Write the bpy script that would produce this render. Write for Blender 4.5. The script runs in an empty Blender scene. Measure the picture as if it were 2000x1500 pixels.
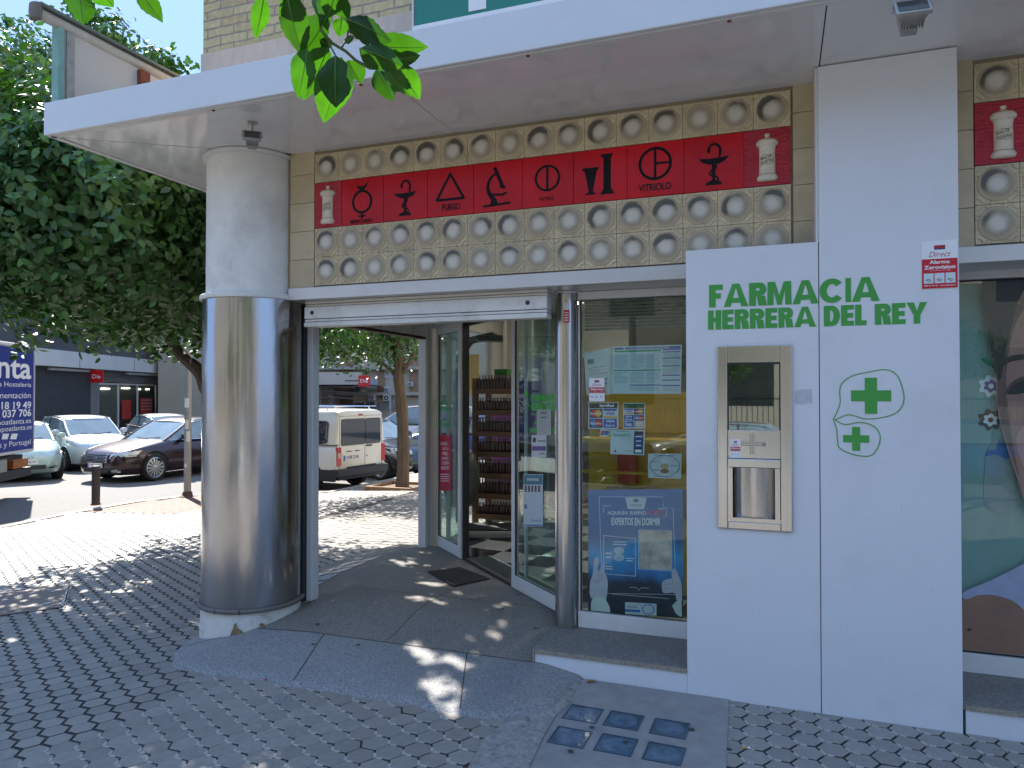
import bpy, bmesh, math, random
from mathutils import Vector, Matrix
from math import sin, cos, pi, radians as R
random.seed(7)
S = bpy.context.scene
COL = S.collection

# ------------------------------------------------------------------ camera
CAM = Vector((0.0, -3.950, 1.60)); FPX = 1406.0; YAW = 0.35541; PITCH = 0.0146
cd = bpy.data.cameras.new('camera'); cam = bpy.data.objects.new('camera', cd); COL.objects.link(cam)
cam.location = CAM; cam.rotation_euler = (pi/2 + PITCH, 0, YAW)
cd.sensor_width = 36; cd.lens = 36*FPX/2000; cd.clip_start = 0.05; cd.clip_end = 2000
S.camera = cam
# ------------------------------------------------------------------ light
SUN_EL = R(42); SUN_DX, SUN_DY = -0.80, 0.60          # where the sun stands (plan direction)
w = bpy.data.worlds.new('World'); S.world = w; w.use_nodes = True
nt = w.node_tree; nt.nodes.clear()
sky = nt.nodes.new('ShaderNodeTexSky'); sky.sky_type = 'NISHITA'; sky.sun_disc = False
sky.sun_elevation = SUN_EL; sky.sun_rotation = math.atan2(SUN_DX, SUN_DY)
sky.dust_density = 0.3; sky.ozone_density = 2.0; sky.altitude = 20
bg = nt.nodes.new('ShaderNodeBackground'); bg.inputs[1].default_value = 0.14
ow = nt.nodes.new('ShaderNodeOutputWorld')
capn = nt.nodes.new('ShaderNodeVectorMath'); capn.operation = 'MINIMUM'; capn.inputs[1].default_value = (0.57, 0.90, 1.58)
nt.links.new(sky.outputs[0], capn.inputs[0]); nt.links.new(capn.outputs[0], bg.inputs[0]); nt.links.new(bg.outputs[0], ow.inputs[0])
sd = bpy.data.lights.new('sun', 'SUN'); sd.energy = 2.0; sd.angle = R(0.53); sd.color = (1, .94, .86)
so = bpy.data.objects.new('sun', sd); COL.objects.link(so)
sdir = Vector((SUN_DX*cos(SUN_EL), SUN_DY*cos(SUN_EL), sin(SUN_EL)))
so.rotation_euler = (-sdir).to_track_quat('-Z', 'Y').to_euler(); so.location = (-20, 20, 30)
S.view_settings.view_transform = 'Standard'; S.view_settings.look = 'None'
S.view_settings.gamma = 1; S.view_settings.exposure = 2.75
S.cycles.max_bounces = 8; S.cycles.transparent_max_bounces = 12
S.cycles.caustics_reflective = False; S.cycles.caustics_refractive = False
S.cycles.sample_clamp_indirect = 6

# ------------------------------------------------------------------ measuring helpers
_f0 = Vector((-sin(YAW), cos(YAW), 0)); _r = Vector((cos(YAW), sin(YAW), 0)); _u0 = Vector((0, 0, 1))
_fw = _f0*cos(PITCH) + _u0*sin(PITCH); _up = _u0*cos(PITCH) - _f0*sin(PITCH)
def ray(u, v): return _r*((u-1000)/FPX) + _up*((750-v)/FPX) + _fw
def at(u, v, ax, val):
    d = ray(u, v); i = 'xyz'.index(ax); t = (val-CAM[i])/d[i]; return CAM + d*t
def XZ(u, v, y=0.0):
    p = at(u, v, 'y', y); return p.x, p.z
def G(x, y):                                            # height of the pavement
    t = -x-1.0
    s = 0 if t <= 0 else (t*t/2 if t < 1 else t-.5)
    return max(-0.045*s, -0.43)
def gnd(u, v, dz=0.0):
    z = 0
    for _ in range(25):
        p = at(u, v, 'z', z); z = .5*z + .5*(G(p.x, p.y)+dz)
    return p

# ------------------------------------------------------------------ materials
def nn(t, ty, **k):
    n = t.nodes.new(ty)
    for a, b in k.items(): setattr(n, a, b)
    return n
def mat(name, col, rough=.6, metal=0.0, var=.08, vscale=3.0, bump=0.0, bscale=60.0, spec=.5, stretch=None,
        rvar=0.0, coat=0.0, island=0.0, emit=0.0, stain=None, stain_amt=.5, stain_scale=2.0, transl=0.0, aniso=0.0):
    m = bpy.data.materials.new(name); m.use_nodes = True; t = m.node_tree; b = t.nodes['Principled BSDF']
    L = t.links.new
    b.inputs['Roughness'].default_value = rough; b.inputs['Metallic'].default_value = metal
    b.inputs['Specular IOR Level'].default_value = spec
    if coat: b.inputs['Coat Weight'].default_value = coat; b.inputs['Coat Roughness'].default_value = .04
    tc = nn(t, 'ShaderNodeNewGeometry'); src = tc.outputs['Position']
    if stretch:
        mp = nn(t, 'ShaderNodeMapping'); mp.inputs['Scale'].default_value = stretch; L(src, mp.inputs[0]); ssrc = mp.outputs[0]
    else: ssrc = src
    c = nn(t, 'ShaderNodeRGB'); c.outputs[0].default_value = (*col, 1); cur = c.outputs[0]
    if var:
        n = nn(t, 'ShaderNodeTexNoise'); n.inputs['Scale'].default_value = vscale; n.inputs['Detail'].default_value = 6; n.inputs['Roughness'].default_value = .65
        L(ssrc, n.inputs['Vector'])
        mr = nn(t, 'ShaderNodeMapRange'); mr.inputs[1].default_value = .3; mr.inputs[2].default_value = .7
        mr.inputs[3].default_value = 1-var; mr.inputs[4].default_value = 1+var; L(n.outputs[0], mr.inputs[0])
        v = nn(t, 'ShaderNodeVectorMath', operation='SCALE'); L(cur, v.inputs[0]); L(mr.outputs[0], v.inputs['Scale']); cur = v.outputs[0]
        if rvar:
            r2 = nn(t, 'ShaderNodeMapRange'); r2.inputs[1].default_value = .3; r2.inputs[2].default_value = .7
            r2.inputs[3].default_value = max(.02, rough-rvar); r2.inputs[4].default_value = rough+rvar
            L(n.outputs[0], r2.inputs[0]); L(r2.outputs[0], b.inputs['Roughness'])
    if island:
        mr = nn(t, 'ShaderNodeMapRange'); mr.inputs[3].default_value = 1-island; mr.inputs[4].default_value = 1+island
        L(tc.outputs['Random Per Island'], mr.inputs[0])
        v = nn(t, 'ShaderNodeVectorMath', operation='SCALE'); L(cur, v.inputs[0]); L(mr.outputs[0], v.inputs['Scale']); cur = v.outputs[0]
    if stain:
        n = nn(t, 'ShaderNodeTexNoise'); n.inputs['Scale'].default_value = stain_scale; n.inputs['Detail'].default_value = 8; n.inputs['Roughness'].default_value = .7
        L(src, n.inputs['Vector'])
        mr = nn(t, 'ShaderNodeMapRange'); mr.inputs[1].default_value = .52; mr.inputs[2].default_value = .7; mr.inputs[4].default_value = stain_amt
        L(n.outputs[0], mr.inputs[0])
        mx = nn(t, 'ShaderNodeMixRGB'); mx.inputs[2].default_value = (*stain, 1); L(mr.outputs[0], mx.inputs[0]); L(cur, mx.inputs[1]); cur = mx.outputs[0]
    L(cur, b.inputs['Base Color'])
    if bump:
        n = nn(t, 'ShaderNodeTexNoise'); n.inputs['Scale'].default_value = bscale; n.inputs['Detail'].default_value = 4
        L(ssrc, n.inputs['Vector'])
        bp = nn(t, 'ShaderNodeBump'); bp.inputs['Strength'].default_value = min(1, bump); bp.inputs['Distance'].default_value = .004 if bump <= 1 else .004*bump
        L(n.outputs[0], bp.inputs['Height']); L(bp.outputs[0], b.inputs['Normal'])
    if emit:
        b.inputs['Emission Color'].default_value = (*col, 1); b.inputs['Emission Strength'].default_value = emit
    if transl:
        tr = nn(t, 'ShaderNodeBsdfTranslucent'); sc = nn(t, 'ShaderNodeVectorMath', operation='MULTIPLY')
        sc.inputs[1].default_value = (1.4, 1.9, .4); L(cur, sc.inputs[0]); L(sc.outputs[0], tr.inputs[0])
        mx = nn(t, 'ShaderNodeMixShader'); mx.inputs[0].default_value = transl
        L(b.outputs[0], mx.inputs[1]); L(tr.outputs[0], mx.inputs[2]); L(mx.outputs[0], t.nodes['Material Output'].inputs[0])
    return m
def glassmat(name, tint=(.8, .9, .88), ior=1.5, rough=.01):
    m = bpy.data.materials.new(name); m.use_nodes = True; t = m.node_tree; t.nodes.clear(); L = t.links.new
    o = nn(t, 'ShaderNodeOutputMaterial'); tr = nn(t, 'ShaderNodeBsdfTransparent'); tr.inputs[0].default_value = (*tint, 1)
    g = nn(t, 'ShaderNodeBsdfGlossy'); g.inputs['Roughness'].default_value = rough; g.inputs[0].default_value = (.95, .98, .97, 1)
    lw = nn(t, 'ShaderNodeLayerWeight'); lw.inputs[0].default_value = .5
    pw_ = nn(t, 'ShaderNodeMath', operation='POWER'); pw_.inputs[1].default_value = 4; L(lw.outputs['Facing'], pw_.inputs[0])
    f = nn(t, 'ShaderNodeMath', operation='MULTIPLY_ADD'); f.inputs[1].default_value = 1-ior; f.inputs[2].default_value = ior; L(pw_.outputs[0], f.inputs[0])
    mx = nn(t, 'ShaderNodeMixShader'); L(f.outputs[0], mx.inputs[0]); L(tr.outputs[0], mx.inputs[1]); L(g.outputs[0], mx.inputs[2]); L(mx.outputs[0], o.inputs[0])
    return m

# ------------------------------------------------------------------ mesh helpers
ORG = {}
TXT = {}
def text_mesh(s, bold=0.0):
    k = (s, bold)
    if k not in TXT:
        c = bpy.data.curves.new('t', 'FONT'); c.body = s; c.offset = bold; c.resolution_u = 3
        o = bpy.data.objects.new('t', c); COL.objects.link(o)
        bpy.context.view_layer.update()
        me = bpy.data.meshes.new_from_object(o.evaluated_get(bpy.context.evaluated_depsgraph_get()))
        vs = [(v.co.x, v.co.y) for v in me.vertices]; fs = [tuple(p.vertices) for p in me.polygons]
        x0 = min(v[0] for v in vs); x1 = max(v[0] for v in vs); y0 = min(v[1] for v in vs); y1 = max(v[1] for v in vs)
        TXT[k] = ([((a-x0)/(x1-x0), (b-y0)/(y1-y0)) for a, b in vs], fs, (x1-x0)/(y1-y0))
        bpy.data.objects.remove(o); bpy.data.curves.remove(c); bpy.data.meshes.remove(me)
    return TXT[k]
class Fr:                                               # a flat frame: origin, right, up
    def __init__(s, o, U, V):
        s.o = Vector(o); s.U = Vector(U).normalized(); s.V = Vector(V).normalized(); s.N = s.U.cross(s.V).normalized()
    def p(s, a, b, h=0): return s.o + s.U*a + s.V*b + s.N*h
def frY(y, x=0, z=0): return Fr((x, y, z), (1, 0, 0), (0, 0, 1))
class MB:
    def __init__(s): s.v = []; s.f = []; s.k = 0
    def add(s, vs, fs):
        n = len(s.v); s.v += [tuple(q) for q in vs]; s.f += [tuple(i+n for i in f) for f in fs]; return s
    def box(s, x0, x1, y0, y1, z0, z1):
        return s.add([(x0,y0,z0),(x1,y0,z0),(x1,y1,z0),(x0,y1,z0),(x0,y0,z1),(x1,y0,z1),(x1,y1,z1),(x0,y1,z1)],
                     [(0,3,2,1),(4,5,6,7),(0,1,5,4),(1,2,6,5),(2,3,7,6),(3,0,4,7)])
    def fbox(s, F, a0, a1, b0, b1, h0, h1):
        P = [F.p(a,b,h) for h in (h0,h1) for a,b in ((a0,b0),(a1,b0),(a1,b1),(a0,b1))]
        return s.add(P, [(0,3,2,1),(4,5,6,7),(0,1,5,4),(1,2,6,5),(2,3,7,6),(3,0,4,7)])
    def prism(s, F, pts, h0, h1):
        n = len(pts); P = [F.p(a,b,h0) for a,b in pts] + [F.p(a,b,h1) for a,b in pts]
        return s.add(P, [tuple(range(n-1,-1,-1)), tuple(range(n,2*n))] + [(i,(i+1)%n,n+(i+1)%n,n+i) for i in range(n)])
    def vprism(s, pts, z0, z1):                         # plan polygon, vertical
        return s.prism(Fr((0,0,0),(1,0,0),(0,1,0)), pts, z0, z1)
    def poly(s, F, pts, h=0.001): return s.add([F.p(a,b,h) for a,b in pts], [tuple(range(len(pts)))])
    def rect(s, F, a0, a1, b0, b1, h=0.001): return s.poly(F, [(a0,b0),(a1,b0),(a1,b1),(a0,b1)], h)
    def disc(s, F, a, b, ra, rb=None, h=0.001, n=24):
        rb = rb or ra; return s.poly(F, [(a+ra*cos(2*pi*i/n), b+rb*sin(2*pi*i/n)) for i in range(n)], h)
    def ring(s, F, a, b, r0, r1, h0, h1, n=32, sq=1.0, t0=0, t1=2*pi):
        full = abs(t1-t0-2*pi) < 1e-6; m = n if full else n+1; P = []
        for i in range(m):
            t = t0+(t1-t0)*i/n
            for r, h in ((r0,h0),(r0,h1),(r1,h1),(r1,h0)): P.append(F.p(a+r*cos(t), b+r*sin(t)*sq, h))
        fs = []
        for i in range(n):
            j = (i+1) % m
            for k in range(4): fs.append((i*4+k, j*4+k, j*4+(k+1)%4, i*4+(k+1)%4))
        return s.add(P, fs)
    def stroke(s, F, pts, w, h0, h1, closed=False):
        n = len(pts); seg = n if closed else n-1
        L = []; Rr = []
        for i in range(n):
            if closed: a = pts[i-1]; b = pts[(i+1)%n]
            else: a = pts[max(i-1,0)]; b = pts[min(i+1,n-1)]
            dx, dy = b[0]-a[0], b[1]-a[1]; l = math.hypot(dx,dy) or 1
            ww = w[i] if isinstance(w,(list,tuple)) else w
            nx, ny = -dy/l*ww/2, dx/l*ww/2
            L.append((pts[i][0]+nx, pts[i][1]+ny)); Rr.append((pts[i][0]-nx, pts[i][1]-ny))
        P = []
        for i in range(n): P += [F.p(*Rr[i],h0), F.p(*L[i],h0), F.p(*L[i],h1), F.p(*Rr[i],h1)]
        fs = []
        for i in range(seg):
            j = (i+1) % n
            for k in range(4): fs.append((i*4+k, i*4+(k+1)%4, j*4+(k+1)%4, j*4+k))
        if not closed: fs += [(0,3,2,1), tuple((n-1)*4+k for k in range(4))]
        return s.add(P, fs)
    def text(s, F, t, a, b, w=None, h=.05, lift=.0015, bold=0.0, ex=0.0, shear=0.0):
        vs, fs, asp = text_mesh(t, bold)
        if w is None: w = h*asp
        P = [F.p(a+x*w+shear*y*h, b+y*h, lift) for x,y in vs]
        if ex:                                          # extruded lettering
            n = len(P); s.add([F.p(a+x*w+shear*y*h, b+y*h, lift+ex) for x,y in vs], fs)
            cnt = {}
            for f in fs:
                for i in range(len(f)):
                    e = (f[i], f[(i+1)%len(f)]); cnt[e] = 1
            side = [(a_,b_) for a_,b_ in cnt if (b_,a_) not in cnt]
            Q = P + [F.p(a+x*w+shear*y*h, b+y*h, lift+ex) for x,y in vs]
            s.add(Q, [(a_,b_,b_+n,a_+n) for a_,b_ in side])
        else: s.add(P, fs)
        return s
    def lathe(s, c, prof, n=24, sx=1, sy=1, t0=0, t1=2*pi, wob=None):
        full = abs(t1-t0-2*pi) < 1e-6; m = n if full else n+1; P = []
        for r, z in prof:
            for i in range(m):
                t = t0+(t1-t0)*i/n; rr = r*(wob(t) if wob else 1)
                P.append((c[0]+rr*cos(t)*sx, c[1]+rr*sin(t)*sy, c[2]+z))
        fs = [(k*m+i, k*m+(i+1)%m, (k+1)*m+(i+1)%m, (k+1)*m+i) for k in range(len(prof)-1) for i in range(n)]
        if full:
            if prof[0][0] > 1e-6: fs.append(tuple(range(m-1,-1,-1)))
            if prof[-1][0] > 1e-6: fs.append(tuple((len(prof)-1)*m+i for i in range(m)))
        return s.add(P, fs)
    def flathe(s, F, a, b, prof, n=24, wob=None):       # lathe round the frame's normal
        P = []
        for r, h in prof:
            for i in range(n):
                t = 2*pi*i/n; rr = r*(wob(t) if wob and r > 0 else 1)
                P.append(F.p(a+rr*cos(t), b+rr*sin(t), h))
        return s.add(P, [(k*n+i, k*n+(i+1)%n, (k+1)*n+(i+1)%n, (k+1)*n+i) for k in range(len(prof)-1) for i in range(n)])
    def tube(s, pts, r, n=8, cap=True):
        pts = [Vector(p) for p in pts]; P = []; m = len(pts)
        ref = Vector((0,0,1))
        for i, p in enumerate(pts):
            d = (pts[min(i+1,m-1)]-pts[max(i-1,0)]).normalized()
            if abs(d.dot(ref)) > .95: rf = Vector((0,1,0)) if abs(d.y) < .9 else Vector((1,0,0))
            else: rf = ref
            a = d.cross(rf).normalized(); b = a.cross(d); rr = r[i] if isinstance(r,(list,tuple)) else r
            for k in range(n): P.append(p + a*rr*cos(2*pi*k/n) + b*rr*sin(2*pi*k/n))
        fs = [(i*n+k, i*n+(k+1)%n, (i+1)*n+(k+1)%n, (i+1)*n+k) for i in range(m-1) for k in range(n)]
        if cap: fs += [tuple(range(n-1,-1,-1)), tuple((m-1)*n+k for k in range(n))]
        return s.add(P, fs)
    def build(s, name, m, parent=None, smooth=False, bevel=0, loc=None, seg=2):
        me = bpy.data.meshes.new(name)
        o0 = Vector((0,0,0))
        if parent is not None: o0 = ORG.get(parent.name, o0)
        elif loc is not None: o0 = Vector(loc)
        me.from_pydata([(a-o0.x, b-o0.y, c-o0.z) for a,b,c in s.v], [], s.f); me.update()
        me.materials.append(m)
        o = bpy.data.objects.new(name, me); COL.objects.link(o)
        if parent is not None: o.parent = parent
        elif loc is not None: o.location = loc
        ORG[o.name] = o0
        if smooth:
            for p in me.polygons: p.use_smooth = True
            if smooth != 'all':
                bm = bmesh.new(); bm.from_mesh(me)
                for e in bm.edges:
                    if len(e.link_faces) == 2 and e.calc_face_angle(0) > R(38): e.smooth = False
                bm.to_mesh(me); bm.free()
        if bevel:
            b = o.modifiers.new('bevel', 'BEVEL'); b.width = bevel; b.segments = seg; b.limit_method = 'ANGLE'; b.angle_limit = R(40)
        return o
def tag(o, label=None, cat=None, group=None, kind=None):
    if label: o['label'] = label
    if cat: o['category'] = cat
    if group: o['group'] = group
    if kind: o['kind'] = kind
    return o
def thing(name, label, cat, loc=(0,0,0), rotz=0, group=None):
    o = bpy.data.objects.new(name, None); COL.objects.link(o); o.empty_display_size = .2
    o.location = loc; o.rotation_euler = (0,0,rotz)
    ORG[o.name] = Vector(loc) if not rotz else Vector((0,0,0))
    return tag(o, label, cat, group)
def local(o): ORG[o.name] = Vector((0,0,0)); return o     # parts of this thing are modelled round its own origin
def structure(mb, name, m, **k):
    return tag(mb.build(name, m, **k), kind='structure')
def copy_thing(o, loc, rotz=None, label=None, parent=None):
    c = o.copy(); COL.objects.link(c)
    if parent: c.parent = parent
    else:
        c.location = loc
        if rotz is not None: c.rotation_euler = (0,0,rotz)
        if label: c['label'] = label
    for ch in list(o.children): copy_thing(ch, None, parent=c)
    return c
# ------------------------------------------------------------------ shared materials
M = dict(
 panel = mat('white_panel', (.70,.71,.73), .38, var=.03, vscale=1.2, spec=.4, stain=(.50,.48,.44), stain_amt=.28, stain_scale=1.7),
 canopy = mat('canopy_white', (.62,.64,.66), .30, var=.05, vscale=1.5, stain=(.45,.42,.38), stain_amt=.25, stain_scale=3),
 soffit = mat('soffit', (.72,.72,.71), .10, var=.05, vscale=.8, stain=(.36,.34,.33), stain_amt=.3, stain_scale=2.5, spec=.6),
 seam = mat('seam', (.05,.045,.04), .8, var=0),
 plaster = mat('render_white', (.74,.73,.68), .75, var=.08, vscale=5, bump=.25, bscale=90, stain=(.42,.39,.33), stain_amt=.5, stain_scale=2.2),
 plinth = mat('plinth_white', (.68,.66,.60), .8, var=.08, vscale=9, bump=.3, bscale=50, stain=(.38,.30,.2), stain_amt=.75, stain_scale=7),
 brown = mat('chipped_mortar', (.25,.17,.09), .9, var=.25, vscale=30, bump=1, bscale=60),
 steel = mat('brushed_steel', (.45,.44,.435), .19, 1.0, var=.05, vscale=2.0, bump=1.6, bscale=2.6, stretch=(1.6,1.6,.45), rvar=.04),
 steel2 = mat('satin_steel', (.49,.48,.465), .20, 1.0, var=.04, vscale=5, stretch=(30,30,.4), bump=.02, bscale=3, ),
 alu = mat('white_aluminium', (.68,.68,.66), .38, var=.05, vscale=2, stain=(.45,.41,.35), stain_amt=.3, stain_scale=4),
 lintel = mat('lintel_metal', (.60,.60,.60), .32, .35, var=.06, vscale=1.2, stain=(.45,.42,.38), stain_amt=.3),
 shutter = mat('shutter_cream', (.70,.68,.63), .42, var=.07, vscale=3, stain=(.42,.36,.28), stain_amt=.45, stain_scale=5),
 cream = mat('cream_tile', (.50,.41,.26), .5, var=.10, vscale=4, bump=.2, bscale=70, stain=(.30,.25,.17), stain_amt=.5, stain_scale=5, island=.06),
 red = mat('red_glaze', (.58,.006,.012), .25, var=.18, vscale=3, bump=.12, bscale=14, island=.14, spec=.25),
 redrough = mat('red_rough_glaze', (.42,.010,.028), .35, var=.15, vscale=6, bump=2.6, bscale=34, stretch=(1,1,2.5)),
 black = mat('black_glaze', (.010,.010,.012), .4, var=.2, vscale=20, bump=.3, bscale=40, spec=.12),
 jar = mat('jar_cream', (.70,.62,.49), .45, var=.10, vscale=12, stain=(.42,.30,.18), stain_amt=.4, stain_scale=14, bump=.2, bscale=60),
 ink = mat('ink', (.03,.03,.035), .6, var=0),
 paper = mat('paper', (.80,.82,.82), .7, var=.02),
 granite = mat('granite_grey', (.20,.185,.165), .62, var=.5, vscale=85, bump=.12, bscale=160, stain=(.12,.115,.11), stain_amt=.45, stain_scale=1.3),
 granite_b = mat('granite_blue', (.235,.235,.235), .6, var=.55, vscale=85, bump=.15, bscale=160, stain=(.17,.17,.175), stain_amt=.4, stain_scale=1.7),
 granite_e = mat('granite_sawn_edge', (.30,.26,.20), .8, var=.35, vscale=90, bump=1.4, bscale=70),
 concrete = mat('concrete', (.27,.262,.25), .8, var=.14, vscale=9, bump=.5, bscale=60, stain=(.16,.155,.15), stain_amt=.5, stain_scale=3),
 mortar = mat('old_mortar', (.29,.27,.25), .9, var=.28, vscale=38, bump=1.6, bscale=45, stain=(.08,.075,.075), stain_amt=.8, stain_scale=22),
 joint = mat('pavement_joint', (.075,.069,.062), .95, var=.3, vscale=14, bump=1, bscale=60),
 hexm = mat('hex_paver', (.265,.247,.222), .50, var=.12, vscale=26, bump=.5, bscale=70, island=.11, stain=(.21,.2,.19), stain_amt=.5, stain_scale=1.1),
 ridge = mat('paver_ridge', (.43,.40,.36), .8, var=.2, vscale=30, bump=.8, bscale=70),
 asphalt = mat('asphalt', (.15,.147,.142), .85, var=.16, vscale=16, bump=.9, bscale=90, stain=(.15,.145,.14), stain_amt=.5, stain_scale=.7),
 kerb = mat('kerb_stone', (.36,.34,.31), .8, var=.15, vscale=8, bump=.4, bscale=60),
 pink = mat('pink_paver', (.17,.085,.062), .75, var=.15, vscale=12, bump=.6, bscale=50, island=.1),
 green = mat('letter_green', (.055,.33,.055), .4, var=.03),
 signgreen = mat('sign_green', (.01,.20,.14), .3, var=.04),
 white = mat('white_paint', (.80,.80,.80), .4, var=.02),
 dark = mat('dark_metal', (.03,.03,.032), .5, var=.1),
 rubber = mat('rubber', (.022,.022,.023), .85, var=.2, bump=.4, bscale=80),
 wood = mat('shelf_wood', (.17,.08,.038), .5, var=.2, vscale=6, stretch=(1,1,6)),
 bark = mat('bark', (.13,.095,.07), .9, var=.25, vscale=14, bump=2, bscale=22, stretch=(1,1,.3)),
 leaf = mat('orange_leaf', (.054,.132,.030), .42, var=.25, vscale=1.4, island=.45, transl=.13, spec=.5),
 leafn = mat('near_leaf', (.030,.085,.010), .33, var=.25, vscale=14, island=.35, transl=.55, spec=.4, bump=.25, bscale=120),
 twig = mat('green_twig', (.07,.10,.03), .6, var=.2),
 rust = mat('rust', (.20,.055,.03), .85, var=.3, vscale=20),
 lampmetal = mat('lamp_housing', (.36,.35,.32), .45, .3, var=.15, vscale=20),
)
M['glass'] = glassmat('window_glass', (.92,.975,.96), .030)
M['glassd'] = glassmat('door_glass', (.88,.96,.94), .04)
M['glassh'] = glassmat('hatch_glass', (.80,.86,.80), .22)
M['block'] = mat('glass_block', (.075,.11,.15), .12, var=.35, vscale=9, bump=.5, bscale=20, spec=.8)

# ------------------------------------------------------------------ ground: one sheet with the street, the pavement on it
def inside(x, y, P):
    c = False; n = len(P)
    for i in range(n):
        x1,y1 = P[i]; x2,y2 = P[i-1]
        if (y1 > y) != (y2 > y) and x < (x2-x1)*(y-y1)/(y2-y1)+x1: c = not c
    return c
def sdist(x, y, P):
    d = 1e9; n = len(P)
    for i in range(n):
        x1,y1 = P[i-1]; x2,y2 = P[i]; dx,dy = x2-x1,y2-y1
        t = max(0,min(1,((x-x1)*dx+(y-y1)*dy)/(dx*dx+dy*dy))); d = min(d, math.hypot(x-x1-t*dx, y-y1-t*dy))
    return d if inside(x,y,P) else -d
ROAD = -0.53
mb = MB(); mb.box(-300,300,-300,300, ROAD-.4, ROAD-.012); structure(mb,'ground', mat('far_ground',(.16,.15,.14),.9,var=.2,vscale=.5))
mb = MB(); mb.box(-60,60,-60,75, ROAD-.011, ROAD); structure(mb,'road', M['asphalt'])
# kerb outline of our pavement (plan)
KERB = [(-11.25,-30),(-11.25,3.5),(-11.5,5.0),(-11.55,6.4),(-11.2,7.4),(-10.6,7.9),(-9.6,8.12),(-8.35,8.15),(-8.3,8.6),(-8.2,12.2),(-7.4,12.7),(14,12.7)]
PAVE = KERB + [(14,-8.2),(-3,-8.2),(-5,-9.5),(-6,-12),(-6,-30)]
def sheet(name, P, m, dz, step, xr, yr, zf=None, kind='structure'):
    mb = MB(); xs = []; x = xr[0]
    while x < xr[1]-1e-6: xs.append(x); x += step
    ys = []; y = yr[0]
    while y < yr[1]-1e-6: ys.append(y); y += step
    idx = {}
    for x in xs:
        for y in ys:
            if P is None or inside(x+step/2,y+step/2,P):
                q = []
                for a,b in ((x,y),(x+step,y),(x+step,y+step),(x,y+step)):
                    k = (round(a,4),round(b,4))
                    if k not in idx: idx[k] = len(mb.v); mb.v.append((a,b,(zf or G)(a,b)+dz))
                    q.append(idx[k])
                mb.f.append(tuple(q))
    return mb
def strip(line, w, z1f, z0, left=True):                 # kerb stones following a line
    mb = MB(); n = len(line); off = []
    for i in range(n):
        a = line[max(i-1,0)]; b = line[min(i+1,n-1)]; dx,dy = b[0]-a[0],b[1]-a[1]; l = math.hypot(dx,dy)
        off.append((line[i][0]+dy/l*w, line[i][1]-dx/l*w))
    for i in range(n):
        z1 = z1f(*line[i])
        mb.v += [(*line[i],z0),(*line[i],z1),(*off[i],z1f(*off[i])),(*off[i],z0)]
    for i in range(n-1):
        for k in range(3): mb.f.append((i*4+k,i*4+k+1,(i+1)*4+k+1,(i+1)*4+k))
    return mb
# base sheet of the pavement: fine quads, clipped just inside the kerb
mb = MB()
def pave_row(y0, y1, xl, xr):
    xs = [xl]; x = math.ceil(xl)
    while x < xr: 
        if x > xl+.01: xs.append(x)
        x += .5 if x > -4 and x < 0 else 1.0
    xs.append(xr)
    for i in range(len(xs)-1):
        a,b = xs[i],xs[i+1]
        mb.add([(a,y0,G(a,y0)-.0095),(b,y0,G(b,y0)-.0095),(b,y1,G(b,y1)-.0095),(a,y1,G(a,y1)-.0095)],[(0,1,2,3)])
pave_row(-30,-8.2,-11.2,-6); pave_row(-8.2,3.5,-11.2,14); pave_row(3.5,7.0,-11.45,14); pave_row(7.0,7.9,-11.0,14); pave_row(7.9,8.1,-10.2,14); pave_row(8.1,12.6,-8.25,14)
structure(mb,'pavement', M['joint'])
kl = []
for i in range(len(KERB)-1):
    a,b = KERB[i],KERB[i+1]; n = max(1,int(math.hypot(b[0]-a[0],b[1]-a[1])/.5)) if i > 0 else 1
    for k in range(n): kl.append((a[0]+(b[0]-a[0])*k/n, a[1]+(b[1]-a[1])*k/n))
kl.append(KERB[-1])
structure(strip(kl,.16,lambda x,y:G(x,y)+.004,ROAD-.05),'kerb', M['kerb'])
structure(strip([(-6,-30),(-6,-12),(-5,-9.5),(-3,-8.2),(14,-8.2)][::-1],.16,lambda x,y:G(x,y)+.004,ROAD-.05),'front_kerb', M['kerb'])

# the entrance slab and ramp
def pl(*uv): return [(gnd(u,v).x, gnd(u,v).y) for u,v in uv]
SLAB = [(-3.92,.30)] + pl((382,1243),(345,1275),(338,1303),(400,1314),(497,1328),(600,1343),(760,1370),(900,1396),(963,1405),(1030,1394),(1089,1378),(1118,1340),(1140,1326)) \
     + [(-1.0,.05),(-.9,.3),(-.4,3.2),(-4.1,3.3),(-4.25,2.3),(-4.25,1.2),(-4.0,.7)]
PATCH = pl((1142,1328),(1424,1368),(1418,1500)) + [(-.2,-1.25)] + pl((905,1560),(985,1405),(1089,1380),(1118,1341))
def T(x,y):
    if y >= .42: return .145
    if y >= 0: return .06+.085*y/.42
    return .06+.05*y/.7
def slabz(x,y):
    g = G(x,y); d = sdist(x,y,SLAB); return g + (min(T(x,y)-g, .018+.2*d) if d > 0 else .6*d)
step = .04
mb = sheet('s', None, None, 0, step, (-4.6,-.2), (-1.05,3.6), slabz)
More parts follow.
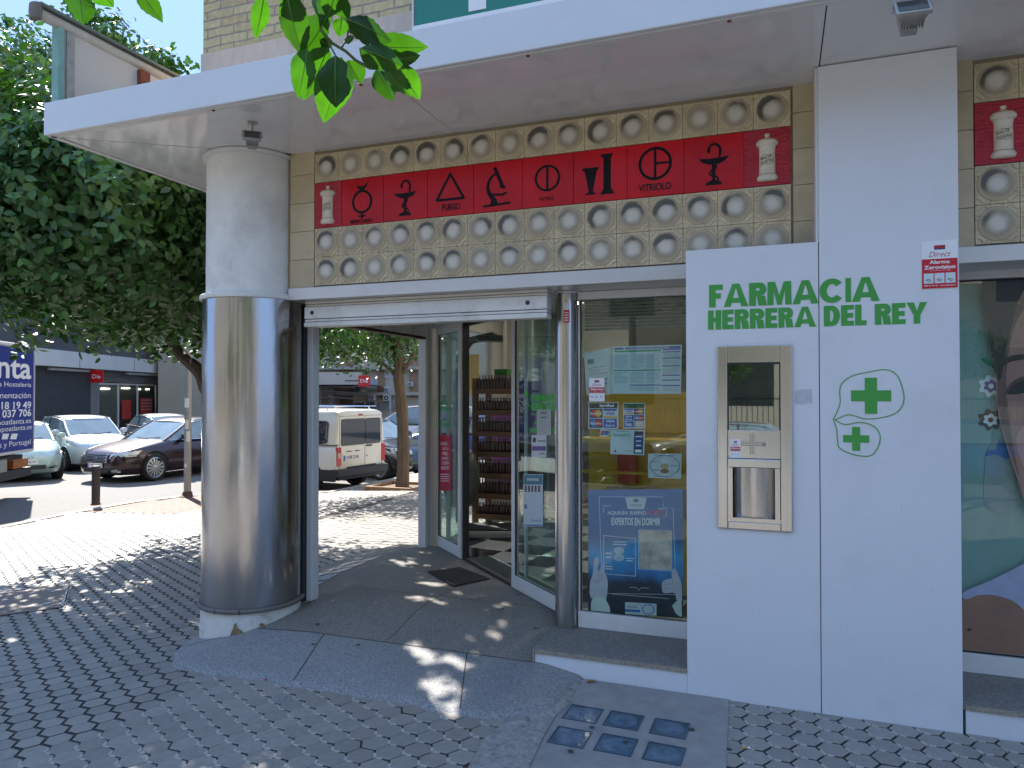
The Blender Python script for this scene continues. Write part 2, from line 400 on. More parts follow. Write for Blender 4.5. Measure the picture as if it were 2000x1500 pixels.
# keep only cells near or inside the slab
keep = []
for f in mb.f:
    cx = sum(mb.v[i][0] for i in f)/4; cy = sum(mb.v[i][1] for i in f)/4
    if sdist(cx,cy,SLAB) > -.07 and not (cx > -1.0 and cy > .45): keep.append((f,cy,cx))
back = MB(); back.v = mb.v; back.f = [f for f,cy,cx in keep if cy >= -.0+.0*cx]
front = MB(); front.v = mb.v; front.f = [f for f,cy,cx in keep if cy < 0]
structure(back,'entrance_floor', M['granite'], smooth='all'); structure(front,'entrance_ramp', M['granite_b'], smooth='all')
mb = MB()                                               # open joints between the slabs
FZ = lambda x,y: slabz(x,y)+.0025
def joint(mb, x0,y0,x1,y1,w=.006):
    n = 24; L = math.hypot(x1-x0,y1-y0); nx,ny = -(y1-y0)/L*w/2,(x1-x0)/L*w/2
    P = []
    for i in range(n+1):
        t = i/n; x = x0+(x1-x0)*t; y = y0+(y1-y0)*t; z = FZ(x,y)
        P += [(x-nx,y-ny,z),(x+nx,y+ny,z)]
    mb.add(P,[(2*i,2*i+1,2*i+3,2*i+2) for i in range(n)])
joint(mb,-3.75,-.005,-1.33,-.005); joint(mb,-1.75,-.01,-1.5,-.66); joint(mb,-2.75,-.01,-2.6,-.52); joint(mb,-3.3,-.02,-3.75,-.22)
joint(mb,-1.4,.75,-3.1,.75,.004); joint(mb,-2.3,.02,-2.3,1.5,.004); joint(mb,-3.1,1.5,-2.25,1.5,.004)
structure(mb,'slab_joint', M['seam'])
# concrete patch with the glass lights
mb = MB(); mb.add([(x,y,G(x,y)+.006) for x,y in PATCH],[tuple(range(len(PATCH)))][::-1])
structure(mb,'concrete_patch', M['concrete'])
mb = MB()                                               # lump of mortar along the ramp edge
mp = pl((1140,1327),(1124,1338),(1104,1368),(1085,1392),(1030,1408),(985,1420),(950,1450),(925,1500),(915,1560))
path = [(x,y,G(x,y)-.012) for x,y in mp]
mb.tube(path,[.012,.03,.034,.036,.034,.03,.03,.028,.03],10); mo = structure(mb,'mortar_edge', M['mortar'], smooth='all')
mb = MB(); mp2 = pl((1120,1372),(1085,1402),(1062,1440),(1035,1500),(1010,1560),(905,1560),(922,1500),(948,1450),(985,1415),(1060,1396))
mb.add([(x,y,G(x,y)+.0105) for x,y in mp2],[tuple(range(len(mp2)))]); structure(mb,'mortar_patch', M['mortar'])

# hexagonal pavers
def hexes(region, ridges):
    mb = MB(); rg = MB(); Rh = .0735; dx = Rh*1.5; dy = Rh*math.sqrt(3); g = .0060
    ang = [(cos(pi/3*k),sin(pi/3*k)) for k in range(6)]
    i0,i1 = int(-13/dx),int(4/dx); j0,j1 = int(-6.2/dy),int(9/dy)
    rnd = random.Random(3)
    for i in range(i0,i1):
        for j in range(j0,j1):
            x = i*dx; y = (j+(.5 if i%2 else 0))*dy
            if not region(x,y): continue
            z = G(x,y); tx = rnd.uniform(-.012,.012); ty = rnd.uniform(-.012,.012); zz = z+rnd.uniform(-.0012,.0012)
            rdg = ridges(x,y); gg = g if rdg else .0112; r1 = Rh-gg; r0 = Rh-gg+.0015; rt = r1-.003; n = len(mb.v)
            for r,dz in ((rt,0),(r1,-.0014),(r0,-.013)):
                for a,b in ang: mb.v.append((x+r*a,y+r*b,zz+dz+a*r*tx+b*r*ty))
            mb.f.append(tuple(n+k for k in range(6)))
            for q in (0,6):
                for k in range(6): mb.f.append((n+q+k,n+q+6+k,n+q+6+(k+1)%6,n+q+(k+1)%6))
            if ridges(x,y) and rnd.random() < .97:
                for k in (3,4):
                    p = ang[k]; q = ang[(k+1)%6]; m0 = .10 if k == 4 else .5; m1 = .5 if k == 4 else 1.0
                    A = Vector((x+Rh*(p[0]*(1-m0)+q[0]*m0), y+Rh*(p[1]*(1-m0)+q[1]*m0))); B = Vector((x+Rh*(p[0]*(1-m1)+q[0]*m1), y+Rh*(p[1]*(1-m1)+q[1]*m1)))
                    d = (B-A).normalized(); nrm = Vector((-d.y,d.x))*.0062; zt = z+.0022
                    rg.add([(*(A-nrm),zt),(*(B-nrm),zt),(*(B+nrm),zt),(*(A+nrm),zt),(*(A-nrm*1.2),z-.01),(*(B-nrm*1.2),z-.01),(*(B+nrm*1.2),z-.01),(*(A+nrm*1.2),z-.01)],
                           [(0,1,2,3),(0,4,5,1),(1,5,6,2),(2,6,7,3),(3,7,4,0)])
    return mb, rg
def region(x,y):
    if x > 2.6 or y < -4.4-.0 and x > -1: return False
    if x > -3.15 and y > .02 and x > -1.2: return False
    if x > -3.9 and y > .3 and sdist(x,y,SLAB) < -3: return False
    if x > -3.6 and y > .3: return False
    if x > -6.4 and y > 3.2: return False
    if sdist(x,y,SLAB) > .04 or inside(x,y,PATCH): return False
    if y > 0 and x > -.5: return False
    if not inside(x,y,PAVE) or sdist(x,y,PAVE) < .22: return False
    if 5.2 < y and x < -9.2: return False
    return True
mb = MB(); mb.add([(x,y,G(x,y)-.009) for x,y in ((-11,-8.1),(13.9,-8.1),(13.9,-4.42),(-.98,-4.42),(-1.02,-6.2),(-11,-6.2))][:3]+[(13.9,-4.42,G(13.9,-4.42)-.009)],[(0,1,2,3)]) if False else None
hx, rg = hexes(region, lambda x,y: x+.35*y+.35*sin(y*2.1)+.25*sin(x*3.7) > -3.6)
hxo = structure(hx,'hexagonal_paving', M['hexm']); hxo.data.materials.append(M['joint'])
hxo.data.polygons.foreach_set('material_index',[1 if i%13 >= 7 else 0 for i in range(len(hx.f))]); structure(rg,'paving_ridges', M['ridge'])
# square pavers beyond the side door
mb = MB(); rnd = random.Random(5)
y = 3.22
while y < 12.4:
    x = -8.1
    while x < -3.3:
        if x > -6.4 or y > 8.0:
            z = G(x,y)+rnd.uniform(-.001,.001); a = .195; b = .13; e = .006
            mb.add([(x+e,y+e,z),(x+a-e,y+e,z),(x+a-e,y+b-e,z),(x+e,y+b-e,z),(x,y,z-.012),(x+a,y,z-.012),(x+a,y+b,z-.012),(x,y+b,z-.012)],
                   [(0,1,2,3),(0,4,5,1),(1,5,6,2),(2,6,7,3),(3,7,4,0)])
        x += .205
    y += .14
structure(mb,'square_paving', M['hexm'])
mb = MB(); y = 5.25
while y < 7.9:
    x = -11.3
    while x < -9.2:
        if sdist(x+.1,y+.1,KERB+[(14,-30)]) > .24:
            z = G(x,y); a = .19
            mb.add([(x,y,z),(x+a,y,z),(x+a,y+a,z),(x,y+a,z)],[(0,1,2,3)])
        x += .2
    y += .2
structure(mb,'pink_paving', M['pink'])
# six glass lights in the patch
blocks = [((1075,1450),(1120,1422),(1155,1432),(1130,1466)), ((1115,1378),(1176,1388),(1160,1417),(1105,1405)),
          ((1190,1388),(1258,1400),(1245,1432),(1180,1421)), ((1278,1402),(1348,1417),(1337,1448),(1270,1436)),
          ((1090,1419),(1156,1430),(1140,1468),(1067,1453)), ((1174,1433),(1244,1446),(1232,1481),(1163,1471)), ((1262,1448),(1341,1462),(1334,1500),(1253,1490))][1:]
root = thing('glass_light', 'set of six square glass lenses let into the concrete by the ramp', 'pavement light', (*gnd(1210,1440).xy, 0))
LDM = mat('lens_dome',(.10,.145,.20),.15,var=.4,vscale=30,spec=.8,bump=.6,bscale=40); LRM = mat('lens_rim',(.06,.09,.13),.3,var=.2)
cen = [gnd(sum(p[0] for p in b)/4, sum(p[1] for p in b)/4) for b in blocks]
U = (cen[2]-cen[0]).normalized(); U.z = 0; V = Vector((-U.y,U.x,0))
PF = Fr((0,0,.0065), U, V)
for c in cen:
    q = Vector((c.x,c.y,0)); a = q.dot(U); b = q.dot(V); r = .078
    gb = MB(); gb.prism(PF, [(a-r,b-r),(a+r,b-r),(a+r,b+r),(a-r,b+r)], -.001, .0012); gl_ = gb.build('glass_lens', M['block'], root, bevel=.001); fr = MB(); ln = MB()
    fr.stroke(PF, [(a-r-.004,b-r-.004),(a+r+.004,b-r-.004),(a+r+.004,b+r+.004),(a-r-.004,b+r+.004)], .009, -.001, .004, True)
    ln.flathe(PF, a, b, [(.066,.0016),(.058,.0022),(.03,.0030),(0,.0034)], 20)
    ln.build('lens_dome', LDM, gl_, smooth='all'); fr.build('lens_rim', LRM, gl_)
# glass lights outside the side door
root = thing('glass_light', 'double row of square glass lenses outside the side doorway', 'pavement light', (-3.9,1.6,slabz(-3.9,1.6)))
WLM = mat('wet_lens',(.22,.27,.34),.25,var=.3,vscale=20,spec=.7)
for i in range(5):
    for k in range(2):
        x = -3.62-.21*k; y = 1.05+.22*i; z = slabz(x+.08,y+.08)+.004
        pts = [(x-.09,y-.09),(x+.09,y-.09),(x+.09,y+.09),(x-.09,y+.09)]
        gb = MB(); gb.add([(a,b,slabz(a,b)+.006) for a,b in pts],[(0,1,2,3)]); gb.build('glass_lens', WLM, root)
# plain paving added to bounce light, behind the viewer and further along the facade
mb = MB()
def flat_row(y0,y1,xl,xr):
    x = xl
    while x < xr-1e-6:
        b = min(x+.5,xr); mb.add([(x,y0,G(x,y0)-.005),(b,y0,G(b,y0)-.005),(b,y1,G(b,y1)-.005),(x,y1,G(x,y1)-.005)],[(0,1,2,3)]); x = b
flat_row(-8.0,-6.25,-11,13.8); flat_row(-6.25,-4.45,-.95,13.8); flat_row(-4.45,-.02,2.66,13.8)
structure(mb,'bounce_paving', M['hexm'])
# bits on the ground
def cover():
    P = [gnd(*p) for p in ((-60,1162),(134,1143),(121,1187),(-60,1212))]
    mb = MB(); mb.add([(p.x,p.y,G(p.x,p.y)+.007) for p in P],[(3,2,1,0)])
    r = thing('access_cover','flat pinkish brown access cover in the shaded paving at far left','manhole cover',(P[1].x,P[1].y,G(P[1].x,P[1].y)))
    mb.build('cover_plate', mat('cover_plate',(.19,.155,.14),.6,var=.18,vscale=7,bump=.6,bscale=30,stretch=(1,5,1)), r)
    m2 = MB(); a,b = P[1],P[2]
    m2.tube([(a.x,a.y,a.z+.008),(b.x,b.y,b.z+.008)],.012,6); m2.tube([(a.x+.035,a.y,a.z+.006),(b.x+.035,b.y,b.z+.006)],.006,6)
    for p in ((106,1157),(93,1181)):
        q = gnd(*p); m2.box(q.x-.02,q.x+.01,q.y-.03,q.y+.03,q.z,q.z+.012)
    m2.build('cover_rim', M['steel2'], r)
cover()
P = [at(u,v,'z',.15) for u,v in ((835,1117),(898,1109),(957,1131),(885,1146))]
mb = MB(); mb.prism(Fr((0,0,.149),(1,0,0),(0,1,0)), [(p.x,p.y) for p in P][::-1], 0, .009)
tag(mb.build('doormat', M['rubber'], loc=(P[0].x,P[0].y,.15), bevel=.003), 'thin black rubber mat lying on the granite in front of the glass door','doormat')
LEAFB = mat('dry_leaf',(.25,.13,.04),.7,var=.3,vscale=40)
def leaf_shape(L, W, n=6, fold=.18, droop=.1):
    vs = []; 
    for i in range(n+1):
        t = i/n; wd = W*math.sin(pi*min(t*1.02,1))**.75*(1-.35*t)*1.15/2; z = -droop*L*t*t
        vs += [(t*L,-wd,z+fold*wd),(t*L,0,z),(t*L,wd,z+fold*wd)]
    fs = []
    for i in range(n):
        a = 3*i; fs += [(a,a+3,a+4,a+1),(a+1,a+4,a+5,a+2)]
    return vs, fs
def litter(u, v, name, label, cat, m, L, W, rot, gz=None):
    p = gnd(u,v) if gz is None else at(u,v,'z',gz); z = (G(p.x,p.y) if gz is None else gz)+.006
    vs, fs = leaf_shape(L,W,5,.35,-.12); mb = MB()
    mb.add([(p.x+a*cos(rot)-b*sin(rot), p.y+a*sin(rot)+b*cos(rot), z+c+.003) for a,b,c in vs], fs)
    tag(mb.build(name,m,loc=(p.x,p.y,z),smooth='all'),label,cat)
litter(1145,1335,'dry_leaf','curled brown leaf lying at the foot of the white step','leaf',LEAFB,.06,.035,.3)
litter(1005,1166,'dry_leaf','dark curled leaf on the slab beside the glass door frame','leaf',mat('dark_leaf',(.04,.03,.02),.7),.07,.02,.8,.152)
litter(1030,1228,'dry_leaf','thin dark leaf on the slab left of the slim steel post','leaf',mat('dark_leaf',(.04,.03,.02),.7),.09,.018,-.2,.11)
rp = mat('red_petal',(.5,.03,.02),.6)
litter(497,1325,'petal','larger of the red petals at the ramp edge','petal',rp,.03,.02,.3); litter(515,1332,'petal','red petal right of the larger one at the ramp edge','petal',rp,.028,.015,1.3)
litter(502,1358,'petal','smallest red petal on the hexagonal paving','petal',rp,.015,.01,1.3)
mb = MB(); p = gnd(548,1366)
rnd = random.Random(9)
for i in range(60):
    a = rnd.uniform(0,2*pi); r = abs(rnd.gauss(0,.035)); s = rnd.uniform(.002,.006); x = p.x+r*cos(a)*1.3; y = p.y+r*sin(a); z = G(x,y)
    mb.add([(x-s,y-s,z),(x+s,y-s,z),(x,y+s,z),(x,y,z+s*1.6)],[(0,1,3),(1,2,3),(2,0,3)])
tag(mb.build('ash_crumbs', mat('ash',(.3,.3,.3),.9,var=.5,vscale=200), loc=(p.x,p.y,p.z)),'small pile of grey ash crumbs on the hexagonal paving','litter')
p = gnd(1456,1464); mb = MB(); mb.tube([(p.x-.012,p.y-.006,p.z+.008),(p.x+.008,p.y+.003,p.z+.008)],.0042,8); bt = MB(); bt.tube([(p.x+.008,p.y+.003,p.z+.008),(p.x+.02,p.y+.009,p.z+.008)],.0043,8)
r = thing('cigarette_butt','orange tipped cigarette butt on the paving below the white column','cigarette butt',tuple(p))
mb.build('filter',mat('filter',(.6,.25,.05),.7),r); bt.build('paper_tip',M['paper'],r)
sp = MB(); rnd = random.Random(21)
for u,v in ((1114,1472),(1222,1454),(1350,1429),(1156,1425),(1424,1465),(700,1258),(620,1225),(612,1252),(980,1215),(1560,1430)):
    q = gnd(u,v,.0) if v > 1300 else at(u,v,'z',.06); zz = (.0125 if inside(q.x,q.y,PATCH) else .004)
    z = max(G(q.x,q.y), slabz(q.x,q.y))+zz
    sp.add([(q.x+.016*cos(t*pi/5)*rnd.uniform(.7,1.1), q.y+.014*sin(t*pi/5)*rnd.uniform(.7,1.1), z) for t in range(10)],[tuple(range(10))])
tag(sp.build('gum_spots', mat('gum',(.05,.048,.047),.8)), kind='stuff', label='dark trodden gum spots scattered over the paving', cat='gum')
# ------------------------------------------------------------------ the pharmacy on the corner
B = thing('pharmacy_building','corner pharmacy with white canopy, steel column, relief tiles and glass entrance','building',(-3.2,0,0))
CEIL = 3.27; YF = -.672; XL = -4.44; YT = .20
p_ = at(90,200,'y',YF); FT = p_.z                          # top of the fascia
XR = 7.0
# canopy: fascia boards and soffit
mb = MB(); e = .012
mb.box(XL,XR,YF,YF+.05,CEIL,FT); mb.box(XL,XL+.05,YF+.052,14,CEIL,FT)
fas = mb.build('fascia', M['canopy'], B, bevel=.006)
mb = MB(); mb.box(XL+.03,XR,YF+.03,YF+.06,CEIL-.004,CEIL+.03); mb.box(XL+.03,XL+.06,YF+.03,14,CEIL-.004,CEIL+.03)
mb.build('drip_edge', M['alu'], fas)
mb = MB()
                 # soffit panels, a small gap between each
C0 = (XL+.065,YF+.065)
z0,z1 = CEIL+.002,CEIL+.02
mb.vprism([(C0[0]+.004,C0[1]+.0),(-1.943,C0[1]),(-1.943,YT+.02),(-3.1,YT+.02),(-3.45,.0)],z0,z1)
mb.vprism([(C0[0],C0[1]+.012),(-3.46,.02),(-3.2,.5),(-3.2,13.9),(C0[0],13.9)],z0+.0007,z1)
for a,b in ((-1.937,.197),(.203,2.2),(2.206,4.2),(4.206,XR)): mb.vprism([(a,C0[1]),(b,C0[1]),(b,YT+.02),(a,YT+.02)],z0,z1)
mb.build('soffit', M['soffit'], B)
mb = MB(); mb.box(XL+.06,XR,YF+.06,.6,CEIL+.03,CEIL+.05); mb.box(XL+.06,-3.0,.6,13.9,CEIL+.03,CEIL+.05); mb.build('soffit_backing', M['seam'], B)
mb = MB(); mb.box(XL+.06,XR,YF+.06,YT,FT-.04,FT-.02); mb.box(XL+.06,-3.2,YT,13.9,FT-.04,FT-.02); mb.build('canopy_roof', M['canopy'], B)
mb = MB()
for x in (-3.1,-2.1,-1.15,-.2,.75): mb.flathe(Fr((0,0,CEIL-.004),(1,0,0),(0,-1,0)), x, -(YF+.045), [(.010,0),(.009,.005),(0,.007)],10)
mb.build('screw_heads', M['rust'], fas)

# round corner column
CX,CY,CR = -3.53,.235,.338
col = MB(); prof = [(CR-.022,2.29),(CR-.022,CEIL+.001)]
col.lathe((CX,CY,0),prof,64); col = col.build('column_render', M['plaster'], B, smooth=True)
mb = MB(); mb.lathe((CX,CY,0),[(CR+.000,CEIL-.028),(CR+.004,CEIL-.024),(CR+.004,CEIL-.006),(CR,CEIL-.002)],64); mb.build('column_collar', M['alu'], col, smooth=True)
mb = MB(); mb.lathe((CX,CY,0),[(CR+.014,2.256),(CR+.018,2.262),(CR+.018,2.284),(CR+.010,2.292),(CR-.03,2.293)],64); mb.build('column_moulding', M['plaster'], col, smooth=True)
mb = MB(); mb.lathe((CX,CY,0),[(CR,.165),(CR,2.255)],96); mb.build('column_cladding', M['steel'], B, smooth=True)
mb = MB(); mb.lathe((CX,CY,0),[(CR-.01,.138),(CR+.018,.139),(CR+.024,.148),(CR+.024,.158),(CR+.016,.166),(CR-.01,.166)],72); mb.build('column_base_ring', mat('ring_granite',(.16,.14,.125),.6,var=.35,vscale=120,bump=.3,bscale=100), B, smooth=True)
def pw(t): return 1+.006*sin(5*t+1)+.004*sin(11*t)
mb = MB(); mb.lathe((CX,CY,0),[(CR+.006,-.3),(CR+.004,.0),(CR-.004,.137)],72,wob=pw); pn = mb.build('column_plinth', M['plinth'], B, smooth=True)
def onc(deg,z,r=CR+.008): t = R(deg); return (CX+r*cos(t),CY+r*sin(t),z)
mb = MB()                                                  # broken bits of the plinth
def chip(deg0,pts): mb.add([onc(deg0+a,z,CR+.0125+.004*abs(sin(7*a))) for a,z in pts],[tuple(range(len(pts)))])
chip(-66,[(-7,-.01),(-3.5,.045),(-2,.075),(0,.085),(1.2,.05),(4,.04),(6,.03),(7.5,.02),(8,-.02),(2,-.03),(-4,-.03)])
mb.build('broken_patch', M['brown'], pn); mb = MB()
chip(-40,[(-2.5,.055),(0,.07),(3,.06),(3.5,.045),(0,.038)])
mb.build('broken_patch', M['brown'], pn)
mb = MB(); mb.tube([onc(-62.5,.137,CR+.026),onc(-62.3,.168,CR+.026)],.003,5); mb.tube([onc(-90,.137,CR+.025),onc(-90,.168,CR+.025)],.0025,5); mb.build('ring_joint', M['seam'], B)

# white composite panels and column to the right
PX0,PX1,PX2 = -.468,.1905,.8065
mb = MB(); mb.box(PX0,PX1-.0022,0,.5,-.05,2.374); mb.build('front_panel', M['panel'], B, bevel=.0025)
mb = MB(); mb.box(PX1+.0022,PX2,0,.5,-.05,CEIL-.004); mb.build('pilaster_panel', M['panel'], B, bevel=.0025)
mb = MB(); mb.box(PX1-.01,PX1+.01,.012,.45,-.04,2.36); mb.build('panel_gap', mat('gap_dirt',(.16,.12,.09),.9), B)
mb = MB(); mb.box(PX1-.012,PX1+.0015,.012,YT,2.3745,CEIL-.004); mb.build('pilaster_return', M['alu'], B)

# cream tile wall with relief tiles
WT,WB = CEIL+.03,2.335
def wall_run(x0, x1, jar_left=True, first=False):
    # relief tiles between x0 and x1, 16 across
    pass
mb = MB()
F = frY(YT)
# plain cream tiles at the ends
for xs in ((-3.19,-2.99),(.075,.186)):
    z = WB; mb = MB()
    for k in range(5):
        z2 = min(z+.196,WT); mb.fbox(F,xs[0]+.0015,xs[1]-.0015,z+.0015,z2-.0015,-.03,0); z = z2
    mb.build('cream_tiles', M['cream'], B, bevel=.001)
mb = MB()
z = WB
for k in range(5): mb.fbox(F,.81,.915,z+.0015,z+.1945,-.03,0); z += .196
mb.build('cream_tiles', M['cream'], B, bevel=.001)
mb = MB(); mb.box(-3.3,XR,YT+.012,YT+.10,2.30,CEIL+.1); mb.build('tile_backing', mat('grout',(.26,.21,.14),.9), B)
# relief tile material: glaze colours follow the dish, random stains on each one
TW = 3.05/16
def dish_material():
    m = bpy.data.materials.new('relief_glaze'); m.use_nodes = True; t = m.node_tree; b = t.nodes['Principled BSDF']; L = t.links.new
    b.inputs['Roughness'].default_value = .38; b.inputs['Specular IOR Level'].default_value = .5
    uv = nn(t,'ShaderNodeUVMap'); sp = nn(t,'ShaderNodeSeparateXYZ'); L(uv.outputs[0],sp.inputs[0])
    geo = nn(t,'ShaderNodeNewGeometry')
    # uv.x = radius 0..1 ; uv.y = random of the dish + height in it
    rp = nn(t,'ShaderNodeValToRGB'); cr = rp.color_ramp
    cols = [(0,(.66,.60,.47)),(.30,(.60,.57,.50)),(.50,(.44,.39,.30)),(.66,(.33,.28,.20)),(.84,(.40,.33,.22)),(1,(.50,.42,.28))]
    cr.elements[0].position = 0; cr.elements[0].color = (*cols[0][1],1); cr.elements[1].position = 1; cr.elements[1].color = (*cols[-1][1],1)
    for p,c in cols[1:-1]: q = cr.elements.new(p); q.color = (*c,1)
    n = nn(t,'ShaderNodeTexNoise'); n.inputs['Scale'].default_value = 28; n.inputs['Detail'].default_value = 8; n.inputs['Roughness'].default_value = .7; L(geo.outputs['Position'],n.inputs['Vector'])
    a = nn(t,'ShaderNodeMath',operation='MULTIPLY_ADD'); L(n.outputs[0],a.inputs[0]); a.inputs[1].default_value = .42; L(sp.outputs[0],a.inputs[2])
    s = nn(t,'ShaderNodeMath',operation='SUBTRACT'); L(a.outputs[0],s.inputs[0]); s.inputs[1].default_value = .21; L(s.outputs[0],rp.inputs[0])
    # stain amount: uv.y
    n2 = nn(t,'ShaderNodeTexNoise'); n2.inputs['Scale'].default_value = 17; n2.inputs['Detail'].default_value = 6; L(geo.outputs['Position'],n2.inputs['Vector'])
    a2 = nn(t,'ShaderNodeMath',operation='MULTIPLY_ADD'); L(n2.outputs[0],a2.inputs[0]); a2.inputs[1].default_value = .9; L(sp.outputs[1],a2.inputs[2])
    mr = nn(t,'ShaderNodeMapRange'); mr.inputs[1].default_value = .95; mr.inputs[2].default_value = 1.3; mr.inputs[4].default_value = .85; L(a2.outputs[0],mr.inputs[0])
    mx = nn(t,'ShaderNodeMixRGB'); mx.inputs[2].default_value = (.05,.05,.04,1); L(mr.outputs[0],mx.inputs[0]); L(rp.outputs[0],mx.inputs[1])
    L(mx.outputs[0],b.inputs['Base Color'])
    bp = nn(t,'ShaderNodeBump'); bp.inputs['Strength'].default_value = .5; bp.inputs['Distance'].default_value = .004; L(n.outputs[0],bp.inputs['Height']); L(bp.outputs[0],b.inputs['Normal'])
    return m
DM = dish_material()
def relief(rows, xs0, ncols, TW=TW, TH=.1965):
    tiles = MB(); dish = MB(); uvs = []; rnd = random.Random(int(xs0*100)+len(rows)); grooves = MB()
    for z in rows:
        for i in range(ncols):
            x = xs0+i*TW; cx = x+TW/2; cz = z+TH/2
            zt = min(z+TH-.0012, CEIL+.02)
            tiles.fbox(F,x+.0012,x+TW-.0012,z+.0012,zt,-.02,.0015)
            prof = [(.0855,.0),(.085,.004),(.082,.0062),(.074,.0078),(.064,.0086),(.054,.0090),(.044,.0094),(.030,.0098),(.015,.0100),(0,.0100)]
            ph = rnd.uniform(0,1); st = rnd.choice([.05,.15,.3,.38,.45,.52,.62,.25]); sa = rnd.uniform(.3*pi,.85*pi)
            base = len(dish.v); dish.flathe(F,cx,cz,prof,26,wob=lambda t: 1+.016*abs(cos(5.5*t+ph)))
            for r,h in prof:
                for k in range(26):
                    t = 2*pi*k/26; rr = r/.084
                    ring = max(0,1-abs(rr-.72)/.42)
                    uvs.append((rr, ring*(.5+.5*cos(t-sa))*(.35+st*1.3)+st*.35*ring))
            for k in range(8):                              # raised leads running out to the tile's edge
                t = R(22.5+45*k)
                for d in (-.0075,.0075):
                    r0,r1 = .0865,(.0925 if k%2==0 else .0925)/max(abs(cos(t)),abs(sin(t)))
                    nx,nz = -sin(t)*d,cos(t)*d; q = .0022
                    A = (cx+r0*cos(t)+nx,cz+r0*sin(t)+nz); Bq = (cx+r1*cos(t)+nx*1.6,cz+r1*sin(t)+nz*1.6)
                    if Bq[1] < CEIL: grooves.stroke(F,[A,Bq],q*1.5,.0012,.0075)
                t2 = R(45*k+45)
            for sx in (-1,1):
                for sz in (-1,1):                           # corner chevrons
                    X = cx+sx*(TW/2-.004); Z = cz+sz*(TH/2-.004)
                    if Z < CEIL: grooves.stroke(F,[(X-sx*.032,Z-sz*.002),(X-sx*.020,Z-sz*.020),(X-sx*.002,Z-sz*.030)],.0036,.0012,.0080)
    tiles.add(grooves.v, grooves.f); a = tiles.build('relief_tiles', mat('relief_cream',(.58,.49,.32),.45,var=.14,vscale=9,bump=.3,bscale=60,island=.08,stain=(.28,.23,.14),stain_amt=.5,stain_scale=8), B, bevel=.0015)
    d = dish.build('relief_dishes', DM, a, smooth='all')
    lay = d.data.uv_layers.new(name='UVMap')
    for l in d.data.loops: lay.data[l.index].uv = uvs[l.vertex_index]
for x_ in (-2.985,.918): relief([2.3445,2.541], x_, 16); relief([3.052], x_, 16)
# the red band
RZ0,RZ1 = 2.739,3.049
def jar_tile(x0,x1,lines,name_label):
    mb = MB(); mb.fbox(F,x0+.001,x1-.001,RZ0+.001,RZ1-.001,-.02,.004); t = mb.build('jar_tile', M['redrough'], B)
    cx = (x0+x1)/2; zb = RZ0+.022; H = .262
    prof = [(.0,.0),(.040,.0),(.052,.006),(.055,.020),(.046,.034),(.042,.048),(.0415,.17),(.045,.188),(.055,.196),(.058,.205),(.056,.216),(.047,.224),(.030,.232),(.014,.238),(.010,.244),(.015,.252),(.013,.260),(0,.262)]
    j = MB(); j.lathe((cx,YT-.004,zb),prof,28,sy=.62); jo = j.build('apothecary_jar', M['jar'], t, smooth='all')
    mb = MB()
    for z in (.034,.190,.224): mb.lathe((cx,YT-.004,zb),[(.0455 if z<.1 else .0475,z),(.0475 if z<.1 else .050,z+.002),(.0455 if z<.1 else .0475,z+.004)],28,sy=.62)
    mb.build('jar_band', mat('jar_band',(.35,.2,.1),.5), jo, smooth='all')
    FL = Fr((cx,YT-.004,zb),(1,0,0),(0,0,1))
    mb = MB()                                               # the banner bulges with the jar
    def curved(a): return .62*math.sqrt(max(0,.0425**2-a*a))+.0012
    def addc(vs,fs,off):
        mb.add([FL.p(a,b,curved(a)+off) for a,b in vs],fs)
    n = 10; vs = []
    for i in range(n+1):
        a = -.037+.074*i/n; w = .006*sin(i/n*2*pi)+.010*(i/n-.5)*2; vs += [(a,.088+w),(a,.138+w)]
    addc(vs,[(2*i,2*i+2,2*i+3,2*i+1) for i in range(n)],.0004)
    mb.build('jar_label', mat('banner',(.66,.58,.42),.5), jo)
    mb = MB()
    for k,(s,wd) in enumerate(lines):
        tv,tf,_ = text_mesh(s,.012)
        addc([(-.033+.066*wd*x, .117-.023*k+.017*y+.012*(x-.5)) for x,y in tv],tf,.0012)
    for off in (.0,.051):
        vs = []
        for i in range(n+1):
            a = -.037+.074*i/n; w = .006*sin(i/n*2*pi)+.010*(i/n-.5)*2; vs += [(a,.0873+w+off),(a,.0887+w+off)]
        addc(vs,[(2*i,2*i+2,2*i+3,2*i+1) for i in range(n)],.001)
    mb.build('jar_lettering', M['ink'], jo)
JW = .245
jar_tile(-2.985,-2.985+JW-.03,[('FLURUA',1),('BOVILLS',1)],'')
jar_tile(.065-JW+.005,.065,[('MALVA',.85),('SILVESTRIS',1)],'')
jar_tile(.918,.918+JW,[('RAIZ DE',.8),('POLIGALA',1)],'')
for i in range(9):
    mb = MB(); xx = .918+JW+i*.32; mb.fbox(F,xx+.0012,xx+.3188,RZ0+.001,RZ1-.001,-.02,.004); mb.build('red_tile', M['red'], B, bevel=.0015)
X0 = -2.985+JW-.03; X1 = .065-JW+.005; W8 = (X1-X0)/8
def arc(cx,cz,r,a0,a1,n=14,sq=1): return [(cx+r*cos(R(a0+(a1-a0)*i/n)), cz+r*sq*sin(R(a0+(a1-a0)*i/n))) for i in range(n+1)]
